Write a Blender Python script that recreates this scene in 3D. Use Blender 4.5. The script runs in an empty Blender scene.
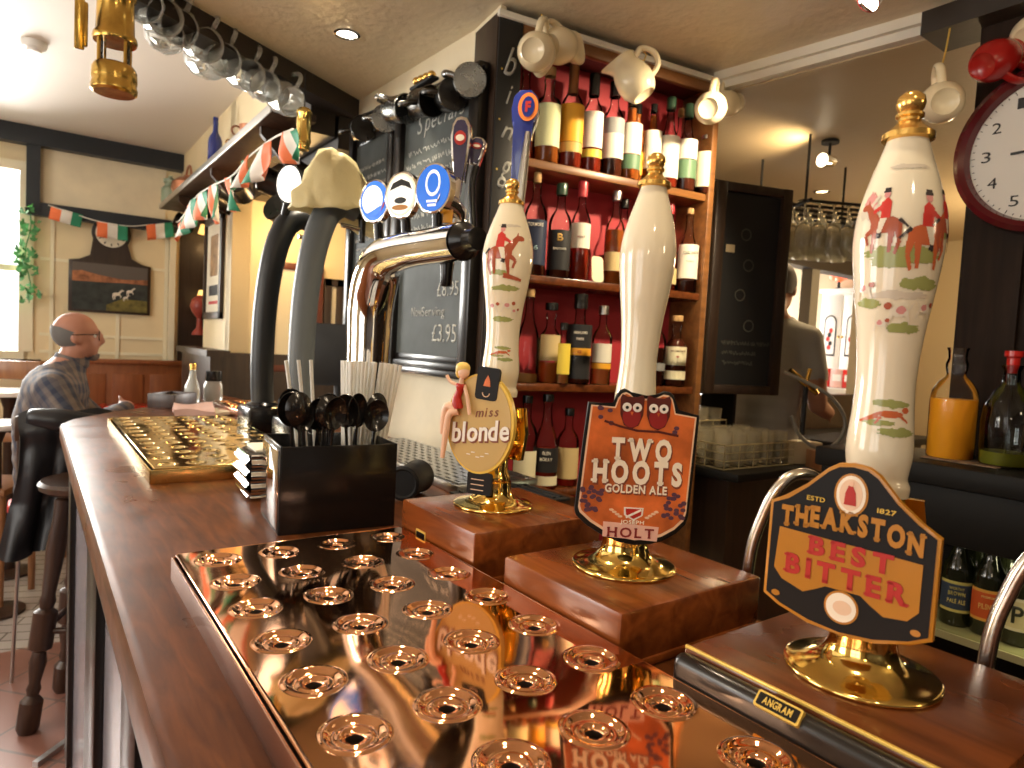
import bpy, bmesh, math, random
from mathutils import noise as mnoise
from mathutils import Vector, Matrix, Euler
random.seed(7)
PI = math.pi
S = bpy.context.scene
COL = S.collection

# ------------------------------------------------------------------ camera
FPX = 667.0; PCX, PCY = 512.0, 384.0; EYE = Vector((0, 0, 1.435))
_y = Vector((30-PCX, 322-PCY, FPX)).normalized()
_x = Vector((1435-PCX, 396-PCY, FPX)).normalized()
_x = (_x - _x.dot(_y)*_y).normalized()
_z = _x.cross(_y)
if _z[1] > 0: _z = -_z
RIGHT = Vector((_x[0], _y[0], _z[0])); DOWN = Vector((_x[1], _y[1], _z[1])); FWD = Vector((_x[2], _y[2], _z[2]))
cam = bpy.data.cameras.new('camera'); co = bpy.data.objects.new('camera', cam); COL.objects.link(co)
m = Matrix((RIGHT, -DOWN, -FWD)).transposed().to_4x4(); m.translation = EYE
co.matrix_world = m
cam.sensor_width = 36; cam.lens = FPX/1024*36; cam.clip_start = .02; cam.clip_end = 60
cam.dof.use_dof = True; cam.dof.focus_distance = .85; cam.dof.aperture_fstop = 9.0
S.camera = co
def ray(px, py): return RIGHT*(px-PCX) + DOWN*(py-PCY) + FWD*FPX
def dep(px, py, d): return EYE + ray(px, py)*(d/FPX)
def onz(px, py, z): r = ray(px, py); return EYE + r*((z-EYE.z)/r.z)
def onx(px, py, x): r = ray(px, py); return EYE + r*((x-EYE.x)/r.x)
def ony(px, py, y): r = ray(px, py); return EYE + r*((y-EYE.y)/r.y)

# ------------------------------------------------------------------ materials
MATS = {}
def newmat(name):
    mt = bpy.data.materials.new(name); mt.use_nodes = True
    nt = mt.node_tree; b = nt.nodes['Principled BSDF']
    MATS[name] = mt
    return mt, nt, b
def mat(name, col, rough=.5, metal=0, trans=0, ior=1.45, coat=0, bump=0, bscale=50, em=None, es=0, spec=None, rvar=0, cvar=0, cscale=12, aniso=0):
    mt, nt, b = newmat(name)
    b.inputs['Base Color'].default_value = (*col, 1); b.inputs['Roughness'].default_value = rough
    b.inputs['Metallic'].default_value = metal; b.inputs['IOR'].default_value = ior
    b.inputs['Transmission Weight'].default_value = trans
    b.inputs['Coat Weight'].default_value = coat; b.inputs['Coat Roughness'].default_value = .06
    if spec is not None: b.inputs['Specular IOR Level'].default_value = spec
    if em: b.inputs['Emission Color'].default_value = (*em, 1); b.inputs['Emission Strength'].default_value = es
    if bump or rvar or cvar:
        tc = nt.nodes.new('ShaderNodeTexCoord'); n = nt.nodes.new('ShaderNodeTexNoise'); n.inputs['Scale'].default_value = bscale
        n.inputs['Detail'].default_value = 4
        nt.links.new(tc.outputs['Object'], n.inputs['Vector'])
        if bump:
            bp = nt.nodes.new('ShaderNodeBump'); bp.inputs['Strength'].default_value = bump; bp.inputs['Distance'].default_value = .01
            nt.links.new(n.outputs['Fac'], bp.inputs['Height']); nt.links.new(bp.outputs['Normal'], b.inputs['Normal'])
        if rvar:
            mr = nt.nodes.new('ShaderNodeMapRange'); mr.inputs['To Min'].default_value = max(0, rough-rvar); mr.inputs['To Max'].default_value = rough+rvar
            nt.links.new(n.outputs['Fac'], mr.inputs['Value']); nt.links.new(mr.outputs['Result'], b.inputs['Roughness'])
        if cvar:
            n2 = nt.nodes.new('ShaderNodeTexNoise'); n2.inputs['Scale'].default_value = cscale; n2.inputs['Detail'].default_value = 5
            nt.links.new(tc.outputs['Object'], n2.inputs['Vector'])
            r = nt.nodes.new('ShaderNodeValToRGB')
            r.color_ramp.elements[0].position = .3; r.color_ramp.elements[1].position = .7
            r.color_ramp.elements[0].color = (*[c*(1-cvar) for c in col], 1); r.color_ramp.elements[1].color = (*[min(1, c*(1+cvar)) for c in col], 1)
            nt.links.new(n2.outputs['Fac'], r.inputs['Fac']); nt.links.new(r.outputs['Color'], b.inputs['Base Color'])
    return mt
def wood(name, dark, light, rough=.3, coat=.3, stretch=(18, 1.5, 18), scale=3.0, bump=.05, rvar=.1, spec=.5):
    mt, nt, b = newmat(name); b.inputs['Specular IOR Level'].default_value = spec
    tc = nt.nodes.new('ShaderNodeTexCoord'); mp = nt.nodes.new('ShaderNodeMapping')
    mp.inputs['Scale'].default_value = stretch
    n = nt.nodes.new('ShaderNodeTexNoise'); n.inputs['Scale'].default_value = scale; n.inputs['Detail'].default_value = 8; n.inputs['Distortion'].default_value = .6
    r = nt.nodes.new('ShaderNodeValToRGB'); r.color_ramp.elements[0].position = .22; r.color_ramp.elements[1].position = .82
    r.color_ramp.elements[0].color = (*dark, 1); r.color_ramp.elements[1].color = (*light, 1)
    n2 = nt.nodes.new('ShaderNodeTexNoise'); n2.inputs['Scale'].default_value = 7; n2.inputs['Detail'].default_value = 3
    mr = nt.nodes.new('ShaderNodeMapRange'); mr.inputs['From Min'].default_value = .15; mr.inputs['From Max'].default_value = .85
    mr.inputs['To Min'].default_value = max(.02, rough-rvar); mr.inputs['To Max'].default_value = rough+rvar
    bp = nt.nodes.new('ShaderNodeBump'); bp.inputs['Strength'].default_value = bump; bp.inputs['Distance'].default_value = .005
    L = nt.links.new
    L(tc.outputs['Object'], mp.inputs['Vector']); L(mp.outputs['Vector'], n.inputs['Vector']); L(n.outputs['Fac'], r.inputs['Fac'])
    L(r.outputs['Color'], b.inputs['Base Color']); L(tc.outputs['Object'], n2.inputs['Vector']); L(n2.outputs['Fac'], mr.inputs['Value'])
    L(mr.outputs['Result'], b.inputs['Roughness']); L(n.outputs['Fac'], bp.inputs['Height']); L(bp.outputs['Normal'], b.inputs['Normal'])
    b.inputs['Coat Weight'].default_value = coat; b.inputs['Coat Roughness'].default_value = .12
    return mt
def brickmat(name, c1, c2, mortar, w, h, msize, rough, rot=0, off=.5, bump=.2, axis='xy'):
    mt, nt, b = newmat(name)
    tc = nt.nodes.new('ShaderNodeTexCoord'); mp = nt.nodes.new('ShaderNodeMapping')
    mp.inputs['Rotation'].default_value = (0, 0, rot)
    br = nt.nodes.new('ShaderNodeTexBrick'); br.offset = off
    br.inputs['Color1'].default_value = (*c1, 1); br.inputs['Color2'].default_value = (*c2, 1); br.inputs['Mortar'].default_value = (*mortar, 1)
    br.inputs['Scale'].default_value = 1; br.inputs['Mortar Size'].default_value = msize
    br.inputs['Brick Width'].default_value = w; br.inputs['Row Height'].default_value = h
    L = nt.links.new
    if axis == 'xz':
        sx = nt.nodes.new('ShaderNodeSeparateXYZ'); cb = nt.nodes.new('ShaderNodeCombineXYZ')
        L(tc.outputs['Object'], sx.inputs[0]); L(sx.outputs['X'], cb.inputs['X']); L(sx.outputs['Z'], cb.inputs['Y']); L(cb.outputs[0], br.inputs['Vector'])
    else:
        L(tc.outputs['Object'], mp.inputs['Vector']); L(mp.outputs['Vector'], br.inputs['Vector'])
    L(br.outputs['Color'], b.inputs['Base Color'])
    bp = nt.nodes.new('ShaderNodeBump'); bp.inputs['Strength'].default_value = bump; bp.inputs['Distance'].default_value = .004; bp.invert = True
    L(br.outputs['Fac'], bp.inputs['Height']); L(bp.outputs['Normal'], b.inputs['Normal'])
    b.inputs['Roughness'].default_value = rough
    return mt

M_counter = wood('counter_wood', (.042, .012, .0035), (.19, .058, .014), rough=.34, coat=.0, stretch=(15, 2.2, 15), scale=4, rvar=.14, bump=.0, spec=.20)
M_box = wood('pump_mahogany', (.085, .020, .005), (.33, .088, .018), rough=.24, coat=.12, stretch=(14, 1.6, 14), rvar=.06)
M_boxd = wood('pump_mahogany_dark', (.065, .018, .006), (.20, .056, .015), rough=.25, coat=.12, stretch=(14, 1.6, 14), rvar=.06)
M_shelfwood = wood('shelf_wood', (.13, .050, .015), (.31, .13, .036), rough=.4, coat=.1, stretch=(1.5, 14, 14))
M_darkwood = wood('dark_wood', (.018, .010, .007), (.05, .028, .017), rough=.4, coat=.1, stretch=(14, 14, 1.2))
M_stoolwood = wood('stool_wood', (.02, .009, .005), (.07, .03, .015), rough=.4, coat=.05, stretch=(14, 14, 1.5))
M_redwood = wood('bench_wood', (.22, .065, .02), (.36, .12, .035), rough=.45, coat=.05, stretch=(14, 14, 1.2))
M_chairwood = wood('chair_wood', (.20, .08, .03), (.40, .18, .07), rough=.4, coat=.1, stretch=(10, 10, 2))
M_blackrail = mat('black_lacquer', (.010, .008, .007), .32, coat=.2)
M_brass = mat('brass', (.93, .66, .20), .11, metal=1)
M_brassold = mat('aged_brass', (.62, .40, .10), .22, metal=1, cvar=.3, cscale=20, bscale=30, rvar=.1)
M_copper = mat('copper', (.97, .53, .30), .055, metal=1, bscale=9, bump=.004)
M_copperside = mat('copper_side', (.62, .34, .22), .22, metal=1)
M_brasstray = mat('brass_tray', (.92, .70, .30), .10, metal=1)
M_brassbrushed = mat('brass_brushed', (.95, .84, .62), .34, metal=1)
M_chrome = mat('chrome', (.86, .85, .84), .05, metal=1)
M_steel = mat('steel', (.55, .54, .52), .28, metal=1)
M_ceramic = mat('cream_ceramic', (.86, .77, .58), .09, coat=.5)
M_ceramic2 = mat('cream_jug_ceramic', (.84, .72, .48), .22, coat=.2)
M_gold = mat('gold_finial', (.85, .52, .14), .22, metal=.85)
M_goldpaint = mat('gold_paint', (.80, .55, .12), .35, metal=.3)
M_black = mat('black_plastic', (.009, .008, .008), .2, coat=.0)
M_blackm = mat('black_matte', (.014, .014, .015), .55)
M_greyfont = mat('grey_font_metal', (.085, .094, .10), .42, bscale=60, rvar=.08)
M_blackfont = mat('black_font_metal', (.012, .013, .015), .38)
M_white = mat('white_paint', (.82, .80, .76), .45)
M_paper = mat('paper', (.80, .74, .58), .7)
M_red = mat('red_gloss', (.55, .018, .012), .2, coat=.3)
M_redmat = mat('red_paint', (.55, .035, .03), .5)
M_dark = mat('dark_paint', (.02, .02, .02), .6)
M_orange = mat('orange_paint', (.85, .22, .03), .45)
M_cream = mat('cream_paint', (.86, .78, .56), .45)
M_yellow = mat('yellow_paint', (.80, .42, .03), .4)
M_green = mat('green_paint', (.16, .26, .06), .5)
M_navy = mat('navy_gloss', (.015, .03, .22), .15, coat=.4)
M_blue = mat('blue_paint', (.03, .16, .75), .3)
def clearmat(name, col, ior=1.5, rough=.02, bump=0):
    """thin glass: mostly clear with a fresnel reflection"""
    mt = bpy.data.materials.new(name); mt.use_nodes = True; nt = mt.node_tree; nt.nodes.clear()
    out = nt.nodes.new('ShaderNodeOutputMaterial'); tr = nt.nodes.new('ShaderNodeBsdfTransparent'); gl = nt.nodes.new('ShaderNodeBsdfGlossy')
    fr = nt.nodes.new('ShaderNodeFresnel'); fr.inputs['IOR'].default_value = ior; mx = nt.nodes.new('ShaderNodeMixShader')
    tr.inputs['Color'].default_value = (*col, 1); gl.inputs['Roughness'].default_value = rough
    nt.links.new(fr.outputs[0], mx.inputs[0]); nt.links.new(tr.outputs[0], mx.inputs[1]); nt.links.new(gl.outputs[0], mx.inputs[2])
    nt.links.new(mx.outputs[0], out.inputs['Surface'])
    MATS[name] = mt
    return mt
M_glass = clearmat('bottle_glass', (.985, .985, .98), ior=1.28)
M_plank = wood('plank_wood', (.011, .006, .0035), (.030, .016, .009), spec=.15, rough=.6, coat=0, stretch=(14, 14, 1.2))
M_glassgreen = clearmat('green_bottle_glass', (.35, .45, .22))
M_glassbrown = clearmat('brown_bottle_glass', (.30, .16, .06))
M_mugglass = mat('mug_glass', (.95, .96, .92), .05, trans=.74, ior=1.38)  # whitish diffuse share stands in for light refracted inside the glass
M_pane = clearmat('window_pane_glass', (.97, .98, .98))
M_liq = {
 'amber': mat('whisky_amber', (.55, .16, .03), .08, trans=.55, ior=1.33),
 'red': mat('whisky_red', (.42, .05, .02), .08, trans=.55, ior=1.33),
 'dark': mat('whisky_dark', (.10, .025, .012), .08, trans=.3, ior=1.33),
 'pale': mat('whisky_pale', (.62, .36, .12), .08, trans=.6, ior=1.33),
}
M_juice = mat('orange_juice', (.95, .42, .02), .35)
M_cork = mat('cork', (.50, .30, .12), .7)
M_tray_in = mat('tray_inside', (.02, .012, .008), .5)
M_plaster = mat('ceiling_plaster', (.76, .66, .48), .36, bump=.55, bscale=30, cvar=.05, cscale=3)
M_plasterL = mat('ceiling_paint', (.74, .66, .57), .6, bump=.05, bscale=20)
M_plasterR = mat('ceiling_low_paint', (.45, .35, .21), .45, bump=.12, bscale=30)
M_coving = mat('coving_white', (.78, .74, .64), .45)
M_wallcream = mat('wall_cream', (.82, .68, .42), .5, bump=.03, bscale=14, cvar=.06, cscale=2.5)
M_wallcream2 = mat('wall_cream_plaster', (.80, .70, .50), .6, bump=.2, bscale=10, cvar=.12, cscale=4)
M_walltan = mat('wall_tan', (.52, .42, .26), .6, bump=.08, bscale=20)
M_beam = mat('beam_blue_black', (.022, .027, .033), .45, bump=.1, bscale=20)
M_beambrown = mat('beam_black_brown', (.028, .020, .014), .5, bump=.15, bscale=16)
M_slate = mat('chalkboard_slate', (.060, .068, .066), .62, spec=.2, cvar=.45, cscale=5, bscale=4, rvar=.1)
M_chalk = mat('chalk', (.42, .42, .39), .9)
M_floorboards = brickmat('floor_boards', (.52, .47, .42), (.44, .39, .35), (.16, .13, .11), .9, .09, .004, .24, rot=math.radians(20))
M_tiles = brickmat('floor_tiles', (.30, .145, .105), (.25, .115, .085), (.15, .09, .07), .30, .30, .006, .3, rot=math.radians(47), off=0)
M_panel = mat('lilac_gloss_panel', (.36, .33, .36), .18, coat=.3)

# ------------------------------------------------------------------ mesh helpers
class MB:
    def __init__(s): s.bm = bmesh.new(); s.mats = []
    def mi(s, m):
        if m not in s.mats: s.mats.append(m)
        return s.mats.index(m)
    def _fin(s, verts, m, M):
        i = s.mi(m)
        fs = set(f for v in verts for f in v.link_faces)
        for f in fs: f.material_index = i
        if M is not None: bmesh.ops.transform(s.bm, matrix=M, verts=verts)
    def box(s, c, size, m, bev=0, M=None, seg=2):
        r = bmesh.ops.create_cube(s.bm, size=1, matrix=Matrix.LocRotScale(Vector(c), None, Vector(size)))
        vs = r['verts']
        if bev > 0:
            es = list(set(e for v in vs for e in v.link_edges))
            rr = bmesh.ops.bevel(s.bm, geom=es, offset=bev, segments=seg, affect='EDGES', profile=.5)
            vs = list(set(rr['verts']) | set(v for v in vs if v.is_valid))
            vs = list(set(v for f in rr['faces'] for v in f.verts) | set(vs))
        s._fin(vs, m, M); return s
    def lathe(s, prof, m, seg=32, M=None, mfn=None, a0=0, a1=2*PI, rfn=None):
        full = abs(a1-a0-2*PI) < 1e-6
        n = seg if full else seg+1
        rings = []; allv = []
        for (r, z) in prof:
            if r < 1e-6:
                v = s.bm.verts.new((0, 0, z)); rings.append([v]); allv.append(v)
            else:
                ring = []
                for k in range(n):
                    a = a0 + (a1-a0)*k/seg
                    rr = r if rfn is None else r*rfn(a, z)
                    ring.append(s.bm.verts.new((rr*math.cos(a), rr*math.sin(a), z)))
                rings.append(ring); allv += ring
        i0 = s.mi(m)
        for j in range(len(rings)-1):
            A, B = rings[j], rings[j+1]
            mi = i0 if mfn is None else s.mi(mfn(j))
            for k in range(seg):
                k2 = (k+1) % n
                try:
                    if len(A) == 1 and len(B) == 1: continue
                    if len(A) == 1: f = s.bm.faces.new((A[0], B[k2], B[k]))
                    elif len(B) == 1: f = s.bm.faces.new((A[k], A[k2], B[0]))
                    else: f = s.bm.faces.new((A[k], A[k2], B[k2], B[k]))
                    f.material_index = mi
                except ValueError: pass
        if M is not None: bmesh.ops.transform(s.bm, matrix=M, verts=allv)
        return s
    def tube(s, pts, rad, m, seg=12, M=None, cap=True, flat=1.0):
        pts = [Vector(p) for p in pts]; n = len(pts)
        rads = rad if isinstance(rad, (list, tuple)) else [rad]*n
        T = [(pts[min(i+1, n-1)]-pts[max(i-1, 0)]).normalized() for i in range(n)]
        up = Vector((0, 0, 1)) if abs(T[0].z) < .95 else Vector((0, 1, 0))
        N = (up - up.dot(T[0])*T[0]).normalized()
        rings = []; allv = []
        for i in range(n):
            N = (N - N.dot(T[i])*T[i]).normalized(); B = T[i].cross(N)
            ring = [s.bm.verts.new(pts[i]+(N*math.cos(2*PI*k/seg)+B*math.sin(2*PI*k/seg)*flat)*rads[i]) for k in range(seg)]
            rings.append(ring); allv += ring
        i0 = s.mi(m)
        for j in range(n-1):
            for k in range(seg):
                f = s.bm.faces.new((rings[j][k], rings[j][(k+1) % seg], rings[j+1][(k+1) % seg], rings[j+1][k])); f.material_index = i0
        if cap:
            for rg in (list(reversed(rings[0])), rings[-1]):
                f = s.bm.faces.new(rg); f.material_index = i0
        if M is not None: bmesh.ops.transform(s.bm, matrix=M, verts=allv)
        return s
    def prism(s, poly, z0, z1, m, M=None, bev=0, back=True):
        vb = [s.bm.verts.new((p[0], p[1], z0)) for p in poly]; vt = [s.bm.verts.new((p[0], p[1], z1)) for p in poly]
        i0 = s.mi(m); n = len(poly); fs = []
        fs.append(s.bm.faces.new(vt))
        if back: fs.append(s.bm.faces.new(list(reversed(vb))))
        for k in range(n): fs.append(s.bm.faces.new((vb[k], vb[(k+1) % n], vt[(k+1) % n], vt[k])))
        for f in fs: f.material_index = i0
        vs = vb+vt
        if bev > 0:
            es = [e for e in fs[0].edges]
            rr = bmesh.ops.bevel(s.bm, geom=es, offset=bev, segments=2, affect='EDGES', profile=.5)
            vs = list(set(v for v in vs if v.is_valid) | set(v for f in rr['faces'] for v in f.verts))
            for f in rr['faces']: f.material_index = i0
        if M is not None: bmesh.ops.transform(s.bm, matrix=M, verts=vs)
        return s
    def ball(s, c, r, m, M=None, u=20, v=12):
        sc = Vector(r) if isinstance(r, (tuple, list, Vector)) else Vector((r, r, r))
        rr = bmesh.ops.create_uvsphere(s.bm, u_segments=u, v_segments=v, radius=1, matrix=Matrix.LocRotScale(Vector(c), None, sc))
        s._fin(rr['verts'], m, M); return s
    def torus(s, R, r, m, M=None, u=40, v=10, a0=0, a1=2*PI):
        pts = [(R*math.cos(a0+(a1-a0)*k/u), R*math.sin(a0+(a1-a0)*k/u), 0) for k in range(u+1)]
        if abs(a1-a0-2*PI) < 1e-6:
            prof = [(R+r*math.cos(2*PI*k/v), r*math.sin(2*PI*k/v)) for k in range(v+1)]
            return s.lathe(prof, m, seg=u, M=M)
        return s.tube(pts, r, m, seg=v, M=M)
    def quadgrid(s, fn, nu, nv, m, thick=0):
        V = [[s.bm.verts.new(fn(i/nu, j/nv)) for j in range(nv+1)] for i in range(nu+1)]
        i0 = s.mi(m); fs = []
        for i in range(nu):
            for j in range(nv):
                f = s.bm.faces.new((V[i][j], V[i+1][j], V[i+1][j+1], V[i][j+1])); f.material_index = i0; fs.append(f)
        if thick:
            s.bm.normal_update()
            bmesh.ops.solidify(s.bm, geom=fs, thickness=thick)
            for f in s.bm.faces:
                if f.material_index >= len(s.mats): f.material_index = i0
        return s
    def addmesh(s, me, m, M):
        n0 = len(s.bm.verts); s.bm.from_mesh(me); s.bm.verts.ensure_lookup_table()
        vs = [s.bm.verts[k] for k in range(n0, len(s.bm.verts))]
        s._fin(vs, m, M); return s
    def build(s, name, parent=None, smooth=True, angle=38, kind=None, label=None):
        me = bpy.data.meshes.new(name)
        bmesh.ops.recalc_face_normals(s.bm, faces=s.bm.faces)
        s.bm.to_mesh(me); s.bm.free()
        for mt in s.mats: me.materials.append(mt)
        if smooth:
            me.polygons.foreach_set('use_smooth', [True]*len(me.polygons)); me.set_sharp_from_angle(angle=math.radians(angle))
        o = bpy.data.objects.new(name, me); COL.objects.link(o)
        if parent: o.parent = parent
        if kind: o['kind'] = kind
        if label: o['label'] = label
        return o
def tag(o, label, cat, group=None, kind=None):
    o['label'] = label; o['category'] = cat
    if group: o['group'] = group
    if kind: o['kind'] = kind
    return o
def thing(name, label, cat, loc=(0, 0, 0), rz=0, group=None, rot=None):
    o = bpy.data.objects.new(name, None); COL.objects.link(o)
    o.empty_display_size = .05
    o.location = loc; o.rotation_euler = rot if rot is not None else (0, 0, rz)
    return tag(o, label, cat, group)
def dup(root, loc, rot, label, group=None):
    def cp(o, par):
        c = o.copy(); COL.objects.link(c)
        if par: c.parent = par
        for ch in o.children: cp(ch, c)
        return c
    r = cp(root, None); r.location = loc; r.rotation_euler = rot; r['label'] = label
    if group: r['group'] = group
    return r
def struct(o): o['kind'] = 'structure'; return o
def frame_M(o, n, up=(0, 0, 1)):
    """local x = right as seen from the front, y = up, z = outward normal n"""
    n = Vector(n).normalized(); v = Vector(up); v = (v - v.dot(n)*n).normalized(); u = v.cross(n)
    M = Matrix((u, v, n)).transposed().to_4x4(); M.translation = Vector(o); return M
def T3(x, y, z): return Matrix.Translation((x, y, z))
def RX(a): return Matrix.Rotation(a, 4, 'X')
def RY(a): return Matrix.Rotation(a, 4, 'Y')
def RZ(a): return Matrix.Rotation(a, 4, 'Z')
def align_z(d, o=(0, 0, 0)):
    q = Vector((0, 0, 1)).rotation_difference(Vector(d).normalized()); M = q.to_matrix().to_4x4(); M.translation = Vector(o); return M
def ell(cx, cy, rx, ry, n=28, a0=0, a1=2*PI): return [(cx+rx*math.cos(a0+(a1-a0)*k/n), cy+ry*math.sin(a0+(a1-a0)*k/n)) for k in range(n)]
def rrect(cx, cy, w, h, r, n=5):
    P = []
    for (sx, sy, a) in ((1, 1, 0), (-1, 1, PI/2), (-1, -1, PI), (1, -1, 1.5*PI)):
        for k in range(n+1):
            t = a+PI/2*k/n; P.append((cx+sx*(w/2-r)+r*math.cos(t), cy+sy*(h/2-r)+r*math.sin(t)))
    return P
def arc_pts(a, b, c, n=8):
    """quadratic bezier"""
    a, b, c = Vector(a), Vector(b), Vector(c)
    return [(1-t)**2*a+2*t*(1-t)*b+t*t*c for t in [k/n for k in range(n+1)]]
def smooth_path(pts, n=6):
    P = [Vector(p) for p in pts]; P = [2*P[0]-P[1]]+P+[2*P[-1]-P[-2]]; out = []
    for i in range(1, len(P)-2):
        for k in range(n):
            t = k/n; a, b, c, d = P[i-1], P[i], P[i+1], P[i+2]
            out.append(.5*((2*b)+(c-a)*t+(2*a-5*b+4*c-d)*t*t+(3*b-a-3*c+d)*t**3))
    out.append(P[-2]); return out

# lettering -----------------------------------------------------------
_gl = {}
def glyph(ch, off, shear=0):
    k = (ch, off, shear)
    if k not in _gl:
        cu = bpy.data.curves.new('g', 'FONT'); cu.body = ch; cu.size = 1; cu.offset = off; cu.resolution_u = 3; cu.shear = shear
        ob = bpy.data.objects.new('g', cu); COL.objects.link(ob)
        dg = bpy.context.evaluated_depsgraph_get(); me = bpy.data.meshes.new_from_object(ob.evaluated_get(dg))
        bpy.data.objects.remove(ob); bpy.data.curves.remove(cu)
        xs = [v.co.x for v in me.vertices]; ys = [v.co.y for v in me.vertices]
        _gl[k] = (me, min(xs), max(xs), min(ys), max(ys)) if xs else None
    return _gl[k]
SERIF = {'T': [(.5, 0)], 'H': [(.1, 0), (.9, 0), (.1, 1), (.9, 1)], 'I': [(.5, 0), (.5, 1)], 'L': [(.15, 0), (.15, 1)], 'E': [(.1, 0), (.1, 1)], 'R': [(.1, 0), (.9, 0), (.1, 1)],
         'B': [(.05, 0), (.05, 1)], 'K': [(.1, 0), (.9, 0), (.1, 1), (.9, 1)], 'A': [(.08, 0), (.92, 0)], 'N': [(.1, 0), (.1, 1), (.9, 1)], 'W': [(.08, 1), (.92, 1)], 'P': [(.1, 0), (.1, 1)], 'D': [(.08, 0), (.08, 1)]}
def lettering(mb, text, M, w, h, m, z=0, t=.0006, off=.03, gap=.10, serif=False, slope=0, arch=0, shear=0):
    """letters in a w x h box centred at M's origin"""
    H0 = glyph('H', 0)[4]
    lay = []; x = 0
    for ch in text:
        if ch == ' ': x += .32; continue
        g = glyph(ch, off, shear)
        if g is None: continue
        lay.append((ch, g, x)); x += (g[2]-g[1]) + gap + (.10 if serif else 0)
    tot = x-gap-(.10 if serif else 0); sx = w/tot; sy = h/H0
    for ch, g, x0 in lay:
        me, a, b, c, d = g
        bmx = bmesh.new(); bmx.from_mesh(me)
        r = bmesh.ops.extrude_face_region(bmx, geom=bmx.faces[:])
        nv = [e for e in r['geom'] if isinstance(e, bmesh.types.BMVert)]
        for v in nv: v.co.z += 1
        tmp = bpy.data.meshes.new('t'); bmx.to_mesh(tmp); bmx.free()
        px = (x0-tot/2)*sx; py = -h/2 + slope*px + arch*(1-(2*px/w)**2)
        mb.addmesh(tmp, m, M @ T3(px, py, z) @ Matrix.Diagonal((sx, sy, t, 1)) @ T3(-a, 0, 0))
        bpy.data.meshes.remove(tmp)
        if serif:
            gw = (b-a)*sx
            for fx, fy in SERIF.get(ch, []):
                mb.box((0, 0, 0), (h*.30, h*.12, t), m, M=M @ T3(px+gw*fx, py+(h*.055 if fy == 0 else h*.945), z+t/2))
    return mb
def scribble(mb, M, w, h, rows, m, seed=0, z=.0005, lw=.0016, align='l'):
    """illegible chalk lines: broken wavy strokes"""
    rd = random.Random(seed)
    for r in range(rows):
        y = h/2 - (r+.5)*h/rows; x = -w/2 + rd.random()*w*.08; end = w/2 - rd.random()*w*.35
        while x < end:
            L = w*(.05+rd.random()*.1); n = 7
            pts = [(x+L*k/n, y+math.sin(k*2.2+rd.random()*3)*h/rows*.20) for k in range(n+1)]
            for k in range(n):
                a, b = Vector((*pts[k], 0)), Vector((*pts[k+1], 0)); d = b-a
                mb.box((0, 0, 0), (d.length*1.15, lw, .0006), m, M=M @ T3(*((a+b)/2)) @ T3(0, 0, z) @ RZ(math.atan2(d.y, d.x)))
            x += L + w*.025
    return mb

# ------------------------------------------------------------------ world and lights
wd = bpy.data.worlds.new('world'); S.world = wd; wd.use_nodes = True
bg = wd.node_tree.nodes['Background']; bg.inputs[0].default_value = (1, .98, .93, 1); bg.inputs[1].default_value = 3.0
def area(name, loc, target, sx, sy, power, col):
    l = bpy.data.lights.new(name, 'AREA'); l.shape = 'RECTANGLE'; l.size = sx; l.size_y = sy; l.energy = power; l.color = col
    o = bpy.data.objects.new(name, l); COL.objects.link(o); o.location = loc
    o.rotation_euler = (Vector(target)-Vector(loc)).to_track_quat('-Z', 'Y').to_euler(); return o
def spot(name, loc, target, power, angle, col, blend=.6, rad=.03):
    l = bpy.data.lights.new(name, 'SPOT'); l.energy = power; l.spot_size = math.radians(angle); l.spot_blend = blend; l.color = col; l.shadow_soft_size = rad
    o = bpy.data.objects.new(name, l); COL.objects.link(o); o.location = loc
    o.rotation_euler = (Vector(target)-Vector(loc)).to_track_quat('-Z', 'Y').to_euler(); return o
def point(name, loc, power, col, rad=.04):
    l = bpy.data.lights.new(name, 'POINT'); l.energy = power; l.color = col; l.shadow_soft_size = rad
    o = bpy.data.objects.new(name, l); COL.objects.link(o); o.location = loc; return o
WARM = (1, .74, .42); DAY = (1, .96, .90)
YB = 5.46; XS = .885; ZL = 2.69; ZB = 2.40; XL = -2.4; YN = -1.9
area('daylight_back_window', (-.75, YB+.25, 1.9), (-.4, 0, .9), 1.5, 1.3, 360, DAY)
area('daylight_left_window', (XL-.15, 2.6, 1.75), (1, 2.6, 1.0), 1.7, 1.5, 75, DAY)
area('daylight_left_window', (XL-.15, -.1, 1.75), (1, .2, 1.1), 1.7, 1.5, 18, DAY)
# ceiling halogens over the bar
spot('halogen_downlight', (.803, 2.095, 2.385), (.78, 1.9, 1), 45, 95, (1, .86, .66))
spot('halogen_spot', (1.72, .92, 2.28), (1.62, 1.5, 1.85), 92, 88, (1, .80, .52))
spot('halogen_downlight', (.62, 1.25, 2.385), (.60, 1.2, 1), 40, 100, (1, .80, .54))
spot('halogen_downlight', (.55, .35, 2.385), (.55, .4, 1), 24, 100, (1, .80, .54))
spot('halogen_downlight', (.1, -.5, 2.385), (.6, .8, 1.3), 16, 100, (1, .82, .58))
spot('halogen_spot', (1.1, -.3, 2.36), (1.9, .6, 1.5), 12, 100, WARM)
spot('halogen_spot', dep(812, 164, 2.72), dep(700, 130, 2.9), 16, 130, WARM)
spot('halogen_downlight', (3.30, 1.92, 2.33), (3.0, 1.7, 1.2), 60, 120, WARM)
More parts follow.
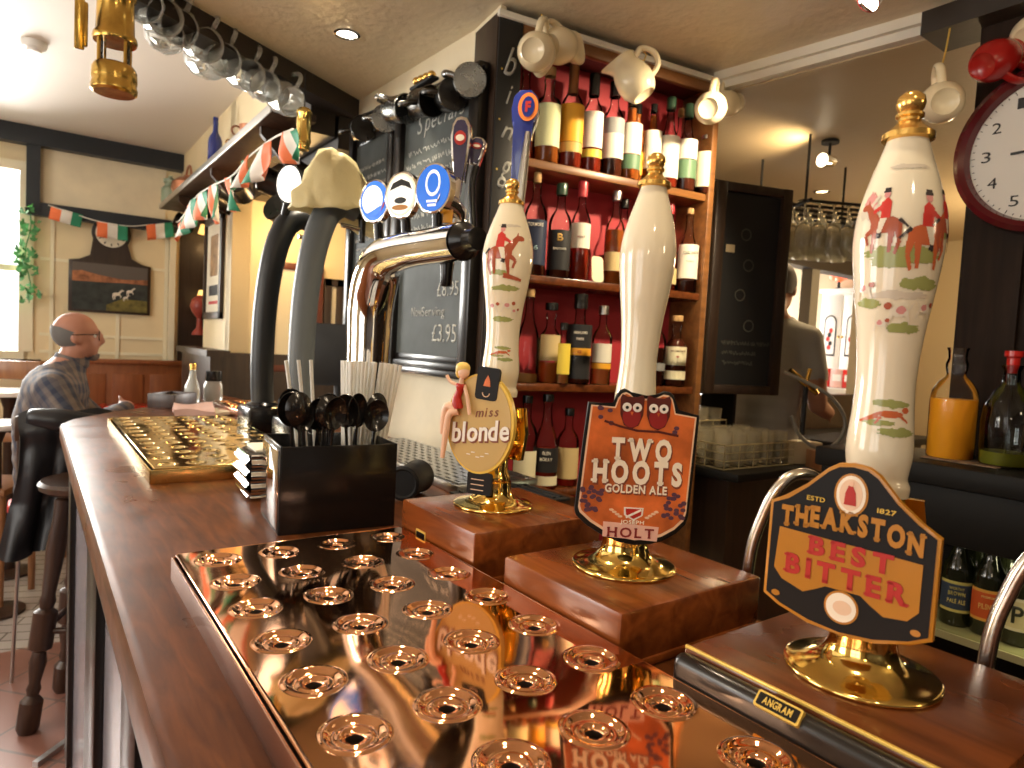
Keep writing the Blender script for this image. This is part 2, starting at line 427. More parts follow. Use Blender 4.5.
# added fill lights, unseen behind and left of the camera, brightening the ceilings
point('unseen_fill_point', (-.9, -.9, 1.95), 7, (1, .80, .55), .09)
point('unseen_fill_point', (-1.2, 1.6, 1.75), 20, (1, .84, .62), .09)
point('unseen_fill_point', (1.3, -1.2, 1.95), 14, (1, .78, .50), .09)
point('picture_light', (1.18, 3.55, 2.02), 14, (1, .62, .25), .05)
point('corridor_lamp', (1.13, 4.95, 2.1), 3, (1, .6, .25), .04)
point('back_room_fill', (4.2, 1.2, 1.9), 60, WARM, .1)  # added fill light for the hatch wall; no lamp stands there
area('back_room_window_daylight', (4.7, 4.35, 1.7), (3.9, 2.6, 1.5), 1.2, 1.0, 170, (1, .95, .9))

# ------------------------------------------------------------------ setting
b = MB(); b.box((1.4, 1.6, -.03), (8.2, 8.4, .06), M_floorboards); struct(b.build('floor', smooth=False))
b = MB(); b.prism([(XL, YN), (5.4, YN), (5.4, 3.5), (.02, 3.54), (XL, 3.32)], 0, .004, M_tiles); struct(b.build('trim_floor_tiles', smooth=False))
# ceilings: bar ceiling, higher ceiling beyond the diagonal beam, lower ceiling to the right
BD = Vector((.869, .494, 0)).normalized(); BP = Vector((1.067, 2.644, 0))
BN = Vector((-BD.y, BD.x, 0))
bl = BP + BD*((XL-BP.x)/BD.x)
b = MB(); b.prism([(XL-.1, YN), (1.95, YN), (1.95, 2.75), (BP.x, BP.y), (XL-.1, bl.y-.06)], ZB, ZB+.3, M_plaster); struct(b.build('ceiling', smooth=False))
b = MB(); b.prism([(XL-.1, bl.y-.1), (BP.x, BP.y-.05), (2.4, 2.7), (2.4, YB+.1), (XL-.1, YB+.1)], ZL, ZL+.1, M_plasterL); struct(b.build('ceiling_lounge', smooth=False))
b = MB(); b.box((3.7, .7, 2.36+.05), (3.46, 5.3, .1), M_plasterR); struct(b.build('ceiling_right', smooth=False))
b = MB(); b.prism([(BP.x+.03, BP.y), (BP.x+.03+BN.x*.09, BP.y+BN.y*.09), (bl.x+BN.x*.09, bl.y+BN.y*.09), (bl.x, bl.y)], 2.33, ZL, M_beambrown); struct(b.build('trim_ceiling_beam', smooth=False))
# coving where the bar ceiling drops to the lower one
b = MB()
cpts = [Vector((1.905, 1.505, 2.375)), Vector((1.99, .86, 2.375)), Vector((2.05, -1.85, 2.375))]
for i in range(2):
    a, c = cpts[i], cpts[i+1]; d = (c-a); ang = math.atan2(d.y, d.x)
    Mx = T3(*((a+c)/2)) @ RZ(ang)
    b.box((0, 0, 0), (d.length+.01, .035, .055), M_coving, M=Mx); b.box((0, -.026, .012), (d.length+.01, .02, .03), M_coving, M=Mx)
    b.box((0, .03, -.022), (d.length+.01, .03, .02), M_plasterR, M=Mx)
struct(b.build('trim_coving', smooth=False))
# back wall with a window
WX0, WX1, WZ0, WZ1 = -1.45, -.03, 1.24, 2.44
b = MB()
def wallbox(x0, x1, y0, y1, z0, z1, m): b.box(((x0+x1)/2, (y0+y1)/2, (z0+z1)/2), (x1-x0, y1-y0, z1-z0), m)
wallbox(XL-.1, WX0, YB, YB+.12, 0, ZL, M_wallcream); wallbox(WX1, XS-.0, YB, YB+.12, 0, ZL, M_wallcream)
wallbox(WX0, WX1, YB, YB+.12, 0, WZ0, M_wallcream); wallbox(WX0, WX1, YB, YB+.12, WZ1, ZL, M_wallcream)
wallbox(.06, XS-.10, YB-.012, YB, 2.18, 2.58, M_wallcream2)
struct(b.build('wall_back', smooth=False))
b = MB(); wallbox(XL, XS, YB-.09, YB, 2.575, ZL, M_beam); wallbox(.045, XS, YB-.07, YB, 2.13, 2.215, M_beam); wallbox(-.03, .045, YB-.08, YB, 2.13, 2.58, M_beam)
struct(b.build('trim_back_wall_beams', smooth=False))
b = MB()
for x in (.115, .50, .80): wallbox(x-.011, x+.011, YB-.012, YB, 1.18, 2.14, M_cream)
for z in (1.245, 1.36, 1.86): wallbox(.05, XS-.03, YB-.010, YB, z-.010, z+.010, M_cream)
wallbox(XS-.07, XS-.03, YB-.05, YB, 0, 2.14, M_cream)
struct(b.build('trim_wall_panelling', smooth=False))
b = MB()
FW = .032
wallbox(WX0, WX1, YB-.02, YB+.08, WZ0-.05, WZ0, M_cream); wallbox(WX0, WX1+.06, YB-.021, YB+.08, WZ1-FW, WZ1+.03, M_cream)
wallbox(WX1-FW, WX1+.045, YB-.02, YB+.08, WZ0, WZ1, M_cream); wallbox(WX0-.03, WX0+FW, YB-.02, YB+.08, WZ0, WZ1, M_cream)
wallbox((WX0+WX1)/2-.03, (WX0+WX1)/2+.03, YB, YB+.06, WZ0, WZ1, M_cream); wallbox(WX0, WX1, YB+.01, YB+.05, 1.76, 1.80, M_cream)
wf = b.build('window_1', smooth=False); struct(wf)
b = MB(); wallbox(WX0, WX1, YB+.055, YB+.06, WZ0, WZ1, M_pane); p = b.build('window_pane', wf, smooth=False)
b = MB(); wallbox(WX0-.1, WX1+.09, YB-.12, YB, WZ0-.085, WZ0-.05, M_darkwood); p = b.build('window_sill', wf, smooth=False)
# left wall with two windows
b = MB()
ys = [YN-.1, -.95, .75, 1.75, 3.45, YB+.1]
for k in (0, 2, 4): wallbox(XL-.12, XL, ys[k], ys[k+1], 1.0, ZL, M_walltan); wallbox(XL-.12, XL, ys[k], ys[k+1], 0, 1.0, M_redwood)
for k in (1, 3):
    wallbox(XL-.12, XL, ys[k], ys[k+1], 0, 1.0, M_redwood); wallbox(XL-.12, XL, ys[k], ys[k+1], 2.35, ZL, M_walltan)
struct(b.build('wall_left', smooth=False))
for q, k in enumerate((1, 3)):
    b = MB(); y0, y1 = ys[k], ys[k+1]
    for (a, c) in ((y0, y0+.06), (y1-.06, y1), ((y0+y1)/2-.03, (y0+y1)/2+.03)): wallbox(XL-.09, XL-.03, a, c, 1.0, 2.35, M_cream)
    for z in (1.0, 1.65, 2.30): wallbox(XL-.09, XL-.03, y0, y1, z, z+.05, M_cream)
    struct(b.build('window_%d' % (q+2), smooth=False))
b = MB(); wallbox(XL-.1, 5.5, YN-.1, YN, 0, ZL, M_darkwood); struct(b.build('wall_front', smooth=False))
# side wall X = XS: pillar, header; opening to a dark corridor beyond the pillar
b = MB()
wallbox(XS, XS+.10, 3.88, 4.56, 0, 2.36, M_wallcream); wallbox(XS, XS+.10, 3.25, YB, 2.28, ZL, M_wallcream); wallbox(XS, XS+.10, 2.66, 3.25, 2.24, ZL, M_beambrown)
struct(b.build('wall_side', smooth=False))
b = MB(); wallbox(XS-.09, XS+.0, 3.86, 4.72, 0, 1.30, M_darkwood); wallbox(XS-.10, 2.3, 3.85, 3.88, 0, 1.325, M_darkwood); wallbox(XS-.12, XS, 3.84, 4.75, 1.30, 1.335, M_darkwood)
struct(b.build('trim_dado', smooth=False))
b = MB(); wallbox(XS, 2.4, 3.88, 3.98, 0, ZL, M_wallcream); struct(b.build('wall_alcove', smooth=False))
b = MB(); wallbox(XS+.10, 2.4, 3.70, 3.88, 2.17, ZL, M_beambrown); wallbox(1.0, 1.07, 2.66, 3.70, 2.20, ZL, M_beambrown); struct(b.build('trim_alcove_header', smooth=False))
b = MB(); wallbox(1.9, 2.0, 4.0, YB+.1, 0, ZL, M_darkwood); wallbox(XS, 2.0, YB-.01, YB+.1, 0, ZL, M_darkwood); struct(b.build('wall_corridor', smooth=False))
# central column: chalkboard side and the back of the bottle shelves
SA = math.atan2(-.118, .841); SO = Vector((1.058, 1.612, 0)); SD = Vector((math.cos(SA), math.sin(SA), 0)); SN = Vector((math.sin(SA), -math.cos(SA), 0))
q0 = SO + SD*.012 - SN*.19; q1 = SO + SD*.85 - SN*.19
b = MB(); b.prism([(q0.x, q0.y), (q1.x, q1.y), (q1.x+.02, 2.64), (1.07, 2.64)], 0, ZB, M_wallcream2)
b.prism([(SO.x+.012, SO.y+.012), (SO.x+.03, SO.y+.01), (q0.x+.02, q0.y+.01), (q0.x, q0.y+.01)], 0, ZB, M_wallcream2)
struct(b.build('wall_column', smooth=False))
# right: dark plank panel behind the clock, hatch wall, far walls
b = MB()
wallbox(1.97, 2.05, -1.9, .748, 0, 2.36, M_plank)
for k in range(17):
    y = .742-k*.15; wallbox(1.955, 1.97, y-.132, y-.006, 1.20, 2.10, M_plank)
wallbox(1.90, 2.05, -1.9, .865, 2.315, 2.375, M_beambrown)
struct(b.build('wall_right', smooth=False))
YH = 2.25
b = MB()
h0 = 2.35; h1 = ony(868, 300, YH).x; zt = 1.97
wallbox(1.95, h0, YH, YH+.1, 0, 2.36, M_darkwood); wallbox(h1, 5.4, YH, YH+.1, 0, 2.36, M_walltan)
wallbox(h0, h1, YH, YH+.1, 0, 1.24, M_darkwood); wallbox(h0, h1, YH, YH+.1, 2.01, 2.36, M_beambrown)
struct(b.build('wall_hatch', smooth=False))
b = MB(); wallbox(5.35, 5.45, YN, 4.6, 0, 2.5, M_walltan); struct(b.build('wall_far_right', smooth=False))
b = MB(); wallbox(2.4, 5.4, 4.5, 4.6, 0, 1.3, M_white); wallbox(2.4, 5.4, 4.5, 4.6, 2.2, 2.6, M_white); wallbox(2.4, 4.0, 4.5, 4.6, 1.3, 2.2, M_walltan); struct(b.build('wall_hatch_room', smooth=False))
b = MB(); wallbox(2.4, 5.4, YH+.1, 4.6, 2.36, 2.46, M_white); struct(b.build('ceiling_hatch_room', smooth=False))
b = MB(); hp = ony(809, 300, YH+.05).x; wallbox(hp-.035, hp+.05, YH+.02, YH+.09, 1.24, 2.01, mat('grey_post_paint', (.26, .24, .20), .5)); struct(b.build('trim_hatch_post', smooth=False))

# ------------------------------------------------------------------ bar counter
CT = 1.10
bar = thing('bar_counter', 'long polished dark wooden pub bar counter with rounded front edge', 'bar counter', (0, 0, 0))
b = MB()
cpoly = [(.085, -.9), (.745, -.9), (.745, 1.10), (1.03, 1.12), (1.03, 2.62), (.84, 3.82), (.78, 3.62), (.27, 3.035), (.12, 2.82), (.085, 2.70)]
cpoly = [cpoly[0]]+cpoly[1:]
b.prism(cpoly, CT-.05, CT, M_counter, bev=.014); b.build('counter_top', bar)
b = MB(); b.prism([(.12, -.9), (.72, -.9), (.72, 1.10), (1.0, 1.14), (1.0, 2.60), (.80, 3.60), (.44, 2.74), (.12, 2.486)], .0, CT-.05, M_panel)
b.build('front_panel', bar, smooth=False)
for (y0, y1) in ((2.37, 2.488), (1.42, 1.66), (.86, 1.0), (.2, .4)):
    b = MB(); b.box((.113, (y0+y1)/2, .55), (.018, y1-y0, 1.0), M_blackrail, bev=.004); b.build('pilaster', bar)
b = MB(); b.box((.10, .8, CT-.065), (.02, 3.3, .03), M_blackrail, bev=.004); b.build('moulding', bar)
b = MB(); b.box((.08, 2.60, .012), (.15, .02, .018), M_steel, M=T3(.08, 2.6, 0) @ RZ(.81) @ T3(-.08, -2.6, 0)); struct(b.build('trim_floor_strip', smooth=False))

# ------------------------------------------------------------------ dimpled metal drip trays
def tray_lid(mb, x0, y0, nx, ny, dx, dy, z, m, mhole, R=.0275, wav=.0004, edge=.003, seg=32, seed=1):
    """perforated plate: raised ring, dish and a hole in each cell; returns its bounds"""
    rd = random.Random(seed)
    prof = [(R+.0045, 0), (R+.0022, 0), (R+.0009, 0), (R, .0002), (R-.0010, .0008), (R-.0024, .0011), (R-.0042, .0006), (R-.0064, -.0010), (R-.0090, -.0022), (R*.56, -.0026), (R*.50, -.0016), (R*.44, -.0015), (R*.38, -.0026), (R*.29, -.0030), (R*.25, -.0048), (R*.235, -.011)]
    def wz(x, y): return z + wav*(math.sin(x*38+y*9+seed)+math.sin(y*31-x*14+2*seed))
    verts = {}
    def V(x, y, h):
        k = (round(x, 5), round(y, 5), round(h, 5))
        if k not in verts: verts[k] = mb.bm.verts.new((x, y, h))
        return verts[k]
    i0 = mb.mi(m); ih = mb.mi(mhole)
    for i in range(nx):
        for j in range(ny):
            cx = x0+dx*(i+.5); cy = y0+dy*(j+.5)
            def sq(a, f):
                c, s_ = math.cos(a), math.sin(a); q = 1/max(abs(c), abs(s_)); return cx+c*q*dx/2*f, cy+s_*q*dy/2*f
            rows = []
            for f in (1.0, .93):
                rows.append([(lambda p: V(p[0], p[1], wz(*p)))(sq(PI/4+2*PI*k/seg, f)) for k in range(seg)])
            for q, (r, h) in enumerate(prof):
                rows.append([V(cx+r*math.cos(PI/4+2*PI*k/seg), cy+r*math.sin(PI/4+2*PI*k/seg), wz(cx+r*math.cos(PI/4+2*PI*k/seg), cy+r*math.sin(PI/4+2*PI*k/seg))+h) for k in range(seg)])
            for q in range(len(rows)-1):
                for k in range(seg):
                    vs = [rows[q][k], rows[q][(k+1) % seg], rows[q+1][(k+1) % seg], rows[q+1][k]]
                    if len(set(vs)) < 3: continue
                    try: f = mb.bm.faces.new(list(dict.fromkeys(vs)))
                    except ValueError: continue
                    f.material_index = ih if q >= len(rows)-2 else i0
    X1, Y1 = x0+nx*dx, y0+ny*dy
    # folded edge strips round the plate
    e = edge
    for (a, c) in (((x0-e, y0-e), (x0+.0004, Y1+e)), ((X1-.0004, y0-e), (X1+e, Y1+e)), ((x0-e, y0-e), (X1+e, y0+.0004)), ((x0-e, Y1-.0004), (X1+e, Y1+e))):
        mb.box(((a[0]+c[0])/2, (a[1]+c[1])/2, z-.0022), (c[0]-a[0], c[1]-a[1], .0048), m, bev=.0014)
    return x0-e, y0-e, X1+e, Y1+e
TT = 1.135
M_brassside = mat('brass_side', (.80, .56, .20), .24, metal=1)
def drip_tray(name, label, x0, y0, nx, ny, dx, dy, mtop, mside, seed, group='dimpled metal drip trays on the bar', R=.0275, wall=.0045):
    t = thing(name, label, 'drip tray', (x0, y0, CT), group=None)
    b = MB(); bx = tray_lid(b, 0, 0, nx, ny, dx, dy, TT-CT, mtop, M_tray_in, seed=seed, R=R)
    b.build('perforated_lid', t, angle=60)
    b = MB(); w = .003; g = wall
    X0, Y0, X1, Y1 = bx[0]-g, bx[1]-g*.5, bx[2], bx[3]+g*.4
    h = TT-CT-.004
    for (a, c) in (((X0, Y0), (X0+w, Y1)), ((X1-w, Y0), (X1, Y1)), ((X0, Y0), (X1, Y0+w)), ((X0, Y1-w), (X1, Y1))):
        b.box(((a[0]+c[0])/2, (a[1]+c[1])/2, h/2+.0005), (c[0]-a[0], c[1]-a[1], h), mside, bev=.001)
    b.box(((X0+X1)/2, (Y0+Y1)/2, .002), (X1-X0-.002, Y1-Y0-.002, .003), M_tray_in)
    b.build('pan', t); return t
# near copper tray: rings spaced 83 x 91 mm
drip_tray('drip_tray', 'large copper drip tray of ringed drain holes in front of the hand pumps', .2045-.04075, .920+.0458-.0916*12, 4, 12, .0815, .0916, M_copper, M_copperside, 3)
drip_tray('drip_tray', 'brass drip tray with glaring pale side near the far end of the bar', .222, 1.600, 6, 12, .0600, .0790, M_brasstray, M_brassside, 5, R=.022, wall=.008)
p = onz(205, 398, CT)
drip_tray('drip_tray', 'small copper drip tray beyond the bar towel at the pillar end', .66, 2.62, 4, 8, .062, .062, M_copper, M_copperside, 8, R=.022)

# ------------------------------------------------------------------ hand pumps
# ceramic handle profile (height from its bottom, radius)
HP = [(0, .0), (0, .0255), (.006, .0275), (.014, .0280), (.020, .0255), (.027, .0262), (.040, .0280), (.055, .0275), (.080, .0252), (.105, .0248), (.140, .0278), (.175, .0330), (.205, .0368), (.222, .0373), (.240, .0352), (.262, .0292), (.282, .0222), (.295, .0178), (.300, .0165), (.300, 0)]
_hp = [(z, r) for z, r in HP if r > 0][1:]
def cr_prof(P, n=4):
    pts = [Vector((a, c, 0)) for a, c in P]; return [(v.x, v.y) for v in smooth_path(pts, n)]
HSM = cr_prof(_hp, 4)
def hrad(z):
    for (a, r0), (c, r1) in zip(HSM, HSM[1:]):
        if a <= z <= c and c > a: return r0+(r1-r0)*(z-a)/(c-a)
    return .02
def in_poly(x, y, P):
    c = False; n = len(P); j = n-1
    for i in range(n):
        if (P[i][1] > y) != (P[j][1] > y) and x < (P[j][0]-P[i][0])*(y-P[i][1])/(P[j][1]-P[i][1])+P[i][0]: c = not c
        j = i
    return c
def decal(mb, shapes, z_off, th0, cell=.0008, lift=.0004, fat=1.0):
    """printed transfer wrapped round the handle: shapes = [(polygon in mm (x, y), material)], later ones on top"""
    for q, (P, m) in enumerate(shapes):
        P = [(x*.001, y*.001) for x, y in P]
        xs = [p[0] for p in P]; ys = [p[1] for p in P]; i0 = mb.mi(m); vm = {}
        lf = lift + q*.00001
        nx = int((max(xs)-min(xs))/cell)+2; ny = int((max(ys)-min(ys))/cell)+2
        def V(i, j):
            if (i, j) not in vm:
                x = min(xs)+i*cell; z = z_off+min(ys)+j*cell; r = hrad(z)*fat+lf; a = th0 - x/hrad(z_off)  # seen from outside, +x to the right
                a = th0 + x/max(.02, hrad(z_off))
                vm[(i, j)] = mb.bm.verts.new((r*math.cos(a), r*math.sin(a), z))
            return vm[(i, j)]
        for i in range(nx):
            for j in range(ny):
                if in_poly(min(xs)+(i+.5)*cell, min(ys)+(j+.5)*cell, P):
                    f = mb.bm.faces.new((V(i, j), V(i+1, j), V(i+1, j+1), V(i, j+1))); f.material_index = i0
def limb(a, c, w0, w1):
    d = Vector((c[0]-a[0], c[1]-a[1])); L = d.length or 1; n = Vector((-d.y, d.x))/L
    return [(a[0]+n.x*w0, a[1]+n.y*w0), (a[0]-n.x*w0, a[1]-n.y*w0), (c[0]-n.x*w1, c[1]-n.y*w1), (c[0]+n.x*w1, c[1]+n.y*w1)]
D_red = mat('transfer_red', (.62, .05, .04), .15); D_bay = mat('transfer_bay', (.42, .10, .05), .15); D_white = mat('transfer_white', (.80, .72, .58), .15)
D_black = mat('transfer_black', (.05, .04, .04), .15); D_green = mat('transfer_green', (.34, .36, .12), .15); D_pink = mat('transfer_pink', (.68, .30, .28), .15)
D_grey = mat('transfer_faint_grey', (.66, .58, .46), .15); D_fox = mat('transfer_fox', (.58, .14, .05), .15)
def horseman(x, y, s, flip=1, coat=None, horse=None):
    coat = coat or D_red; horse = horse or D_bay
    def X(P): return [(x+flip*a*s, y+c*s) for a, c in P]
    o = [(X(ell(0, 0, 10, 5.2)), horse), (X(limb((7, 3), (14, 12), 3.4, 2)), horse), (X(ell(16.5, 12, 4.2, 2.2)), horse), (X(limb((14, 13), (15, 16.5), 1, .3)), horse),
         (X(limb((-8, 0), (-10, -10), 2.8, 1.2)), horse), (X(limb((-10, -10), (-7.5, -18), 1.3, .9)), horse), (X(limb((-5, -2), (-4, -17), 2.2, .9)), horse),
         (X(limb((7, -2), (13, -6), 2.2, 1.2)), horse), (X(limb((13, -6), (11, -12), 1.2, .9)), horse), (X(limb((6, -2), (8, -17), 2, .9)), horse), (X(limb((-9, 3), (-15, -2), 1.2, .6)), D_black),
         (X(limb((1, 5), (3.5, -5), 2.4, 1.4)), D_white), (X(limb((3.5, -5), (3, -8), 1.5, 1.5)), D_black),
         (X([(-3.4, 4), (3.4, 4), (4, 14), (0, 17), (-3, 14)]), coat), (X(limb((2, 12), (9, 8), 1.6, 1)), coat), (X(ell(1, 19, 2.2, 2.6)), D_pink), (X([(-1.6, 20), (4, 20), (3, 23), (-1, 23)]), D_black)]
    return o
def hound(x, y, s, flip=1):
    def X(P): return [(x+flip*a*s, y+c*s) for a, c in P]
    return [(X(ell(0, 0, 6, 2.6)), D_white), (X(ell(-1, .7, 3, 1.9)), D_pink), (X(ell(7, 2.6, 2.4, 1.7)), D_bay), (X(limb((-5, -1), (-7.5, -6), 1, .6)), D_white), (X(limb((4, -1), (7, -6), 1, .6)), D_white), (X(limb((-6, 1), (-9, 5), .7, .3)), D_white)]
def blot(x, y, rx, ry, m, sd):
    rd = random.Random(sd); return ([(x+rx*math.cos(2*PI*k/30)*(1+.35*(rd.random()-.5)), y+ry*math.sin(2*PI*k/30)*(1+.6*(rd.random()-.5))) for k in range(30)], m)
def grow(L, f): return [([(x*f, y*f) for x, y in P], m) for P, m in L]
def hunt_scene():
    s = [blot(3, -10, 22, 4, D_green, 31), blot(2, -30, 20, 2, D_grey, 32), blot(-4, -14, 12, 3, D_green, 1), blot(14, -24, 13, 3, D_green, 2), blot(-18, -34, 9, 2.4, D_green, 3), blot(8, -46, 12, 2.6, D_green, 4), blot(-20, 12, 7, 5, D_grey, 5), blot(24, 2, 6, 5, D_green, 6), blot(2, 33, 15, 1.2, D_grey, 9)]
    s += [blot(-20, 16, 5, 5, D_pink, 7), (limb((-24, 8), (-14, 19), 1, 1), D_grey)]
    s += horseman(-9, 4, .80, -1); s += horseman(13, -1, .95, 1, horse=D_fox); s += horseman(27, 5, .75, 1)
    s += hound(-20, -27, .8, 1); s += hound(3, -38, 1.0, -1); s += hound(20, -36, .8, 1); s += hound(-8, -44, .6, 1)
    return s
def jump_scene():
    s = [blot(2, -22, 13, 2.4, D_green, 11), blot(-4, -10, 8, 2, D_green, 12), blot(2, -47, 12, 2.2, D_green, 13), blot(4, 28, 11, 1.2, D_grey, 14)]
    s += horseman(-4, 6, 1.0, 1); s += [(limb((0, -12), (16, -15), 2, 1), D_bay)]
    s += hound(-10, -37, .8, 1); s += hound(6, -36, .85, 1); s += hound(14, -40, .6, 1); return s
def fox_scene():
    return [blot(-6, -4, 12, 2, D_green, 21), blot(8, -10, 13, 3, D_green, 22), blot(2, 9, 13, 3, D_green, 23), (ell(2, 2, 9, 2.4), D_fox), (ell(13, 5, 3, 2), D_fox), (limb((-6, 1), (-19, -4), 2, .8), D_fox), (limb((9, 1), (15, -3), 1, .6), D_fox), (limb((-4, 0), (-8, -5), 1, .6), D_fox)]
M_spout = mat('spout_steel', (.88, .84, .76), .24, metal=1)
def pump(name_label, x, y, zb, box, mbox, hscene, th0, clipfn, lean=(0, 0), fox=None, plate=None, black_front=False, zc=.16, spout=.8, fat=1.0, hs=1.0):
    """x, y: axis of the handle; zb: top of the wooden box = (x0, x1, y0, y1)"""
    t = thing('hand_pump', name_label, 'hand pump', (x, y, CT))
    h = zb-CT; x0, x1, y0, y1 = box
    b = MB()
    if black_front:
        b.box(((x0+.018+x1)/2-x, (y0+y1)/2-y, h/2+.001), (x1-x0-.018, y1-y0, h-.002), mbox, bev=.003)
    else:
        b.box(((x0+x1)/2-x, (y0+y1)/2-y, h/2+.001), (x1-x0, y1-y0, h-.002), mbox, bev=.0045)
        b.box(((x0+x1)/2-x, (y0+y1)/2-y, .006), (x1-x0+.006, y1-y0+.006, .010), mbox, bev=.003)
    b.build('housing', t)
    if black_front:
        b = MB(); b.box((x0+.010-x, (y0+y1)/2-y, h/2), (.020, y1-y0+.002, h-.004), M_blackrail, bev=.0095, seg=5); b.build('front_rail', t)
        b = MB(); b.box((x0+.0205-x, (y0+y1)/2-y, h-.0005), (.0035, y1-y0, .004), M_goldpaint, bev=.001); b.build('beading', t)
    if plate:
        py, pw = plate
        Mp = frame_M((x0-x+.0014 if black_front else x0-x-.0008, py-y, h-.0032 if black_front else h*.45), (-1, 0, .9 if black_front else 0))
        b = MB(); b.prism(rrect(0, 0, pw, .014 if black_front else .017, .002), -.004, .0006, M_goldpaint, M=Mp); b.prism(rrect(0, 0, pw-.004, .0105, .001), 0, .0010, M_black, M=Mp)
        pp = b.build('name_plate', t)
        if black_front:
            b = MB(); lettering(b, 'ANGRAM', Mp, pw-.014, .0058, M_goldpaint, z=.0010, off=.02); b.build('lettering', pp)
    # brass base, column
    b = MB()
    b.lathe([(0, h)]+cr_prof([(.0625, h), (.0644, h+.0010), (.0650, h+.0026), (.0640, h+.0044), (.0600, h+.0058), (.0540, h+.0072), (.0470, h+.0092), (.0400, h+.0122), (.0340, h+.0165), (.0300, h+.0225), (.0280, h+.0300), (.0275, h+.0400)], 3)+[(0, h+.040)], M_brass, seg=64)
    b.build('base_flange', t)
    b = MB(); k = h+.040
    b.lathe([(0, k), (.0245, k), (.026, k+.004), (.0245, k+.010), (.021, k+.016), (.021, k+.050), (.0235, k+.054), (.0235, k+.060), (.020, k+.064), (.019, k+.090), (.023, k+.096), (.0235, k+.104), (.0205, k+.110), (.0205, h+zc), (0, h+zc)], M_brass, seg=40)
    b.build('column', t)
    b = MB(); b.prism([(-.015, 0), (.015, 0), (.022, .045), (.016, .085), (-.016, .085), (-.022, .045)], -.005, .005, M_brass, M=T3(.030, -.012, h+.075) @ RZ(PI/2+.3) @ RX(PI/2), bev=.0015); b.build('back_bracket', t)
    Ml = T3(0, 0, h+zc) @ RY(lean[0]) @ RX(lean[1]) @ Matrix.Scale(hs, 4)
    b = MB(); b.lathe([(0, 0)]+[(r*fat, z) for z, r in HSM]+[(.0165*fat, .300), (0, .300)], M_ceramic, seg=56, M=Ml)
    hd = b.build('handle', t, angle=50)
    b = MB(); b.lathe([(r, .297+(z-.297)*.74) for r, z in [(0, .297), (.0160, .297), (.0195, .299), (.0195, .305), (.0165, .308), (.0120, .313), (.0085, .319), (.0085, .322), (.0105, .324), (.0105, .327), (.0080, .329), (.0100, .333), (.0110, .339), (.0098, .346), (.0055, .351), (0, .3525)]], M_gold, seg=32, M=Ml)
    b.build('finial', hd)
    if hscene:
        for nm, sc_, zz, tt in (('hunting_transfer', hscene, .210, th0), ('fox_transfer', fox, .072, th0+.1)):
            if sc_:
                b = MB(); decal(b, sc_, zz, tt, fat=fat); o = b.build(nm, hd, smooth=True); o.matrix_local = Ml
    clipfn(t, h)
    if spout:
        sx, sy = (.768-x if spout > .7 else x1-x+.024), spout-y
        P = smooth_path([(sx, sy, -.10), (sx, sy, h), (sx+.006, sy-.012, h+.07), (sx+.014, sy-.026, h+.108), (sx+.034, sy-.036, h+.124), (sx+.064, sy-.044, h+.120), (sx+.088, sy-.05, h+.09), (sx+.095, sy-.052, h+.02)], 6)
        b = MB(); b.tube(P, .0075, M_spout, seg=14); b.build('swan_neck_spout', t)
    return t

C_orange = mat('clip_orange', (.60, .145, .035), .28, coat=.3, cvar=.5, cscale=22); C_brown = mat('clip_brown', (.10, .02, .015), .35)
C_edge = mat('clip_edge_line', (.82, .58, .40), .35); C_blackr = mat('clip_black', (.008, .007, .007), .45, spec=.25); C_cream = mat('clip_cream', (.90, .82, .68), .4)
C_gold = mat('clip_gold', (.46, .19, .014), .32, coat=.2); C_redl = mat('clip_red', (.45, .02, .014), .4); C_blonde = mat('clip_blonde', (.54, .37, .13), .4, coat=.1); C_rim = mat('clip_yellow_rim', (.78, .52, .07), .35)
C_purple = mat('clip_hop_purple', (.10, .04, .07), .5); C_flesh = mat('clip_flesh', (.82, .52, .36), .45); C_hair = mat('clip_blonde_hair', (.80, .56, .14), .45); C_white = mat('clip_white', (.85, .82, .76), .4)
C_maroon = mat('clip_maroon', (.28, .02, .02), .4); C_shadow = mat('clip_lettering_shadow', (.22, .06, .03), .5); C_pinkpanel = mat('clip_pink_panel', (.80, .50, .42), .5); C_holt = mat('clip_holt_brown', (.22, .02, .02), .5)
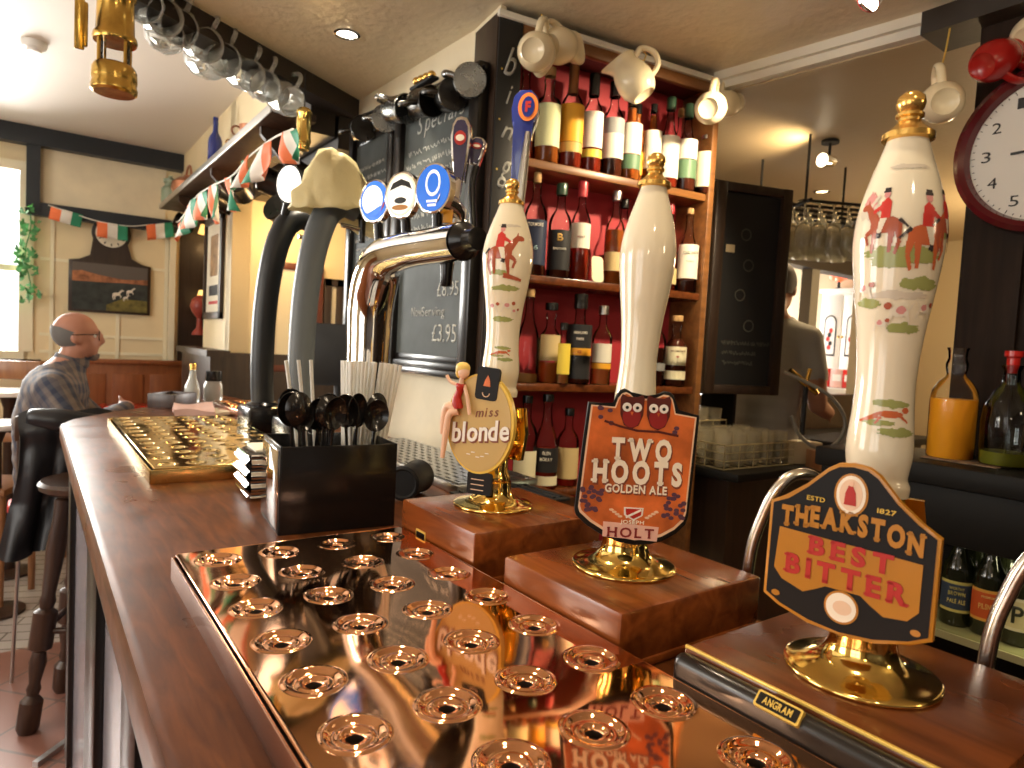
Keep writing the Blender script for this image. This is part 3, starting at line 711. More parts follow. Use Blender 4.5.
# "TWO HOOTS" clip
def clip_hoots(t, h):
    k = .000316*1.0
    def U(x, y): return ((x-815)*k, (440-y)*k)
    out = [(632, 225), (716, 228), (726, 196), (738, 180), (752, 174), (766, 180), (778, 190), (800, 194), (826, 194), (850, 194), (866, 186), (884, 176), (902, 178), (916, 190), (922, 208), (930, 240), (1004, 250), (1000, 330), (994, 460), (988, 590), (980, 620), (950, 652), (905, 680), (860, 692), (812, 698), (760, 690), (710, 674), (650, 640), (612, 608), (606, 590), (614, 470), (624, 330)]
    poly = [U(*p) for p in out]
    cx = sum(p[0] for p in poly)/len(poly); cy = sum(p[1] for p in poly)/len(poly)
    def scale(P, f): return [(cx+(a-cx)*f, cy+(c-cy)*f) for a, c in P]
    M = frame_M((-.062, -.074, h+.141), (-.60, -.80, .02)) @ Matrix.Scale(1.05, 4)
    b = MB(); b.prism(poly, -.006, .0, C_blackr, M=M, bev=.0015); c = b.build('pump_clip', t)
    b = MB(); b.prism(scale(poly, .945), 0, .0006, C_edge, M=M); b.build('border_line', c)
    b = MB(); b.prism(scale(poly, .915), 0, .0009, C_orange, M=M); b.build('face', c)
    b = MB()   # pair of owls on a branch
    for ox in (778, 866):
        b.prism([U(*p) for p in [(ox-40, 205), (ox-34, 192), (ox-18, 200), (ox+18, 200), (ox+34, 192), (ox+40, 205), (ox+38, 260), (ox+24, 295), (ox, 308), (ox-24, 295), (ox-38, 260)]], 0, .0014, C_brown, M=M)
        b.prism([(x_+U(ox, 268)[0], y_+U(ox, 268)[1]) for x_, y_ in ell(0, 0, 30*k, 34*k)], 0, .0018, C_maroon, M=M)
        for e in (-17, 17):
            q = U(ox+e, 235); b.prism(ell(q[0], q[1], 15*k, 15*k), 0, .0022, C_white, M=M); q = U(ox+e, 236); b.prism(ell(q[0], q[1], 5.5*k, 5.5*k, 14), 0, .0026, C_blackr, M=M)
        q = U(ox, 250); b.prism([(q[0]-5*k, q[1]), (q[0]+5*k, q[1]), (q[0], q[1]-12*k)][::-1], 0, .0028, C_orange, M=M)
    b.build('owl_emblem', c)
    b = MB()
    br = [U(690, 285), U(740, 300), U(800, 312), U(870, 312), U(935, 322)]
    for i in range(4):
        d = Vector((br[i+1][0]-br[i][0], br[i+1][1]-br[i][1])); b.box((0, 0, 0), (d.length*1.05, .0024, .0006), C_brown, M=M @ T3((br[i][0]+br[i+1][0])/2, (br[i][1]+br[i+1][1])/2, .0013) @ RZ(math.atan2(d.y, d.x)))
    b.build('branch', c)
    rd = random.Random(4)
    for (x, y, n, sp) in ((690, 270, 7, 26), (920, 310, 3, 12), (660, 545, 24, 34), (935, 555, 24, 34)):
        b = MB()
        for _ in range(n):
            q = U(x+rd.uniform(-sp, sp), y+rd.uniform(-sp*1.3, sp*1.3)); b.prism(ell(q[0], q[1], 9*k, 7*k, 9), 0, .0012+rd.random()*.0004, C_purple, M=M)
        b.build('hop_cluster', c)
    b = MB()
    def line(txt, x, y, w, hh, off, ser, dz=.0012):
        q = U(x, y); q2 = U(x+4, y+5)
        lettering(b, txt, M @ T3(q2[0], q2[1], 0), w*k, hh*k, C_shadow, z=dz-.0002, off=off*1.5, serif=ser)
        lettering(b, txt, M @ T3(q[0], q[1], 0), w*k, hh*k, C_cream, z=dz+.0004, off=off, serif=ser)
    line('TWO', 817, 376, 200, 68, .05, True); line('HOOTS', 808, 452, 296, 70, .05, True); line('GOLDEN ALE', 806, 508, 206, 26, .03, False)
    b.build('lettering', c)
    b = MB()   # brewery shield and name panel
    b.prism([U(*p) for p in [(770, 570), (836, 570), (834, 596), (804, 614), (772, 596)]][::-1], 0, .0016, C_white, M=M)
    b.prism([U(*p) for p in [(776, 574), (830, 574), (828, 594), (804, 608), (778, 594)]][::-1], 0, .0019, C_redl, M=M)
    b.box((0, 0, 0), (.018, .0022, .0004), C_white, M=M @ T3(*U(803, 590), .0020) @ RZ(.5))
    for s in (-1, 1):
        for q in range(4):
            w = U(804+s*(45+q*10), 602-q*7); b.prism(ell(w[0], w[1], 8*k, 4*k, 10), 0, .0014, C_edge, M=M)
    b.prism([U(*p) for p in [(704, 622), (760, 624), (890, 632), (886, 680), (704, 672)]][::-1], 0, .0014, C_pinkpanel, M=M)
    q = U(800, 630); lettering(b, 'JOSEPH', M @ T3(q[0], q[1]+.0035, 0), .025, .0036, C_cream, z=.0014, off=.02)
    q = U(797, 655); lettering(b, 'HOLT', M @ T3(q[0], q[1], 0), .049, .0098, C_holt, z=.0015, off=.02, serif=True)
    b.build('brewery_badge', c)
# "BEST BITTER" clip
def clip_bitter(t, h):
    M = frame_M((-.074, -.016, h+.122), (-.985, -.17, .03))
    W = .063
    top = [(W, .028), (.050, .036), (.034, .049), (.026, .058), (.019, .066), (.011, .071), (0, .0725), (-.011, .071), (-.019, .066), (-.026, .059), (-.034, .051), (-.050, .038), (-W, .032)]
    bot = [(-W, -.046), (-.050, -.053), (-.025, -.060), (0, -.0625), (.025, -.060), (.050, -.053), (W, -.046)]
    poly = top+bot
    M = M @ Matrix.Diagonal((1.03, 1.05, 1, 1))
    def sc(f): return [(a*f, .003+(c-.003)*f) for a, c in poly]
    b = MB(); b.prism(poly, -.006, 0, C_gold, M=M, bev=.001); c = b.build('pump_clip', t)
    b = MB(); b.prism(sc(.955), 0, .0007, C_blackr, M=M); b.build('face', c)
    b = MB(); b.prism([(.053, .007), (-.053, .012), (-.055, -.022), (-.048, -.030), (-.030, -.036), (-.020, -.031), (-.013, -.027), (.013, -.027), (.020, -.032), (.030, -.038), (.046, -.036), (.053, -.028)], 0, .0012, C_gold, M=M); b.build('gold_panel', c)
    b = MB(); b.prism(ell(0, .048, .0125, .0165), 0, .0012, C_gold, M=M); b.prism(ell(0, .048, .0108, .0148), 0, .0016, C_cream, M=M); b.prism(ell(0, .048, .0085, .0122), 0, .0019, C_edge, M=M)
    b.prism([(-.0045, .040), (.0045, .040), (.0035, .050), (.001, .055), (-.002, .055), (-.004, .049)], 0, .0023, C_redl, M=M); b.prism(ell(0, .0565, .0018, .002, 12), 0, .0024, C_flesh, M=M)
    b.build('oval_emblem', c)
    b = MB(); b.prism(ell(0, -.040, .0128, .0128), 0, .0012, C_gold, M=M); b.prism(ell(0, -.040, .0112, .0112), 0, .0016, C_cream, M=M); b.prism(ell(.001, -.040, .007, .0055, 16), 0, .0018, C_edge, M=M)
    b.build('round_emblem', c)
    for s in (-1, 1): b = MB(); b.prism(ell(s*.052, -.043, .0035, .0024, 12), 0, .0012, C_gold, M=M); b.build('hop_motif', c)
    b = MB()
    lettering(b, 'THEAKSTON', M @ T3(0, .0200, 0), .105, .0150, C_gold, z=.0010, off=.055, gap=.03, serif=True, arch=.0065, slope=-.04)
    lettering(b, 'BEST', M @ T3(0.003, .0020, 0), .062, .0134, C_redl, z=.0014, off=.045, serif=True, slope=-.03)
    lettering(b, 'BITTER', M @ T3(0, -.0170, 0), .091, .0146, C_redl, z=.0014, off=.045, serif=True, slope=-.03)
    lettering(b, 'ESTD', M @ T3(-.026, .040, 0), .014, .0035, C_rim, z=.0010, off=.01); lettering(b, '1827', M @ T3(.026, .040, 0), .013, .0035, C_rim, z=.0010, off=.01)
    b.build('lettering', c)
# oval "blonde" clip with a seated pin-up figure
def clip_blonde(t, h):
    M = frame_M((-.055, -.032, h+.138), (-.88, -.475, .02))
    b = MB(); b.prism(ell(0, 0, .058, .077, 56), -.010, 0, C_rim, M=M, bev=.002); c = b.build('pump_clip', t)
    b = MB(); b.prism(ell(-.001, 0, .0545, .0735, 56), 0, .0008, C_blonde, M=M); b.build('face', c)
    b = MB(); Mt = M @ T3(.010, .062, 0) @ RZ(-.08); b.prism(rrect(0, 0, .038, .050, .006), -.004, .0018, C_blackr, M=Mt); b.prism([(-.006, -.004), (.006, -.004), (.004, .006), (0, .013), (-.004, .005)], 0, .0024, C_orange, M=Mt)
    b.torus(.006, .0008, C_edge, M=Mt @ T3(0, -.014, .0018), u=16, v=6, a0=PI, a1=2*PI); b.build('brewery_tag', c)
    b = MB(); Mt = M @ T3(.004, -.092, -.002); b.prism(rrect(0, 0, .042, .034, .004), -.005, .0, C_blackr, M=Mt)
    for q in range(3): b.box((-.003, .006-q*.008, .0004), (.022, .0012, .0005), C_edge, M=Mt)
    b.build('price_tag', c)
    b = MB(); lettering(b, 'blonde', M @ T3(.003, -.0125, 0) @ RZ(.12), .100, .029, C_shadow, z=.0010, off=.05, gap=.0, shear=.18); lettering(b, 'blonde', M @ T3(.0015, -.011, 0) @ RZ(.12), .100, .029, C_white, z=.0017, off=.022, gap=.02, shear=.18)
    lettering(b, 'miss', M @ T3(.012, .019, 0) @ RZ(.12), .040, .014, C_shadow, z=.0012, off=.0, shear=.3); 
    for q in range(5): b.box((-.016+q*.008, -.048+.004*math.sin(q*2), .0012), (.006, .0012, .0008), C_white, M=M)
    b.build('lettering', c)
    b = MB()   # relief figure sitting on the oval's edge
    F = M @ T3(-.040, .036, .004) @ Matrix.Diagonal((1.15, 1.15, 1.15, 1))
    b.ball((.008, .036, 0), (.0085, .0095, .007), C_flesh, M=F, u=14, v=10); b.ball((.006, .041, -.001), (.0105, .0085, .008), C_hair, M=F, u=14, v=10); b.ball((.000, .036, -.001), (.004, .009, .006), C_hair, M=F, u=10, v=8)
    b.tube([(.006, .028, 0), (.005, .020, 0)], [.003, .004], C_flesh, M=F, seg=8)
    b.tube(smooth_path([(.005, .020, 0), (.004, .012, 0), (.000, .000, 0), (.002, -.014, 0)], 4), [.006, .0068, .007, .0066, .0054, .0048, .0048, .0052, .006, .0068, .007, .0074, .007], C_red if False else C_redl, M=F, seg=10)
    b.tube(smooth_path([(.010, .018, 0), (.017, .002, .002), (.022, -.020, .002)], 4), .0026, C_flesh, M=F, seg=8)
    b.tube(smooth_path([(-.001, .018, 0), (-.012, .022, 0), (-.018, .030, 0)], 4), .0024, C_flesh, M=F, seg=8)
    b.tube(smooth_path([(0, -.014, 0), (-.014, -.012, .002), (-.018, -.030, .002), (-.019, -.050, .002)], 4), [.007, .0066, .006, .0055, .005, .0046, .0045, .0046, .0046, .0042, .0038, .0034, .003], C_flesh, M=F, seg=10)
    b.tube(smooth_path([(.002, -.016, 0), (-.008, -.022, .004), (-.012, -.046, .004), (-.016, -.082, .003)], 4), [.007, .0066, .006, .0055, .005, .0046, .0045, .0046, .0046, .0042, .0038, .0034, .003], C_flesh, M=F, seg=10)
    b.build('pin_up_figure', c)
# direction towards the camera, so that the transfers sit on the customers' side
pump('hand pump with round base, cream hunting scene handle and oval blonde ale clip', .613, .880, 1.178, (.497, .735, .754, .975), M_box, grow(jump_scene(), 1.85), math.atan2(-.80, -.75), clip_blonde, fox=grow(fox_scene(), .9), plate=(.905, .030), fat=1.04, lean=(.012, .008), zc=.172, hs=1.04)
pump('hand pump with plain cream handle and orange clip showing two owls', .611, .582, 1.167, (.497, .742, .472, .683), M_box, None, 0, clip_hoots, lean=(.024, .013), spout=.507, fat=.87, hs=1.05)
pump('nearest hand pump, red huntsmen on its handle and black gold bitter clip', .613, .285, 1.158, (.494, .738, .155, .402), M_boxd, [([(x*1.55, y*1.62+8) for x, y in P], m) for P, m in hunt_scene()], math.atan2(-.47, -.88), clip_bitter, fox=grow(fox_scene(), 1.2), plate=(.292, .040), black_front=True, spout=.236, fat=.90, hs=1.06, zc=.158, lean=(.01, .005))

# ------------------------------------------------------------------ lager font, dark fonts and bar-top bits
def medallion(t, o, n, rx, ry, face, rim, draw=None, name='medallion'):
    M = frame_M(o, n)
    b = MB(); b.prism(ell(0, 0, rx, ry, 40), -.016, 0, rim, M=M, bev=.004); md = b.build(name, t)
    b = MB(); b.prism(ell(0, 0, rx*.90, ry*.90, 40), 0, .0012, face, M=M); b.build('lit_face', md)
    if draw:
        b = MB(); draw(b, M); b.build('emblem', md)
    return md
E_blue = mat('lit_blue', (.03, .20, .85), .25, em=(.02, .18, .9), es=.45); E_white = mat('lit_white', (.95, .93, .85), .3, em=(1, .97, .9), es=.8); E_cream = mat('lit_cream', (.95, .88, .70), .3, em=(1, .9, .7), es=.35)
E_oval = mat('lit_oval_white', (.95, .94, .9), .3, em=(1, .97, .92), es=2.2)
t = thing('lager_font', 'curved chrome lager font with three lit round badges along its arm', 'beer font', (.662, 1.49, CT))
P = smooth_path([(0, .018, .004), (0, .018, .15), (0, .018, .30), (0, .012, .43), (0, -.040, .515), (0, -.14, .532), (0, -.28, .532), (0, -.395, .530)], 6)
nP = len(P); R = [.055 - .006*min(1, k/18) + (0.006*math.sin(PI*min(1, max(0, (k-12)/16)))) - .012*max(0, min(1, (k-20)/14)) for k in range(nP)]
b = MB(); b.tube(P, R, M_chrome, seg=32); b.build('column', t, angle=60)
b = MB(); b.lathe([(0, 0), (.078, 0), (.080, .004), (.074, .010), (.058, .016), (.053, .022), (.052, .03), (0, .03)], M_chrome, seg=40, M=T3(0, .018, 0)); b.build('base_flange', t)
b = MB(); b.lathe([(0, 0), (.034, 0), (.036, .004), (.030, .012), (.022, .020), (.021, .050), (0, .052)], M_black, seg=28, M=align_z((0, -1, 0), (0, -.398, .530))); b.build('end_cap', t)
def d_waves(b, M):
    b.prism(ell(-.004, .002, .030, .034, 24), .001, .0018, E_white, M=M); b.prism([(-.02, -.030), (.012, -.036), (.03, -.018), (.02, -.012), (0, -.022)], .001, .002, E_blue, M=M)
    b.prism([(.022, -.026), (.030, -.016), (.034, -.004), (.030, -.006)], .001, .0022, C_redl, M=M)
def d_black(b, M):
    b.prism(ell(0, 0, .034, .041, 30), .001, .0016, E_white, M=M); b.prism([(-.030, .010), (-.022, .026), (0, .034), (.022, .026), (.030, .010), (.012, .018), (0, .020), (-.012, .016)], .001, .0022, M_black, M=M)
    b.prism(ell(0, -.012, .016, .007), .001, .002, M_black, M=M); b.prism(ell(0, -.027, .022, .006), .001, .002, C_gold, M=M)
def d_oval(b, M):
    b.torus(.020, .003, E_white, M=M @ T3(0, .010, .001) @ Matrix.Diagonal((.8, 1.15, .4, 1)), u=28, v=8)
    for q in range(2): b.box((0, -.026-q*.008, .0014), (.026-q*.006, .0045, .001), E_white, M=M)
for k, (pp, dr, fc, rm, lb) in enumerate((((433, 188, 1.335), d_oval, E_blue, M_chrome, 0), ((401, 195, 1.44), d_black, E_cream, M_chrome, 0), ((374, 201, 1.56), d_waves, E_blue, M_chrome, 0))):
    o = dep(*pp)-Vector((.662, 1.49, CT)); rr = (.044, .0515)
    medallion(t, o, (-.90, -.44, .02), rr[0], rr[1], fc, rm, dr)
    b = MB(); b.tube([o+Vector((.012, .003, -.03)), Vector((.010, o.y+.01, .545))], .011, M_black); b.tube([o+Vector((.01, .004, 0)), o+Vector((.05, .02, -.004))], .012, M_black); b.build('badge_stem', t)
# tap body, spout and lens handles on the bar staff's side
o = dep(447, 205, 1.36)-Vector((.662, 1.49, CT))
b = MB(); b.tube([o+Vector((-.03, 0, .012)), o+Vector((.01, 0, .002)), o+Vector((.03, 0, -.012)), o+Vector((.034, .0, -.03))], [.022, .020, .018, .012], M_chrome, seg=18); b.tube([o+Vector((.03, 0, -.012)), o+Vector((.02, 0, -.10))], [.012, .010], M_steel, seg=14); b.build('tap_body', t)
o2 = dep(447, 262, 1.36)-Vector((.662, 1.49, CT))
b = MB(); b.lathe([(0, -.050), (.010, -.050), (.012, -.045), (.013, -.02), (.016, 0), (.016, .03), (0, .03)], M_black, seg=20, M=T3(*o2)); b.build('spout', t, label='black spout nozzle')
b = MB(); b.prism([(-.010, -.018), (.010, -.018), (.010, .010), (.004, .020), (-.006, .018), (-.010, .008)], -.004, .004, mat('amber_clip', (.85, .38, .03), .3), M=frame_M(dep(448, 214, 1.355)-Vector((.662, 1.49, CT)), -FWD), bev=.001); b.build('amber_tag', t)
lens = mat('lens_handle_red_blue', (.022, .012, .05), .1, coat=.6)
def lens_handle(px, py, d, w, h, tilt, lab):
    o = dep(px, py, d)-Vector((.662, 1.49, CT)); M = frame_M(o, (-.7, -.7, .0), up=(tilt, -tilt, 1))
    pts = [(-.28*w, -h*.5), (.28*w, -h*.5), (.42*w, -.1*h), (.5*w, .2*h), (.45*w, .38*h), (.25*w, .48*h), (0, .5*h), (-.25*w, .48*h), (-.45*w, .38*h), (-.5*w, .2*h), (-.42*w, -.1*h)]
    b = MB(); b.prism(pts, -.010, .010, M_chrome, M=M, bev=.004); hd = b.build('tap_handle', t, label=lab)
    b = MB(); b.prism([(x*.78, y*.88) for x, y in pts], .009, .0112, lens, M=M); b.prism(ell(0, .16*h, w*.30, h*.11), .009, .0125, C_redl, M=M); b.prism(ell(0, .16*h, w*.22, h*.05), .009, .0132, C_cream, M=M); b.build('badge', hd)
    return o
q = lens_handle(461, 150, 1.40, .042, .135, .0, 'chrome rimmed dark blue and red lens handle')
b = MB(); b.tube([q+Vector((0, 0, -.06)), o+Vector((.02, 0, .01))], .008, M_chrome); b.build('lever', t)
q = lens_handle(477, 152, 1.42, .034, .060, .12, 'short round badge handle')
b = MB(); b.tube(smooth_path([q+Vector((0, 0, -.03)), dep(472, 190, 1.42)-Vector((.662, 1.49, CT)), dep(474, 238, 1.42)-Vector((.662, 1.49, CT))], 5), .008, M_black); b.build('lever', t)

t = thing('tap_lever', 'navy blue tap lever with orange oval F badge behind the blonde ale pump', 'tap lever', tuple(onz(500, 478, CT+.009)))
o = dep(522, 150, 1.46)-Vector(t.location)
b = MB(); b.lathe([(0, 0), (.030, 0), (.032, .006), (.020, .012), (.014, .018), (0, .018)], M_black, seg=20); b.tube(smooth_path([(0, 0, .012), (0, 0, o.z-.34), (o.x*.4, o.y*.4, o.z-.22), (o.x, o.y, o.z-.14)], 5), .012, M_black, seg=12); b.build('post', t)
M = frame_M(o, (-.72, -.69, 0), up=(.03, -.02, 1))
b = MB(); b.prism([(-.014, -.16), (.014, -.16), (.016, .03), (.026, .055), (.030, .085), (.026, .112), (.012, .126), (-.012, .126), (-.026, .112), (-.030, .085), (-.026, .055), (-.016, .03)], -.012, .012, M_navy, M=M, bev=.005); hd = b.build('lever_body', t)
b = MB(); b.prism(ell(.008, .088, .022, .030), .010, .0145, M_orange, M=M); b.prism(ell(.008, .088, .014, .022), .010, .0155, M_navy, M=M); lettering(b, 'F', M @ T3(.008, .088, 0), .012, .020, C_redl, z=.0155, off=.05); b.build('badge', hd)
b = MB(); b.tube([M @ Vector((.012, .035, .012)), M @ Vector((.010, -.05, .014)), M @ Vector((.006, -.16, .012))], [.006, .010, .011], M_steel, seg=14); b.build('grip', t, label='steel grip')

def dark_font(name, label, x, y, mm, bagged):
    t = thing(name, label, 'beer font', (x, y, CT))
    P = smooth_path([(.000, 0, .09), (-.006, 0, .24), (.000, 0, .44), (.022, 0, .60), (.058, 0, .705), (.105, 0, .735), (.15, -.004, .722)], 6)
    n = len(P); R = [.036+.006*(k/n) if k < n*.7 else .041-.010*(k/n-.7)/.3 for k in range(n)]
    b = MB(); b.tube(P, R, mm, seg=28); b.build('curved_column', t, angle=60)
    b = MB(); b.box((0, 0, .048), (.125, .165, .094), M_black, bev=.012); b.lathe([(0, .09), (.052, .09), (.052, .10), (.044, .108), (0, .108)], M_black, seg=28); b.build('base', t)
    b = MB(); b.tube([(.14, -.004, .725), (.185, -.004, .717)], [.026, .020], M_black, seg=18); b.tube([(.165, -.004, .705), (.168, -.004, .63)], [.012, .009], M_black, seg=14); b.tube([(.10, -.004, .675), (.165, -.004, .67)], .007, M_chrome, seg=10); b.build('spout', t)
    return t
t1 = dark_font('beer_font', 'curved matt grey beer font with a plastic bag over its head', .655, 1.96, M_greyfont, True)
t2 = dark_font('beer_font', 'curved black beer font with a lit white oval badge', .640, 2.31, M_blackfont, False)
o = dep(289, 184, 2.16)-Vector((.640, 2.31, CT))
medallion(t2, o, (-.62, -.78, .05), .044, .066, E_oval, M_blackfont, None, 'oval_badge')
b = MB(); b.tube([o+Vector((.012, .012, 0)), (.05, 0, .72)], .014, M_blackfont); b.build('badge_stem', t2)
# plastic bag: a crumpled hood
bagm = mat('plastic_bag_film', (.84, .73, .42), .35, trans=.25, ior=1.1, bump=.7, bscale=22)
pb = thing('plastic_bag', 'pale yellow plastic bag pulled over the grey beer font', 'plastic bag', (.655+.066, 1.943, CT+.735))
rd = random.Random(5)
def bagf(a, z): return 1+.09*math.sin(3*a+z*20)+.05*math.sin(7*a-z*45)+.03*math.sin(11*a+z*80)
b = MB()
prof = [(0, .150), (.022, .148), (.044, .136), (.061, .112), (.072, .08), (.080, .045), (.086, .012), (.088, -.014), (.092, -.032)]
b.lathe(prof, bagm, seg=44, rfn=bagf)
for v in b.bm.verts:
    v.co.x = v.co.x*1.35 + .012 + max(0, v.co.x)*(.10-v.co.z)*3.6; v.co.z -= max(0, v.co.x-.02)*.42; v.co.y *= .80
    if v.co.z < .0 and -.02 < v.co.x < .10 and v.co.y < 0: v.co.z += .035*math.exp(-((v.co.x-.06)/.03)**2)
for v in b.bm.verts:
    v.co += .010*mnoise.noise_vector(v.co*22)+.005*mnoise.noise_vector(v.co*60)
o = b.build('hood', pb, angle=80); sm = o.modifiers.new('s', 'SOLIDIFY'); sm.thickness = .0012
# caddy with spoons and straws
t = thing('bar_caddy', 'black plastic bar caddy holding spoons and straws behind the copper tray', 'caddy', (.449, 1.180, CT), math.radians(-6))
b = MB(); W, D, H = .200, .160, .150
for (c, s) in (((0, -D/2, H/2), (W, .004, H)), ((0, D/2, H/2), (W, .004, H)), ((-W/2, 0, H/2), (.004, D, H)), ((W/2, 0, H/2), (.004, D, H)), ((0, 0, .003), (W, D, .005)), ((.0, 0, H/2-.01), (.003, D, H-.02)), ((-.05, .01, H/2-.01), (.1, .003, H-.02))): b.box(c, s, M_black, bev=.0012)
b.build('body', t)
b = MB(); b.box((-W/2-.003, 0, H/2), (.003, D*.9, H*.9), M_chrome, bev=.001); b.build('side_trim', t, label='chrome strip')
Mc = Matrix.Translation((.449, 1.180, CT)) @ RZ(math.radians(-6))
def spoon_mesh():
    b = MB(); b.tube(smooth_path([(0, 0, 0), (.001, 0, .08), (0, 0, .165)], 5), [.0026]*10+[.0032], M_black, seg=8)
    n0 = len(b.bm.verts)
    def f(u, v):
        a = u*2*PI; r = v; x = .0235*r*math.cos(a); z = .190+.030*r*math.sin(a); y = .012*(1-r*r); return (x, y, z)
    b.quadgrid(f, 22, 5, M_black, thick=.0016)
    return b
proto = spoon_mesh().build('plastic_spoon'); first = True
rd = random.Random(11)
spots = [(-.075, -.055), (-.062, -.030), (-.045, -.060), (-.040, -.020), (-.026, -.052), (-.015, -.030), (-.060, -.066), (-.030, -.066), (.022, -.060), (.034, -.040), (.046, -.062), (.056, -.045), (.030, -.020), (-.012, -.064)]
for k, (x, y) in enumerate(spots):
    o = proto if first else proto.copy()
    if not first: COL.objects.link(o)
    first = False
    lx = (x+.030)*.75 if x < .01 else (x-.03)*.9
    o.matrix_world = Mc @ T3(x, y, .010+rd.uniform(0, .025)) @ RX(rd.uniform(-.05, .10)) @ RY(lx*3.2+rd.uniform(-.08, .08)) @ RZ(rd.uniform(-.5, .5)+(PI if rd.random() < .5 else 0))
    tag(o, 'black plastic spoon standing bowl up in the black caddy', 'spoon', 'black plastic spoons in the bar caddy')
strawm = mat('clear_straw_plastic', (.90, .87, .80), .3, trans=.12, ior=1.2)
b = MB(); b.lathe([(.0034, 0), (.0034, .285), (.0028, .285), (.0028, 0)], strawm, seg=12); proto = b.build('drinking_straw')
first = True
k = 0
for i in range(7):
    for j in range(5):
        x = .046+i*.0075; y = .012+j*.011+(i % 2)*.004
        o = proto if first else proto.copy()
        if not first: COL.objects.link(o)
        first = False
        o.matrix_world = Mc @ T3(x, y, .008) @ RX(rd.uniform(-.06, .03)) @ RY((i-1)*.030+rd.uniform(-.015, .03))
        tag(o, 'clear drinking straw standing in the right compartment of the black caddy', 'straw', 'clear drinking straws bundled in the bar caddy')
for i in range(3):
    o = proto.copy(); COL.objects.link(o); o.matrix_world = Mc @ T3(-.028+i*.011, .045, .008) @ RY(-.16+.04*i)
    tag(o, 'clear straw leaning behind the spoons, apart from the big bundle', 'straw', 'clear straws behind the spoons')
# chrome napkin dispenser
t = thing('napkin_dispenser', 'chrome and black napkin dispenser between caddy and brass tray', 'napkin dispenser', (.412, 1.435, CT), math.radians(-4))
b = MB(); b.box((0, 0, .047), (.090, .135, .090), M_black, bev=.010); b.build('body', t)
b = MB()
b.quadgrid(lambda u, v: (-.050+.004*math.sin(v*22), -.066+.132*u, .006+.085*v), 6, 40, M_chrome, thick=.003); b.build('wavy_side', t, label='rippled chrome side')
b = MB(); b.quadgrid(lambda u, v: (-.046+.09*u, -.072+.004*math.sin(v*22), .006+.085*v), 6, 40, M_chrome, thick=.003); b.build('wavy_front', t, label='rippled chrome front')
b = MB(); b.box((0.004, .02, .094), (.07, .10, .006), M_paper, bev=.002); b.build('napkins', t, label='white paper napkins')
# black round canister lying beside the caddy
t = thing('canister', 'black round canister lying right of the caddy', 'canister', tuple(onz(404, 500, CT)), 0)
q = dep(411, 470, 1.30)-t.location
b = MB(); r = .037
b.lathe([(0, -.05), (r-.004, -.05), (r, -.046), (r, -.042), (r-.003, -.038), (r-.003, .038), (r, .042), (r, .048), (r-.006, .05), (r-.010, .046), (0, .046)], M_blackm, seg=36, M=align_z((-.75, -.66, 0), (.028, .026, r))); b.build('body', t)
# perforated steel drip tray below the lager font
t = thing('font_drip_tray', 'perforated grey steel drip tray under the lager taps', 'drip tray', (.885, 1.60, CT))
b = MB()
for i in range(9):
    for j in range(16):
        x0_, y0_ = -.10+i*.0225, -.33+j*.042
        sl = .008+.0
        # plate cell with a slot: four strips
        b.box((x0_+.01125, y0_+.004, .022), (.0225, .010, .003), M_steel); b.box((x0_+.003, y0_+.021, .022), (.006, .030, .003), M_steel); b.box((x0_+.0185, y0_+.021, .022), (.008, .030, .003), M_steel); b.box((x0_+.01125, y0_+.038, .022), (.0225, .010, .003), M_steel)
b.build('perforated_plate', t, smooth=False)
b = MB(); b.box((0, 0, .006), (.22, .69, .010), M_tray_in)
for (c, s) in (((-.108, 0, .011), (.010, .70, .022)), ((.108, 0, .011), (.010, .70, .022)), ((0, -.345, .011), (.22, .012, .022)), ((0, .350, .011), (.22, .010, .022))): b.box(c, s, M_steel, bev=.002)
b.build('pan', t)
b = MB(); b.box((0, 0, .004), (.22, .16, .007), M_blackm, bev=.003)
for i in range(10): b.box((-.09+i*.02, 0, .009), (.008, .14, .004), M_blackm)
o = b.build('rubber_bar_mat'); o.location = (.870, 1.185, CT+.001); tag(o, 'black rubber bar mat in front of the steel drip tray', 'bar mat')
# far end: towel, papers, bottles, wooden box
M_towel = mat('towel_pink', (.72, .48, .42), .9, bump=.3, bscale=200); M_towel2 = mat('paper_bright', (.86, .78, .60), .7)
def cloth(name, px0, px1, m, lab, cat, z=.012, w=.2, sd=1):
    a = onz(*px0, CT); c = onz(*px1, CT); rd = random.Random(sd)
    d = (c-a); n = Vector((-d.y, d.x, 0)).normalized()
    b = MB(); b.quadgrid(lambda u, v: a+d*u+n*(v*w)+Vector((0, 0, z+.006*math.sin(u*5+v*3)+.004*math.sin(v*7))), 24, 12, m, thick=z*.9)
    o = b.build(name); return tag(o, lab, cat)
cloth('bar_towel', (173, 418), (215, 418), M_towel, 'folded pink bar towel at the far end of the brass tray', 'towel', z=.030, w=.26, sd=2)
cloth('paper_sheet', (214, 417), (262, 415), M_towel2, 'bright sheet of paper beside the pink towel', 'paper', z=.012, w=.22, sd=3)
t = thing('wooden_box', 'low dark wooden box at the far corner of the bar', 'box', tuple(onz(168, 407, CT)+Vector((.02, .02, 0))), .85)
b = MB()
for (c, s) in (((0, -.06, .03), (.16, .006, .06)), ((0, .06, .03), (.16, .006, .06)), ((-.08, 0, .03), (.006, .12, .06)), ((.08, 0, .03), (.006, .12, .06)), ((0, 0, .004), (.16, .12, .006))): b.box(c, s, M_stoolwood, bev=.001)
b.build('body', t)
b = MB(); b.box((0, 0, .042), (.13, .09, .010), M_paper); b.build('papers', t)
t = thing('sauce_bottle', 'small clear bottle with gold cap standing by the pillar', 'bottle', tuple(onz(192, 402, CT)))
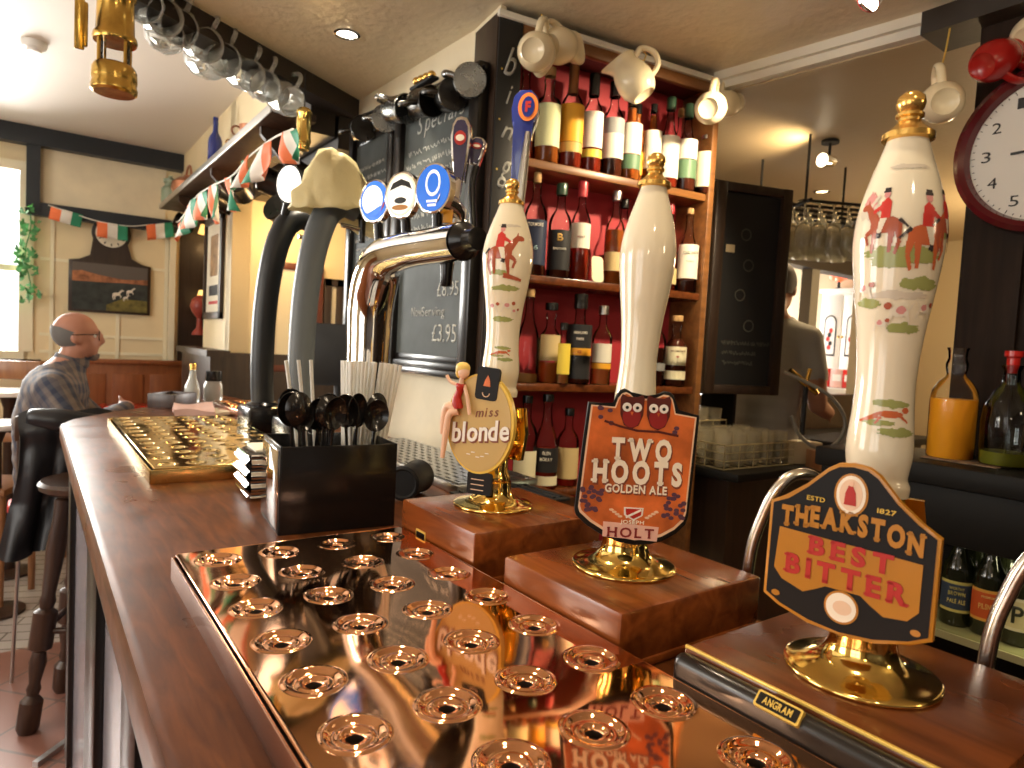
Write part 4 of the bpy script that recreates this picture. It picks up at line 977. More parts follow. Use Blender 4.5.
b = MB(); b.lathe([(0, 0), (.032, 0), (.034, .006), (.034, .055), (.028, .085), (.016, .115), (.013, .150), (.014, .155), (0, .155)], mat('frosted_glass', (.75, .78, .74), .15, trans=.5), seg=24); b.build('glass_body', t)
b = MB(); b.lathe([(0, .152), (.0155, .152), (.0155, .178), (.012, .182), (0, .182)], M_gold, seg=20); b.build('cap', t)
t = thing('spice_jar', 'squat glass jar with dark lid beside the small bottle', 'jar', tuple(onz(213, 401, CT)))
b = MB(); b.lathe([(0, 0), (.040, 0), (.043, .008), (.043, .075), (.035, .095), (.034, .100), (0, .100)], mat('jar_glass', (.70, .70, .66), .1, trans=.6), seg=24); b.build('glass_body', t)
b = MB(); b.lathe([(0, .098), (.037, .098), (.038, .102), (.037, .145), (0, .147)], M_black, seg=24); b.build('lid', t)
t = thing('till_screen', 'black till screen backing onto the alcove wall', 'till screen', (.985, 2.50, CT))
b = MB(); b.prism(rrect(0, .27, .26, .24, .03), -.02, .02, M_blackm, M=frame_M((0, 0, 0), (-.5, -.86, 0)), bev=.006); b.build('screen', t)
b = MB(); b.box((0, 0, .008), (.16, .16, .014), M_blackm, bev=.004); b.tube([(0, .01, .01), (0, .02, .20)], .018, M_blackm); b.build('stand', t)

# ------------------------------------------------------------------ chalkboards on the column
def chalkboard(lab, y0, y1, z0, z1, fw, seed, heading):
    t = thing('chalkboard', lab, 'chalkboard', (1.068, (y0+y1)/2, z0)); W = y1-y0; H = z1-z0
    M = frame_M((-.02, 0, H/2), (-1, 0, 0))
    b = MB(); b.prism([(-W/2+.01, -H/2+.01), (W/2-.01, -H/2+.01), (W/2-.01, H/2-.01), (-W/2+.01, H/2-.01)], -.016, 0, M_slate, M=M); b.build('slate', t)
    b = MB()
    for s in (-1, 1): b.box((s*(W/2-fw/2), 0, 0), (fw, H, .040), M_blackrail, bev=.008, M=M)
    for s in (-1, 1):
        for q in range(3): b.box((0, s*(H/2-.012-q*.022), .006-q*.006), (W-fw*1.4, .022, .034-q*.008), M_blackrail, bev=.005, M=M)
    b.build('frame', t)
    for r_ in range(9): b = MB(); scribble(b, M @ T3(0, H*.12+H*.42*(.5-(r_+.5)/9), 0), W-fw*2.6, H*.42/9, 1, M_chalk, seed*10+r_, lw=.0028); b.build('chalk_line', t, smooth=False)
    if heading:
        for nm, tx, px_, py_, w_, h_, o_ in (('chalk_heading', heading, W*.04, H*.40, W*.55, .058, -.004), ('chalk_price', '£8.95', W*.22, -H*.20, .13, .045, -.006), ('chalk_word', 'Now', -W*.14, -H*.275, .075, .03, -.006), ('chalk_word', 'Serving', W*.06, -H*.275, .15, .03, -.006), ('chalk_price', '£3.95', W*.20, -H*.35, .15, .055, -.004)):
            b = MB(); lettering(b, tx, M @ T3(px_, py_, 0), w_, h_, M_chalk, z=.0006, off=o_, shear=.25 if tx == heading else 0); b.build(nm, t, smooth=False)
    return t
chalkboard('black framed menu chalkboard headed Specials', 1.655, 2.205, 1.33, 2.25, .055, 3, 'Specials')
chalkboard('black framed chalkboard left of the Specials board', 2.215, 2.62, 1.42, 2.26, .045, 6, None)
# pewter tankards hung along the top of the chalkboards
def tankard(lab, loc, rot, m, R=.045, H=.11, group=None, name='tankard', cat='tankard', belly=0):
    t = thing(name, lab, cat, loc, rot=rot, group=group)
    b = MB(); b.lathe([(0, .004), (R*1.02, 0), (R*1.08, .006), (R*1.0, .014), (R*(1+belly), H*.45), (R*.92, H*.92), (R*.98, H), (R*.88, H), (R*.84, H*.9), (R*.9, .02), (0, .016)], m, seg=30); b.build('body', t, angle=50)
    b = MB(); b.tube(smooth_path([(R*.9, 0, H*.86), (R*1.5, 0, H*.88), (R*1.85, 0, H*.62), (R*1.6, 0, H*.28), (R*.96, 0, H*.18)], 5), R*.13, m, seg=10, flat=1.4); b.build('handle', t); return t
M_pewter = mat('pewter', (.22, .22, .21), .28, metal=1, bscale=40, rvar=.1); M_pewterd = mat('dark_pewter', (.055, .05, .045), .3, metal=1, bscale=40, rvar=.1)
M_mugred = mat('mug_red', (.36, .012, .010), .25, coat=.2)
def hang(rx, ry, rz): return (rx, ry, rz)
tk = [(474, 74, 1.72, 'pewter tankard hung at the top right corner of the Specials chalkboard'), (458, 88, 1.86, 'dark tankard hung second along the chalkboard top'), (436, 96, 2.0, 'dark tankard hung below the brass ornament'), (410, 104, 2.12, 'dented pewter tankard hung over the gap between the chalkboards'),
      (388, 114, 2.28, 'pewter tankard hung over the left chalkboard'), (366, 124, 2.42, 'farthest pewter tankard on the chalkboard top')]
for k, (px, py, yy, lab) in enumerate(tk):
    q = onx(px, py, 1.0)
    tankard(lab, (q.x, q.y+.02, q.z-.01), (math.radians(78), math.radians(15*(k % 3-1)), math.radians(150+12*(k % 4))), M_pewter if k in (0, 3, 4) else M_pewterd, R=.045, H=.105, group=None)
b = MB(); q0_ = onx(486, 66, 1.04); q1_ = onx(362, 116, 1.04)
b.tube([q0_, q1_], .006, M_blackm); o = b.build('tankard_rail'); tag(o, 'thin black rail the tankards hang from above the chalkboards', 'rail')
t = thing('brass_ornament', 'small yellow brass ornament sitting on the chalkboard top', 'ornament', tuple(onx(424, 82, 1.03)))
b = MB()
for k in range(4): b.ball((0, -.05+k*.034, .008+k*.003), (.014, .016, .013), M_gold, u=14, v=10)
b.box((0, 0, -.006), (.03, .15, .010), M_blackm, bev=.003); b.build('figures', t)

# ------------------------------------------------------------------ bottle shelves
shelf = thing('bottle_shelf_unit', 'tall wooden shelf unit of whisky bottles with red back', 'shelf unit', (SO.x, SO.y, .0), SA)
SL = .85; OX = .080; ZT = 2.375
M_redback = mat('red_back_panel', (.44, .032, .042), .55)
b = MB(); b.box(((OX+SL)/2, .168, 1.55), (SL-OX, .012, ZT-.72), M_redback); b.build('back_panel', shelf)
b = MB(); b.box((SL-.0125, .085, 1.55), (.025, .165, ZT-.72), M_shelfwood, bev=.003); b.build('side_post', shelf)
b = MB(); b.box((OX/2, .085, 1.55), (OX, .155, ZT-.72), M_darkwood, bev=.003); b.build('side_post', shelf)
b = MB(); b.box(((OX+SL)/2-.0, .012, ZT-.030), (SL-OX-.002, .022, .036), M_shelfwood, bev=.003); b.box(((OX+SL)/2, .09, ZT-.014), (SL-OX-.002, .15, .012), M_darkwood); b.build('top_rail', shelf)
b = MB(); b.box((SL/2, -.004, ZT-.006), (SL+.01, .016, .018), M_coving, bev=.003); b.build('cornice', shelf, label='white cornice strip')
SZ = [1.995, 1.656, 1.330, 1.000]
for z in SZ:
    b = MB(); b.box(((OX+SL)/2-.012, .088, z-.0125), (SL-OX-.028, .150, .025), M_shelfwood if z > 1.9 else M_boxd, bev=.003); b.build('shelf', shelf)  # darker wood on lower boards stands in for dimmer light below the top
# chalk board strip on the left post
b = MB(); b.box((OX/2, .003, 1.57), (OX-.006, .008, 1.62), M_blackm, bev=.001); bd = b.build('lettered_board', shelf)
Mb = frame_M((OX/2, -.0012, 0), (0, -1, 0))
for ch, z, hh in (('b', 2.245, .085), ('i', 2.155, .060), ('n', 2.055, .055), ('g', 1.955, .085), ('s', 1.845, .055)):
    b = MB(); lettering(b, ch, Mb @ T3(.004, z, 0) @ RZ(-.12), .036 if ch != 'i' else .014, hh*.95, M_chalk, z=.0004, off=.004, shear=.3); b.build('chalk_letter', bd, smooth=False)
for k in range(9): b = MB(); b.prism([(.004*math.cos(2*PI*i/10)*(1 if i % 2 else .45), .004*math.sin(2*PI*i/10)*(1 if i % 2 else .45)) for i in range(10)], 0, .0006, M_goldpaint, M=Mb @ T3((-1)**k*.024, 2.29-k*.07, 0)); b.build('gold_star', bd, smooth=False)
MS = Matrix.Translation((SO.x, SO.y, 0)) @ RZ(SA)
BOT = {  # profile kinds: (r, z) for body radius 1 and height 1
 'std': [(0, 0), (.94, 0), (1, .015), (1, .56), (.97, .60), (.80, .66), (.50, .715), (.38, .76), (.36, .88), (.40, .89), (.40, .91), (.36, .92), (.36, .94)],
 'shoulder': [(0, 0), (.94, 0), (1, .015), (1, .60), (.98, .635), (.86, .665), (.55, .690), (.42, .72), (.40, .84), (.44, .85), (.44, .88), (.40, .90)],
 'pot': [(0, 0), (.94, 0), (1, .015), (1, .40), (.97, .47), (.78, .56), (.50, .66), (.36, .76), (.33, .88), (.37, .89), (.37, .92), (.33, .93)],
 'round': [(0, 0), (.90, 0), (1, .02), (1.02, .30), (1, .52), (.86, .60), (.55, .66), (.42, .70), (.40, .82), (.46, .83), (.46, .86), (.40, .88)],
}
LBL = {}
def lblmat(c, r=.5):
    k = tuple(c)
    if k not in LBL: LBL[k] = mat('label_%d' % len(LBL), c, r)
    return LBL[k]
def whisky(lab, sx, dy, zi, R, H, kind, liq, fill, caps, labels, text=None, group=None, world=None, glass=None, cat='bottle', name='whisky_bottle'):
    """sx: metres along the shelf; labels: [(z0, z1, colour, spread)] fractions of H"""
    loc = world if world is not None else MS @ Vector((sx, dy, SZ[zi]))
    t = thing(name, lab, cat, tuple(loc), -.62 if world is None else 0, group)
    prof = [(r*R, z*H) for r, z in BOT[kind]]
    b = MB(); b.lathe(prof, glass or M_glass, seg=28); b.build('glass_body', t, angle=60)
    lp = []
    for r, z in prof:
        if z <= fill*H: lp.append((max(0, r*.93), z+.002))
    zt_ = fill*H
    rr = next((r0+(r1-r0)*(zt_-z0)/(z1-z0) for (r0, z0), (r1, z1) in zip(prof, prof[1:]) if z0 <= zt_ <= z1 and z1 > z0), R)*.93
    lp += [(rr, zt_), (0, zt_)]
    if fill > 0: b = MB(); b.lathe(lp, M_liq[liq], seg=24); b.build('whisky', t, angle=60)
    cm, ch, cr = caps
    b = MB(); nr = prof[-1][0]; z0 = H*(1-ch)
    b.lathe([(nr*.98*cr, z0), (nr*1.10*cr, z0), (nr*1.12*cr, H*.985), (nr*1.05*cr, H), (0, H)], cm, seg=20); b.build('cap', t)
    for k, (a, c, col, sp) in enumerate(labels):
        b = MB(); n = 18
        rl = R*1.012
        b.quadgrid(lambda u, v: (rl*math.cos(-PI/2+(u-.5)*2*sp), rl*math.sin(-PI/2+(u-.5)*2*sp), H*(a+(c-a)*v)), n, 2, lblmat(col)); o = b.build('label', t, angle=60)
        if text and k < len(text) and text[k]:
            b = MB()
            for (s, fz, w, hh, cc) in text[k]:
                lettering(b, s, frame_M((0, -rl-.0006, H*fz), (0, -1, 0)), w, hh, lblmat(cc), t=.0006, off=.02)
            b.build('lettering', o, smooth=False)
    return t
KB = M_black; KG = mat('cap_green', (.03, .07, .04), .3, coat=.3); KR = mat('cap_red', (.45, .04, .05), .3, coat=.3); KC = M_cork; KS = M_steel; KBr = mat('cap_brown_foil', (.30, .13, .05), .35, metal=.4)
cream = (.82, .76, .52); white = (.84, .80, .68); lgreen = (.70, .72, .42); orange = (.86, .42, .03); dnavy = (.02, .03, .07); dblack = (.02, .02, .022); gold_ = (.62, .38, .10); green_ = (.12, .22, .12); yel = (.85, .66, .08); tan = (.66, .50, .24)
def sxp(px): # shelf coordinate from the photo column of the bottle's axis
    r = ray(px, 160); A = SO-SN*.05; D = SD
    s = (r.x*A.y-r.y*A.x)/(r.y*D.x-r.x*D.y); return s
G1 = 'whisky bottles on the top shelf'; G2 = 'whisky bottles on the second shelf'; G3 = 'whisky bottles on the third shelf'; G4 = 'whisky bottles on the bottom shelf'
def U(px, *a, **k): return whisky(k.pop('lab'), sxp(px), *a, **k)
U(526, .075, 0, .034, .30, 'std', 'red', .55, (KC, .06, 1.0), [(.20, .5, tan, 1.0)], lab='whisky bottle at the far left of the top shelf behind the pair of jugs', group=G1)
U(545, .045, 0, .039, .285, 'shoulder', 'amber', .30, (KC, .09, 1.0), [(.16, .60, lgreen, 1.25)], lab='top shelf bottle with a big pale green label under the jugs', group=G1)
U(569, .048, 0, .038, .315, 'std', 'red', .40, (KBr, .28, 1.0), [(.24, .60, orange, 1.3), (.14, .235, gold_, 1.3)], lab='top shelf bottle with a bright orange label', group=G1)
U(590, .048, 0, .035, .305, 'std', 'red', .52, (KB, .22, 1.25), [(.24, .60, white, 1.2), (.14, .22, yel, 1.2)], lab='top shelf bottle, white label over a yellow band, black cap', group=G1)
b_ = U(611, .048, 0, .036, .300, 'std', 'dark', .22, (KB, .16, 1.25), [(.18, .44, white, 1.25), (.44, .60, (.35, .35, .34), 1.25)], lab='top shelf bottle with silver shoulders and white label left of hanging jug', group=G1)
U(629, .048, 0, .036, .27, 'shoulder', 'amber', .85, (KB, .12, 1.0), [(.30, .66, white, 1.3), (.12, .29, green_, 1.3)], lab='top shelf bottle with white label above green, under the hanging jug', group=G1)
U(643, .095, 0, .034, .27, 'shoulder', 'amber', .9, (KB, .12, 1.0), [(.12, .40, orange, 1.2)], lab='amber bottle in the back row behind the green based label', group=G1)
U(653, .060, 0, .032, .27, 'pot', 'amber', .86, (KB, .10, 1.0), [(.20, .66, white, 1.1)], lab='top shelf amber bottle with narrow tall white label right of the jug', group=G1)
U(667, .045, 0, .035, .300, 'pot', 'red', .50, (KG, .14, 1.25), [(.10, .56, white, 1.25)], lab='top shelf bottle with gold topped green cap and long white label', group=G1)
U(685, .045, 0, .036, .295, 'pot', 'dark', .32, (KG, .16, 1.25), [(.36, .58, white, 1.25), (.14, .35, green_, 1.25)], lab='top shelf bottle with dark green cap and white over green label', group=G1)
U(690, .105, 0, .034, .30, 'std', 'red', .5, (KC, .08, 1.1), [(.2, .5, tan, 1.0)], lab='cork topped bottle in the back row at the right end of the top shelf', group=G1)
U(703, .040, 0, .036, .205, 'shoulder', 'dark', .22, (KS, .06, 1.0), [(.12, .70, cream, 1.3)], lab='short bottle with a cream label at the right end of the top shelf', group=G1)
U(538, .045, 1, .036, .310, 'std', 'dark', .34, (KC, .10, .8), [(.10, .53, dnavy, 1.3)], text=[[('TORMORE', .48, .046, .0095, white), ('16', .26, .02, .012, (.3, .45, .5))]], lab='second shelf bottle with a navy label, leftmost on that shelf', group=G2)
U(563, .045, 1, .036, .290, 'std', 'dark', .3, (KG, .12, 1.2), [(.08, .50, dblack, 1.3)], text=[[('B', .42, .018, .022, gold_), ('SPEYSIDE', .30, .04, .006, white)]], lab='second shelf bottle with a black label and gilt emblem', group=G2)
U(584, .045, 1, .031, .310, 'std', 'red', .35, (KR, .16, 1.25), [(.32, .57, white, 1.25)], text=[[('MALT', .43, .025, .006, (.3, .1, .08))]], lab='second shelf bottle with red cap and small white label', group=G2)
U(619, .048, 1, .032, .300, 'std', 'amber', .58, (KS, .10, 1.2), [(.14, .34, tan, 1.3)], lab='second shelf amber bottle with grey cap beside the plain pump handle', group=G2)
U(634, .085, 1, .033, .29, 'std', 'red', .5, (KB, .10, 1.1), [(.2, .5, white, 1.2)], lab='second shelf bottle half behind the plain pump handle', group=G2)
U(678, .070, 1, .033, .30, 'pot', 'red', .55, (KR, .12, 1.1), [(.08, .26, tan, 1.2)], lab='reddish second shelf bottle just right of the plain pump handle', group=G2)
U(693, .045, 1, .036, .290, 'pot', 'dark', .14, (KC, .07, .9), [(.16, .56, white, 1.3)], text=[[('ROCK OATS', .46, .050, .008, (.12, .16, .12)), ('WHISKY', .36, .028, .004, (.3, .3, .25))]], lab='second shelf bottle with rounded white label and bulb stopper at right', group=G2)
t = thing('card', 'small cream card leaning on second shelf before the red capped bottle', 'card', tuple(MS @ Vector((sxp(600), .022, SZ[1]))), SA)
b = MB(); b.prism(rrect(0, .042, .044, .082, .012), -.0008, .0008, lblmat(cream), M=frame_M((0, 0, 0), (0, -1, .15))); b.build('sheet', t)
U(537, .045, 2, .036, .285, 'pot', 'pale', .10, (KC, .08, 1.0), [], lab='third shelf clear nearly empty bottle with long neck and cork', group=G3)
U(561, .055, 2, .036, .250, 'round', 'amber', .26, (KB, .09, 1.3), [(.28, .60, tan, 1.0)], lab='third shelf bottle with black cap behind the yellow tag', group=G3)
U(570, .028, 2, .024, .19, 'shoulder', 'pale', .2, (KB, .12, 1.2), [(.16, .66, yel, 1.2)], lab='small third shelf bottle with a yellow label', group=G3)
U(588, .042, 2, .040, .285, 'round', 'dark', .60, (KB, .16, 1.25), [(.40, .66, dblack, 1.4), (.32, .40, orange, 1.4), (.06, .32, dblack, 1.4)], text=[[('HIGHLAND', .57, .042, .008, white), ('PARK', .50, .024, .008, white)], [('12', .36, .012, .008, (.3, .02, .01))]], lab='third shelf bottle with black label crossed by an orange band', group=G3)
U(612, .045, 2, .033, .255, 'std', 'pale', .5, (KS, .11, 1.25), [(.28, .52, white, 1.2), (.20, .27, orange, 1.2)], lab='third shelf bottle with silver cap left of the plain pump handle', group=G3)
U(668, .050, 2, .034, .260, 'std', 'dark', .5, (KBr, .08, 1.1), [(.20, .30, (.25, .25, .24), 1.2)], lab='dark third shelf bottle just right of the plain pump handle', group=G3)
U(687, .045, 2, .038, .245, 'round', 'dark', .66, (KC, .08, 1.15), [(.30, .56, cream, 1.35), (.10, .22, cream, 1.35)], text=[[('MACARTHUR', .50, .05, .006, (.2, .1, .05)), ('*', .41, .012, .01, (.6, .05, .03))]], lab='third shelf bottle with cream double label and wooden stopper', group=G3)
U(540, .045, 3, .037, .29, 'std', 'pale', .3, (KB, .08, 1.1), [(.08, .42, cream, 1.2)], lab='bottom shelf bottle half hidden by brass pump bracket', group=G4)
U(561, .045, 3, .040, .295, 'pot', 'red', .42, (KB, .08, 1.2), [(.18, .44, dblack, 1.35), (.04, .14, cream, 1.35)], text=[[('GLEN', .385, .026, .010, white), ('MORAY', .32, .038, .010, white)]], lab='bottom shelf bottle with a black label over a cream strip', group=G4)
U(586, .060, 3, .036, .25, 'std', 'red', .4, (KB, .10, 1.1), [(.1, .5, tan, 1.3)], lab='bottom shelf bottle just left of the owl clip', group=G4)
U(672, .050, 3, .036, .31, 'pot', 'pale', .3, (KC, .08, 1.0), [(.1, .4, white, 1.2)], lab='bottom shelf bottle just right of the owl clip', group=G4)
# cream jugs and mugs hanging from the shelf top
def jug(lab, loc, rot, R, H, spout=True, name='jug', cat='jug', m=None, hs=1.0):
    m = m or M_ceramic2
    t = thing(name, lab, cat, loc, rot=rot)
    b = MB(); b.lathe([(0, .004), (R*.55, .004), (R*.60, 0), (R*.70, .004), (R*.95, H*.22), (R, H*.42), (R*.90, H*.66), (R*.72, H*.82), (R*.74, H*.94), (R*.80, H), (R*.74, H), (R*.66, H*.9), (R*.66, H*.8), (R*.84, H*.62), (R*.92, H*.4), (R*.8, H*.12), (0, .012)], m, seg=36)
    if spout:
        for v in b.bm.verts:
            if v.co.z > H*.80 and v.co.x < 0:
                f = (v.co.z-H*.80)/(H*.2)*max(0, math.cos(math.atan2(v.co.y, -v.co.x)))**4; v.co.x -= f*R*.38; v.co.z += f*H*.06
    b.build('body', t, angle=60)
    b = MB(); b.tube(smooth_path([(R*.68, 0, H*.90), (R*1.2*hs, 0, H*.98), (R*1.62*hs, 0, H*.74), (R*1.45*hs, 0, H*.44), (R*.90, 0, H*.30)], 6), R*.15, m, seg=12, flat=1.35); b.build('handle', t)
    return t
def jug_at(px, py, d, upvec, hvec, lab, R, H, hook=None, **k):
    """upvec: the jug's own axis (towards its mouth), hvec: towards its handle, both as (right, up, towards the camera) in the view"""
    def w(v): return (RIGHT*v[0]-DOWN*v[1]-FWD*v[2]).normalized()
    z = w(upvec); x = w(hvec); x = (x-x.dot(z)*z).normalized(); y = z.cross(x)
    M = Matrix((x, y, z)).transposed(); c = dep(px, py, d)-z*(H*.45)
    t = jug(lab, tuple(c), M.to_euler(), R, H, **k)
    if hook:   # a wire hook from the handle up to the beam
        Wm = Matrix.Translation(c) @ M.to_4x4(); p = Wm @ Vector((R*1.42, 0, H*.80)); q = Vector((max(p.x, 1.915), p.y, hook)); Wi = Wm.inverted()
        b = MB(); b.tube([Wi @ v for v in smooth_path([p+Vector((0, 0, -.004)), p+Vector((.012, 0, .008)), p.lerp(q, .5)+Vector((.01, 0, 0)), q], 4)], .0022, M_goldpaint, seg=8); b.build('hanging_hook', t)
    return t
jug_at(537, 52, 1.80, (.25, .35, -.9), (.15, .9, .35), 'cream jug hung base outwards at the left end of the shelf top', .051, .112)
jug_at(560, 46, 1.88, (.5, .3, -.6), (-.6, .8, .1), 'cream jug hung just behind the leftmost one', .050, .110)
jug_at(634, 80, 1.95, (-.45, .75, -.1), (.6, .75, .1), 'cream jug hung by its handle in the middle of the shelf top', .055, .125)
jug_at(711, 108, 2.10, (.4, .35, -.8), (.05, .95, .3), 'cream mug hung base outwards at the right end of the shelf top', .050, .105, spout=False)
jug_at(727, 104, 2.27, (.7, .3, -.6), (-.2, .9, .1), 'cream mug hung behind the right end mug', .045, .100, spout=False)
jug_at(941, 103, 1.68, (.35, .28, -.85), (-.15, .95, .2), 'large cream mug hung under the dark beam beside the nearest pump', .051, .119, spout=False, hs=1.1, hook=2.318)
jug_at(996, 60, 1.62, (.80, .40, -.35), (.3, -.8, .3), 'bright red mug hung above the round clock', .049, .133, spout=False, m=M_mugred, hook=2.318)
jug_at(1036, 34, 1.62, (.75, .5, -.4), (.3, .9, .3), 'cream mug hung behind the red mug at the right edge', .050, .11, spout=False, hook=2.318)
for px, py, d in ((541, 22, 1.84), (642, 57, 2.0), (712, 84, 2.14)):
    b = MB(); q = MS.inverted() @ dep(px, py, d); b.tube([q+Vector((0, 0, .02)), q+Vector((0, -.02, .0)), q+Vector((0, -.012, -.014)), q+Vector((0, 0, -.010))], .0022, M_goldpaint, seg=8); b.build('jug_hook', shelf)

# ------------------------------------------------------------------ people
def remeshed(build_fn, skinverts, edges, voxel=.010, smooth_it=6):
    """one continuous body: a skinned skeleton merged with extra rounded masses"""
    VV, FF = [], []; NU, NV = 14, 8
    def blob(c, rx, ry, rz):
        n0 = len(VV); VV.append((c.x, c.y, c.z+rz))
        for a in range(1, NV):
            t = PI*a/NV
            for k in range(NU): u = 2*PI*k/NU; VV.append((c.x+rx*math.sin(t)*math.cos(u), c.y+ry*math.sin(t)*math.sin(u), c.z+rz*math.cos(t)))
        VV.append((c.x, c.y, c.z-rz)); last = len(VV)-1
        for k in range(NU):
            k2 = (k+1) % NU; FF.append((n0, n0+1+k, n0+1+k2)); FF.append((last, last-NU+k2, last-NU+k))
            for a in range(NV-2): A = n0+1+a*NU; FF.append((A+k, A+NU+k, A+NU+k2, A+k2))
    for i, j in edges:   # limbs as closely spaced rounded sections, fused by the remesh below
        (p, r), (q, s_) = skinverts[i], skinverts[j]; p, q = Vector(p), Vector(q)
        r = r if isinstance(r, tuple) else (r, r); s_ = s_ if isinstance(s_, tuple) else (s_, s_)
        n = max(2, int((q-p).length/(.38*min(min(r), min(s_)))))
        for k in range(n+1):
            t = k/n; rx = r[0]+(s_[0]-r[0])*t; ry = r[1]+(s_[1]-r[1])*t
            blob(p.lerp(q, t), rx, ry, min(rx, ry))
    m2 = bpy.data.meshes.new('limbs'); m2.from_pydata(VV, [], FF)
    b = MB(); build_fn(b); b.bm.from_mesh(m2)
    m3 = bpy.data.meshes.new('mass'); b.bm.to_mesh(m3); b.bm.free()
    o = bpy.data.objects.new('mass', m3); COL.objects.link(o)
    r = o.modifiers.new('r', 'REMESH'); r.mode = 'VOXEL'; r.voxel_size = voxel
    s = o.modifiers.new('s', 'SMOOTH'); s.iterations = smooth_it; s.factor = .5
    dg = bpy.context.evaluated_depsgraph_get(); m4 = bpy.data.meshes.new_from_object(o.evaluated_get(dg))
    bpy.data.objects.remove(o); return m4
def split_body(me, classify, mats, names, parent):
    """the whole continuous body, and clothes worn a few millimetres outside it; classify(co) -> index of the covering"""
    outs = []
    for k, (mt, nm) in enumerate(zip(mats, names)):
        bm = bmesh.new(); bm.from_mesh(me); bm.normal_update()
        if k > 0:
            dl = [f for f in bm.faces if classify(f.calc_center_median()) != k]
            nr = {v: v.normal.copy() for v in bm.verts}
            bmesh.ops.delete(bm, geom=dl, context='FACES')
            for v in bm.verts: v.co += nr[v]*.006
            # keep only the main piece of the garment
            seen = set(); best = []
            for v0 in bm.verts:
                if v0 in seen: continue
                st = [v0]; seen.add(v0); comp = [v0]
                while st:
                    for e in st.pop().link_edges:
                        for u in e.verts:
                            if u not in seen: seen.add(u); st.append(u); comp.append(u)
                if len(comp) > len(best): best = comp
            bs = set(best); bmesh.ops.delete(bm, geom=[v for v in bm.verts if v not in bs], context='VERTS')
        m2 = bpy.data.meshes.new(nm); bm.to_mesh(m2); bm.free(); m2.materials.append(mt)
        m2.polygons.foreach_set('use_smooth', [True]*len(m2.polygons))
        o = bpy.data.objects.new(nm, m2); COL.objects.link(o); o.parent = parent; outs.append(o)
    return outs
M_skin = mat('skin', (.40, .18, .115), .5); M_skin2 = mat('bar_worker_skin', (.40, .20, .13), .5)  # second skin tone is the bar worker's
def plaid(name):
    mt, nt, b = newmat(name); L = nt.links.new
    tc = nt.nodes.new('ShaderNodeTexCoord'); mp = nt.nodes.new('ShaderNodeMapping'); mp.inputs['Rotation'].default_value = (.5, .6, .5)
    L(tc.outputs['Object'], mp.inputs['Vector']); prev = None
    cols = [(.04, .05, .08), (.12, .115, .125), (.20, .15, .115)]
    mixc = None
    for k, (d, sc) in enumerate((('X', 7.5), ('Z', 7.0), ('Y', 7.5))):
        w = nt.nodes.new('ShaderNodeTexWave'); w.bands_direction = d; w.inputs['Scale'].default_value = sc; w.wave_profile = 'SIN'
        L(mp.outputs['Vector'], w.inputs['Vector'])
        r = nt.nodes.new('ShaderNodeValToRGB'); r.color_ramp.elements[0].position = .4; r.color_ramp.elements[1].position = .6
        r.color_ramp.elements[0].color = (.03, .037, .065, 1); r.color_ramp.elements[1].color = (*cols[2 if k != 1 else 1], 1)
        L(w.outputs['Fac'], r.inputs['Fac'])
        if mixc is None: mixc = r.outputs['Color']
        else:
            mx = nt.nodes.new('ShaderNodeMix'); mx.data_type = 'RGBA'; mx.inputs['Factor'].default_value = .45
            L(mixc, mx.inputs['A']); L(r.outputs['Color'], mx.inputs['B']); mixc = mx.outputs['Result']
    L(mixc, b.inputs['Base Color']); b.inputs['Roughness'].default_value = .8; return mt
M_shirt = plaid('plaid_shirt_cloth')
M_hairg = mat('grey_hair', (.14, .13, .12), .8); M_trous = mat('dark_trousers', (.03, .03, .04), .8)
def V3(*a): return Vector(a)
# seated man: faces +X, arms folded towards the bar; local origin on the floor under his seat
man = thing('person', 'bald man in glasses and checked shirt sitting past the far end of the bar', 'person', (.075, 3.58, 0), math.radians(-6))
sk = [((0, 0, .70), (.125, .165)), ((.005, 0, .84), (.135, .165)), ((.005, 0, 1.00), (.140, .185)), ((.020, 0, 1.13), (.125, .200)), ((.045, 0, 1.205), (.085, .125)), ((.072, 0, 1.265), .060), ((.092, 0, 1.31), .056),
      # near arm (towards the camera, -Y)
      ((.030, -.170, 1.150), .074), ((.075, -.225, 1.06), .062), ((.160, -.240, .975), .052), ((.250, -.205, 1.03), .046), ((.295, -.12, 1.07), .034), ((.290, -.07, 1.08), (.036, .022)),
      # far arm
      ((.030, .170, 1.150), .074), ((.085, .220, 1.05), .060), ((.18, .20, .97), .050), ((.26, .11, 1.02), .044), ((.285, .03, 1.045), .032), ((.28, -.03, 1.045), (.036, .022)),
      # legs
      ((.02, -.10, .66), .095), ((.22, -.12, .66), .085), ((.43, -.13, .64), .066), ((.44, -.13, .42), .056), ((.40, -.13, .14), .042), ((.41, -.13, .06), .045), ((.53, -.14, .045), (.045, .034)),
      ((.02, .10, .66), .095), ((.22, .12, .66), .085), ((.43, .13, .64), .066), ((.46, .13, .42), .056), ((.44, .13, .14), .042), ((.45, .13, .06), .045), ((.57, .14, .045), (.045, .034))]
ed = [(0, 1), (1, 2), (2, 3), (3, 4), (4, 5), (5, 6), (3, 7), (7, 8), (8, 9), (9, 10), (10, 11), (11, 12), (3, 13), (13, 14), (14, 15), (15, 16), (16, 17), (17, 18), (0, 19), (19, 20), (20, 21), (21, 22), (22, 23), (23, 24), (24, 25), (0, 26), (26, 27), (27, 28), (28, 29), (29, 30), (30, 31), (31, 32)]
HC = V3(.100, 0, 1.385)
HS = .90
class HeadScale:
    def __init__(s, b): s.b = b
    def ball(s, c, r, m): s.b.ball(HC+(c-HC)*HS, tuple(x*HS for x in r), m)
    def tube(s, *a, **k): s.b.tube(*a, **k)
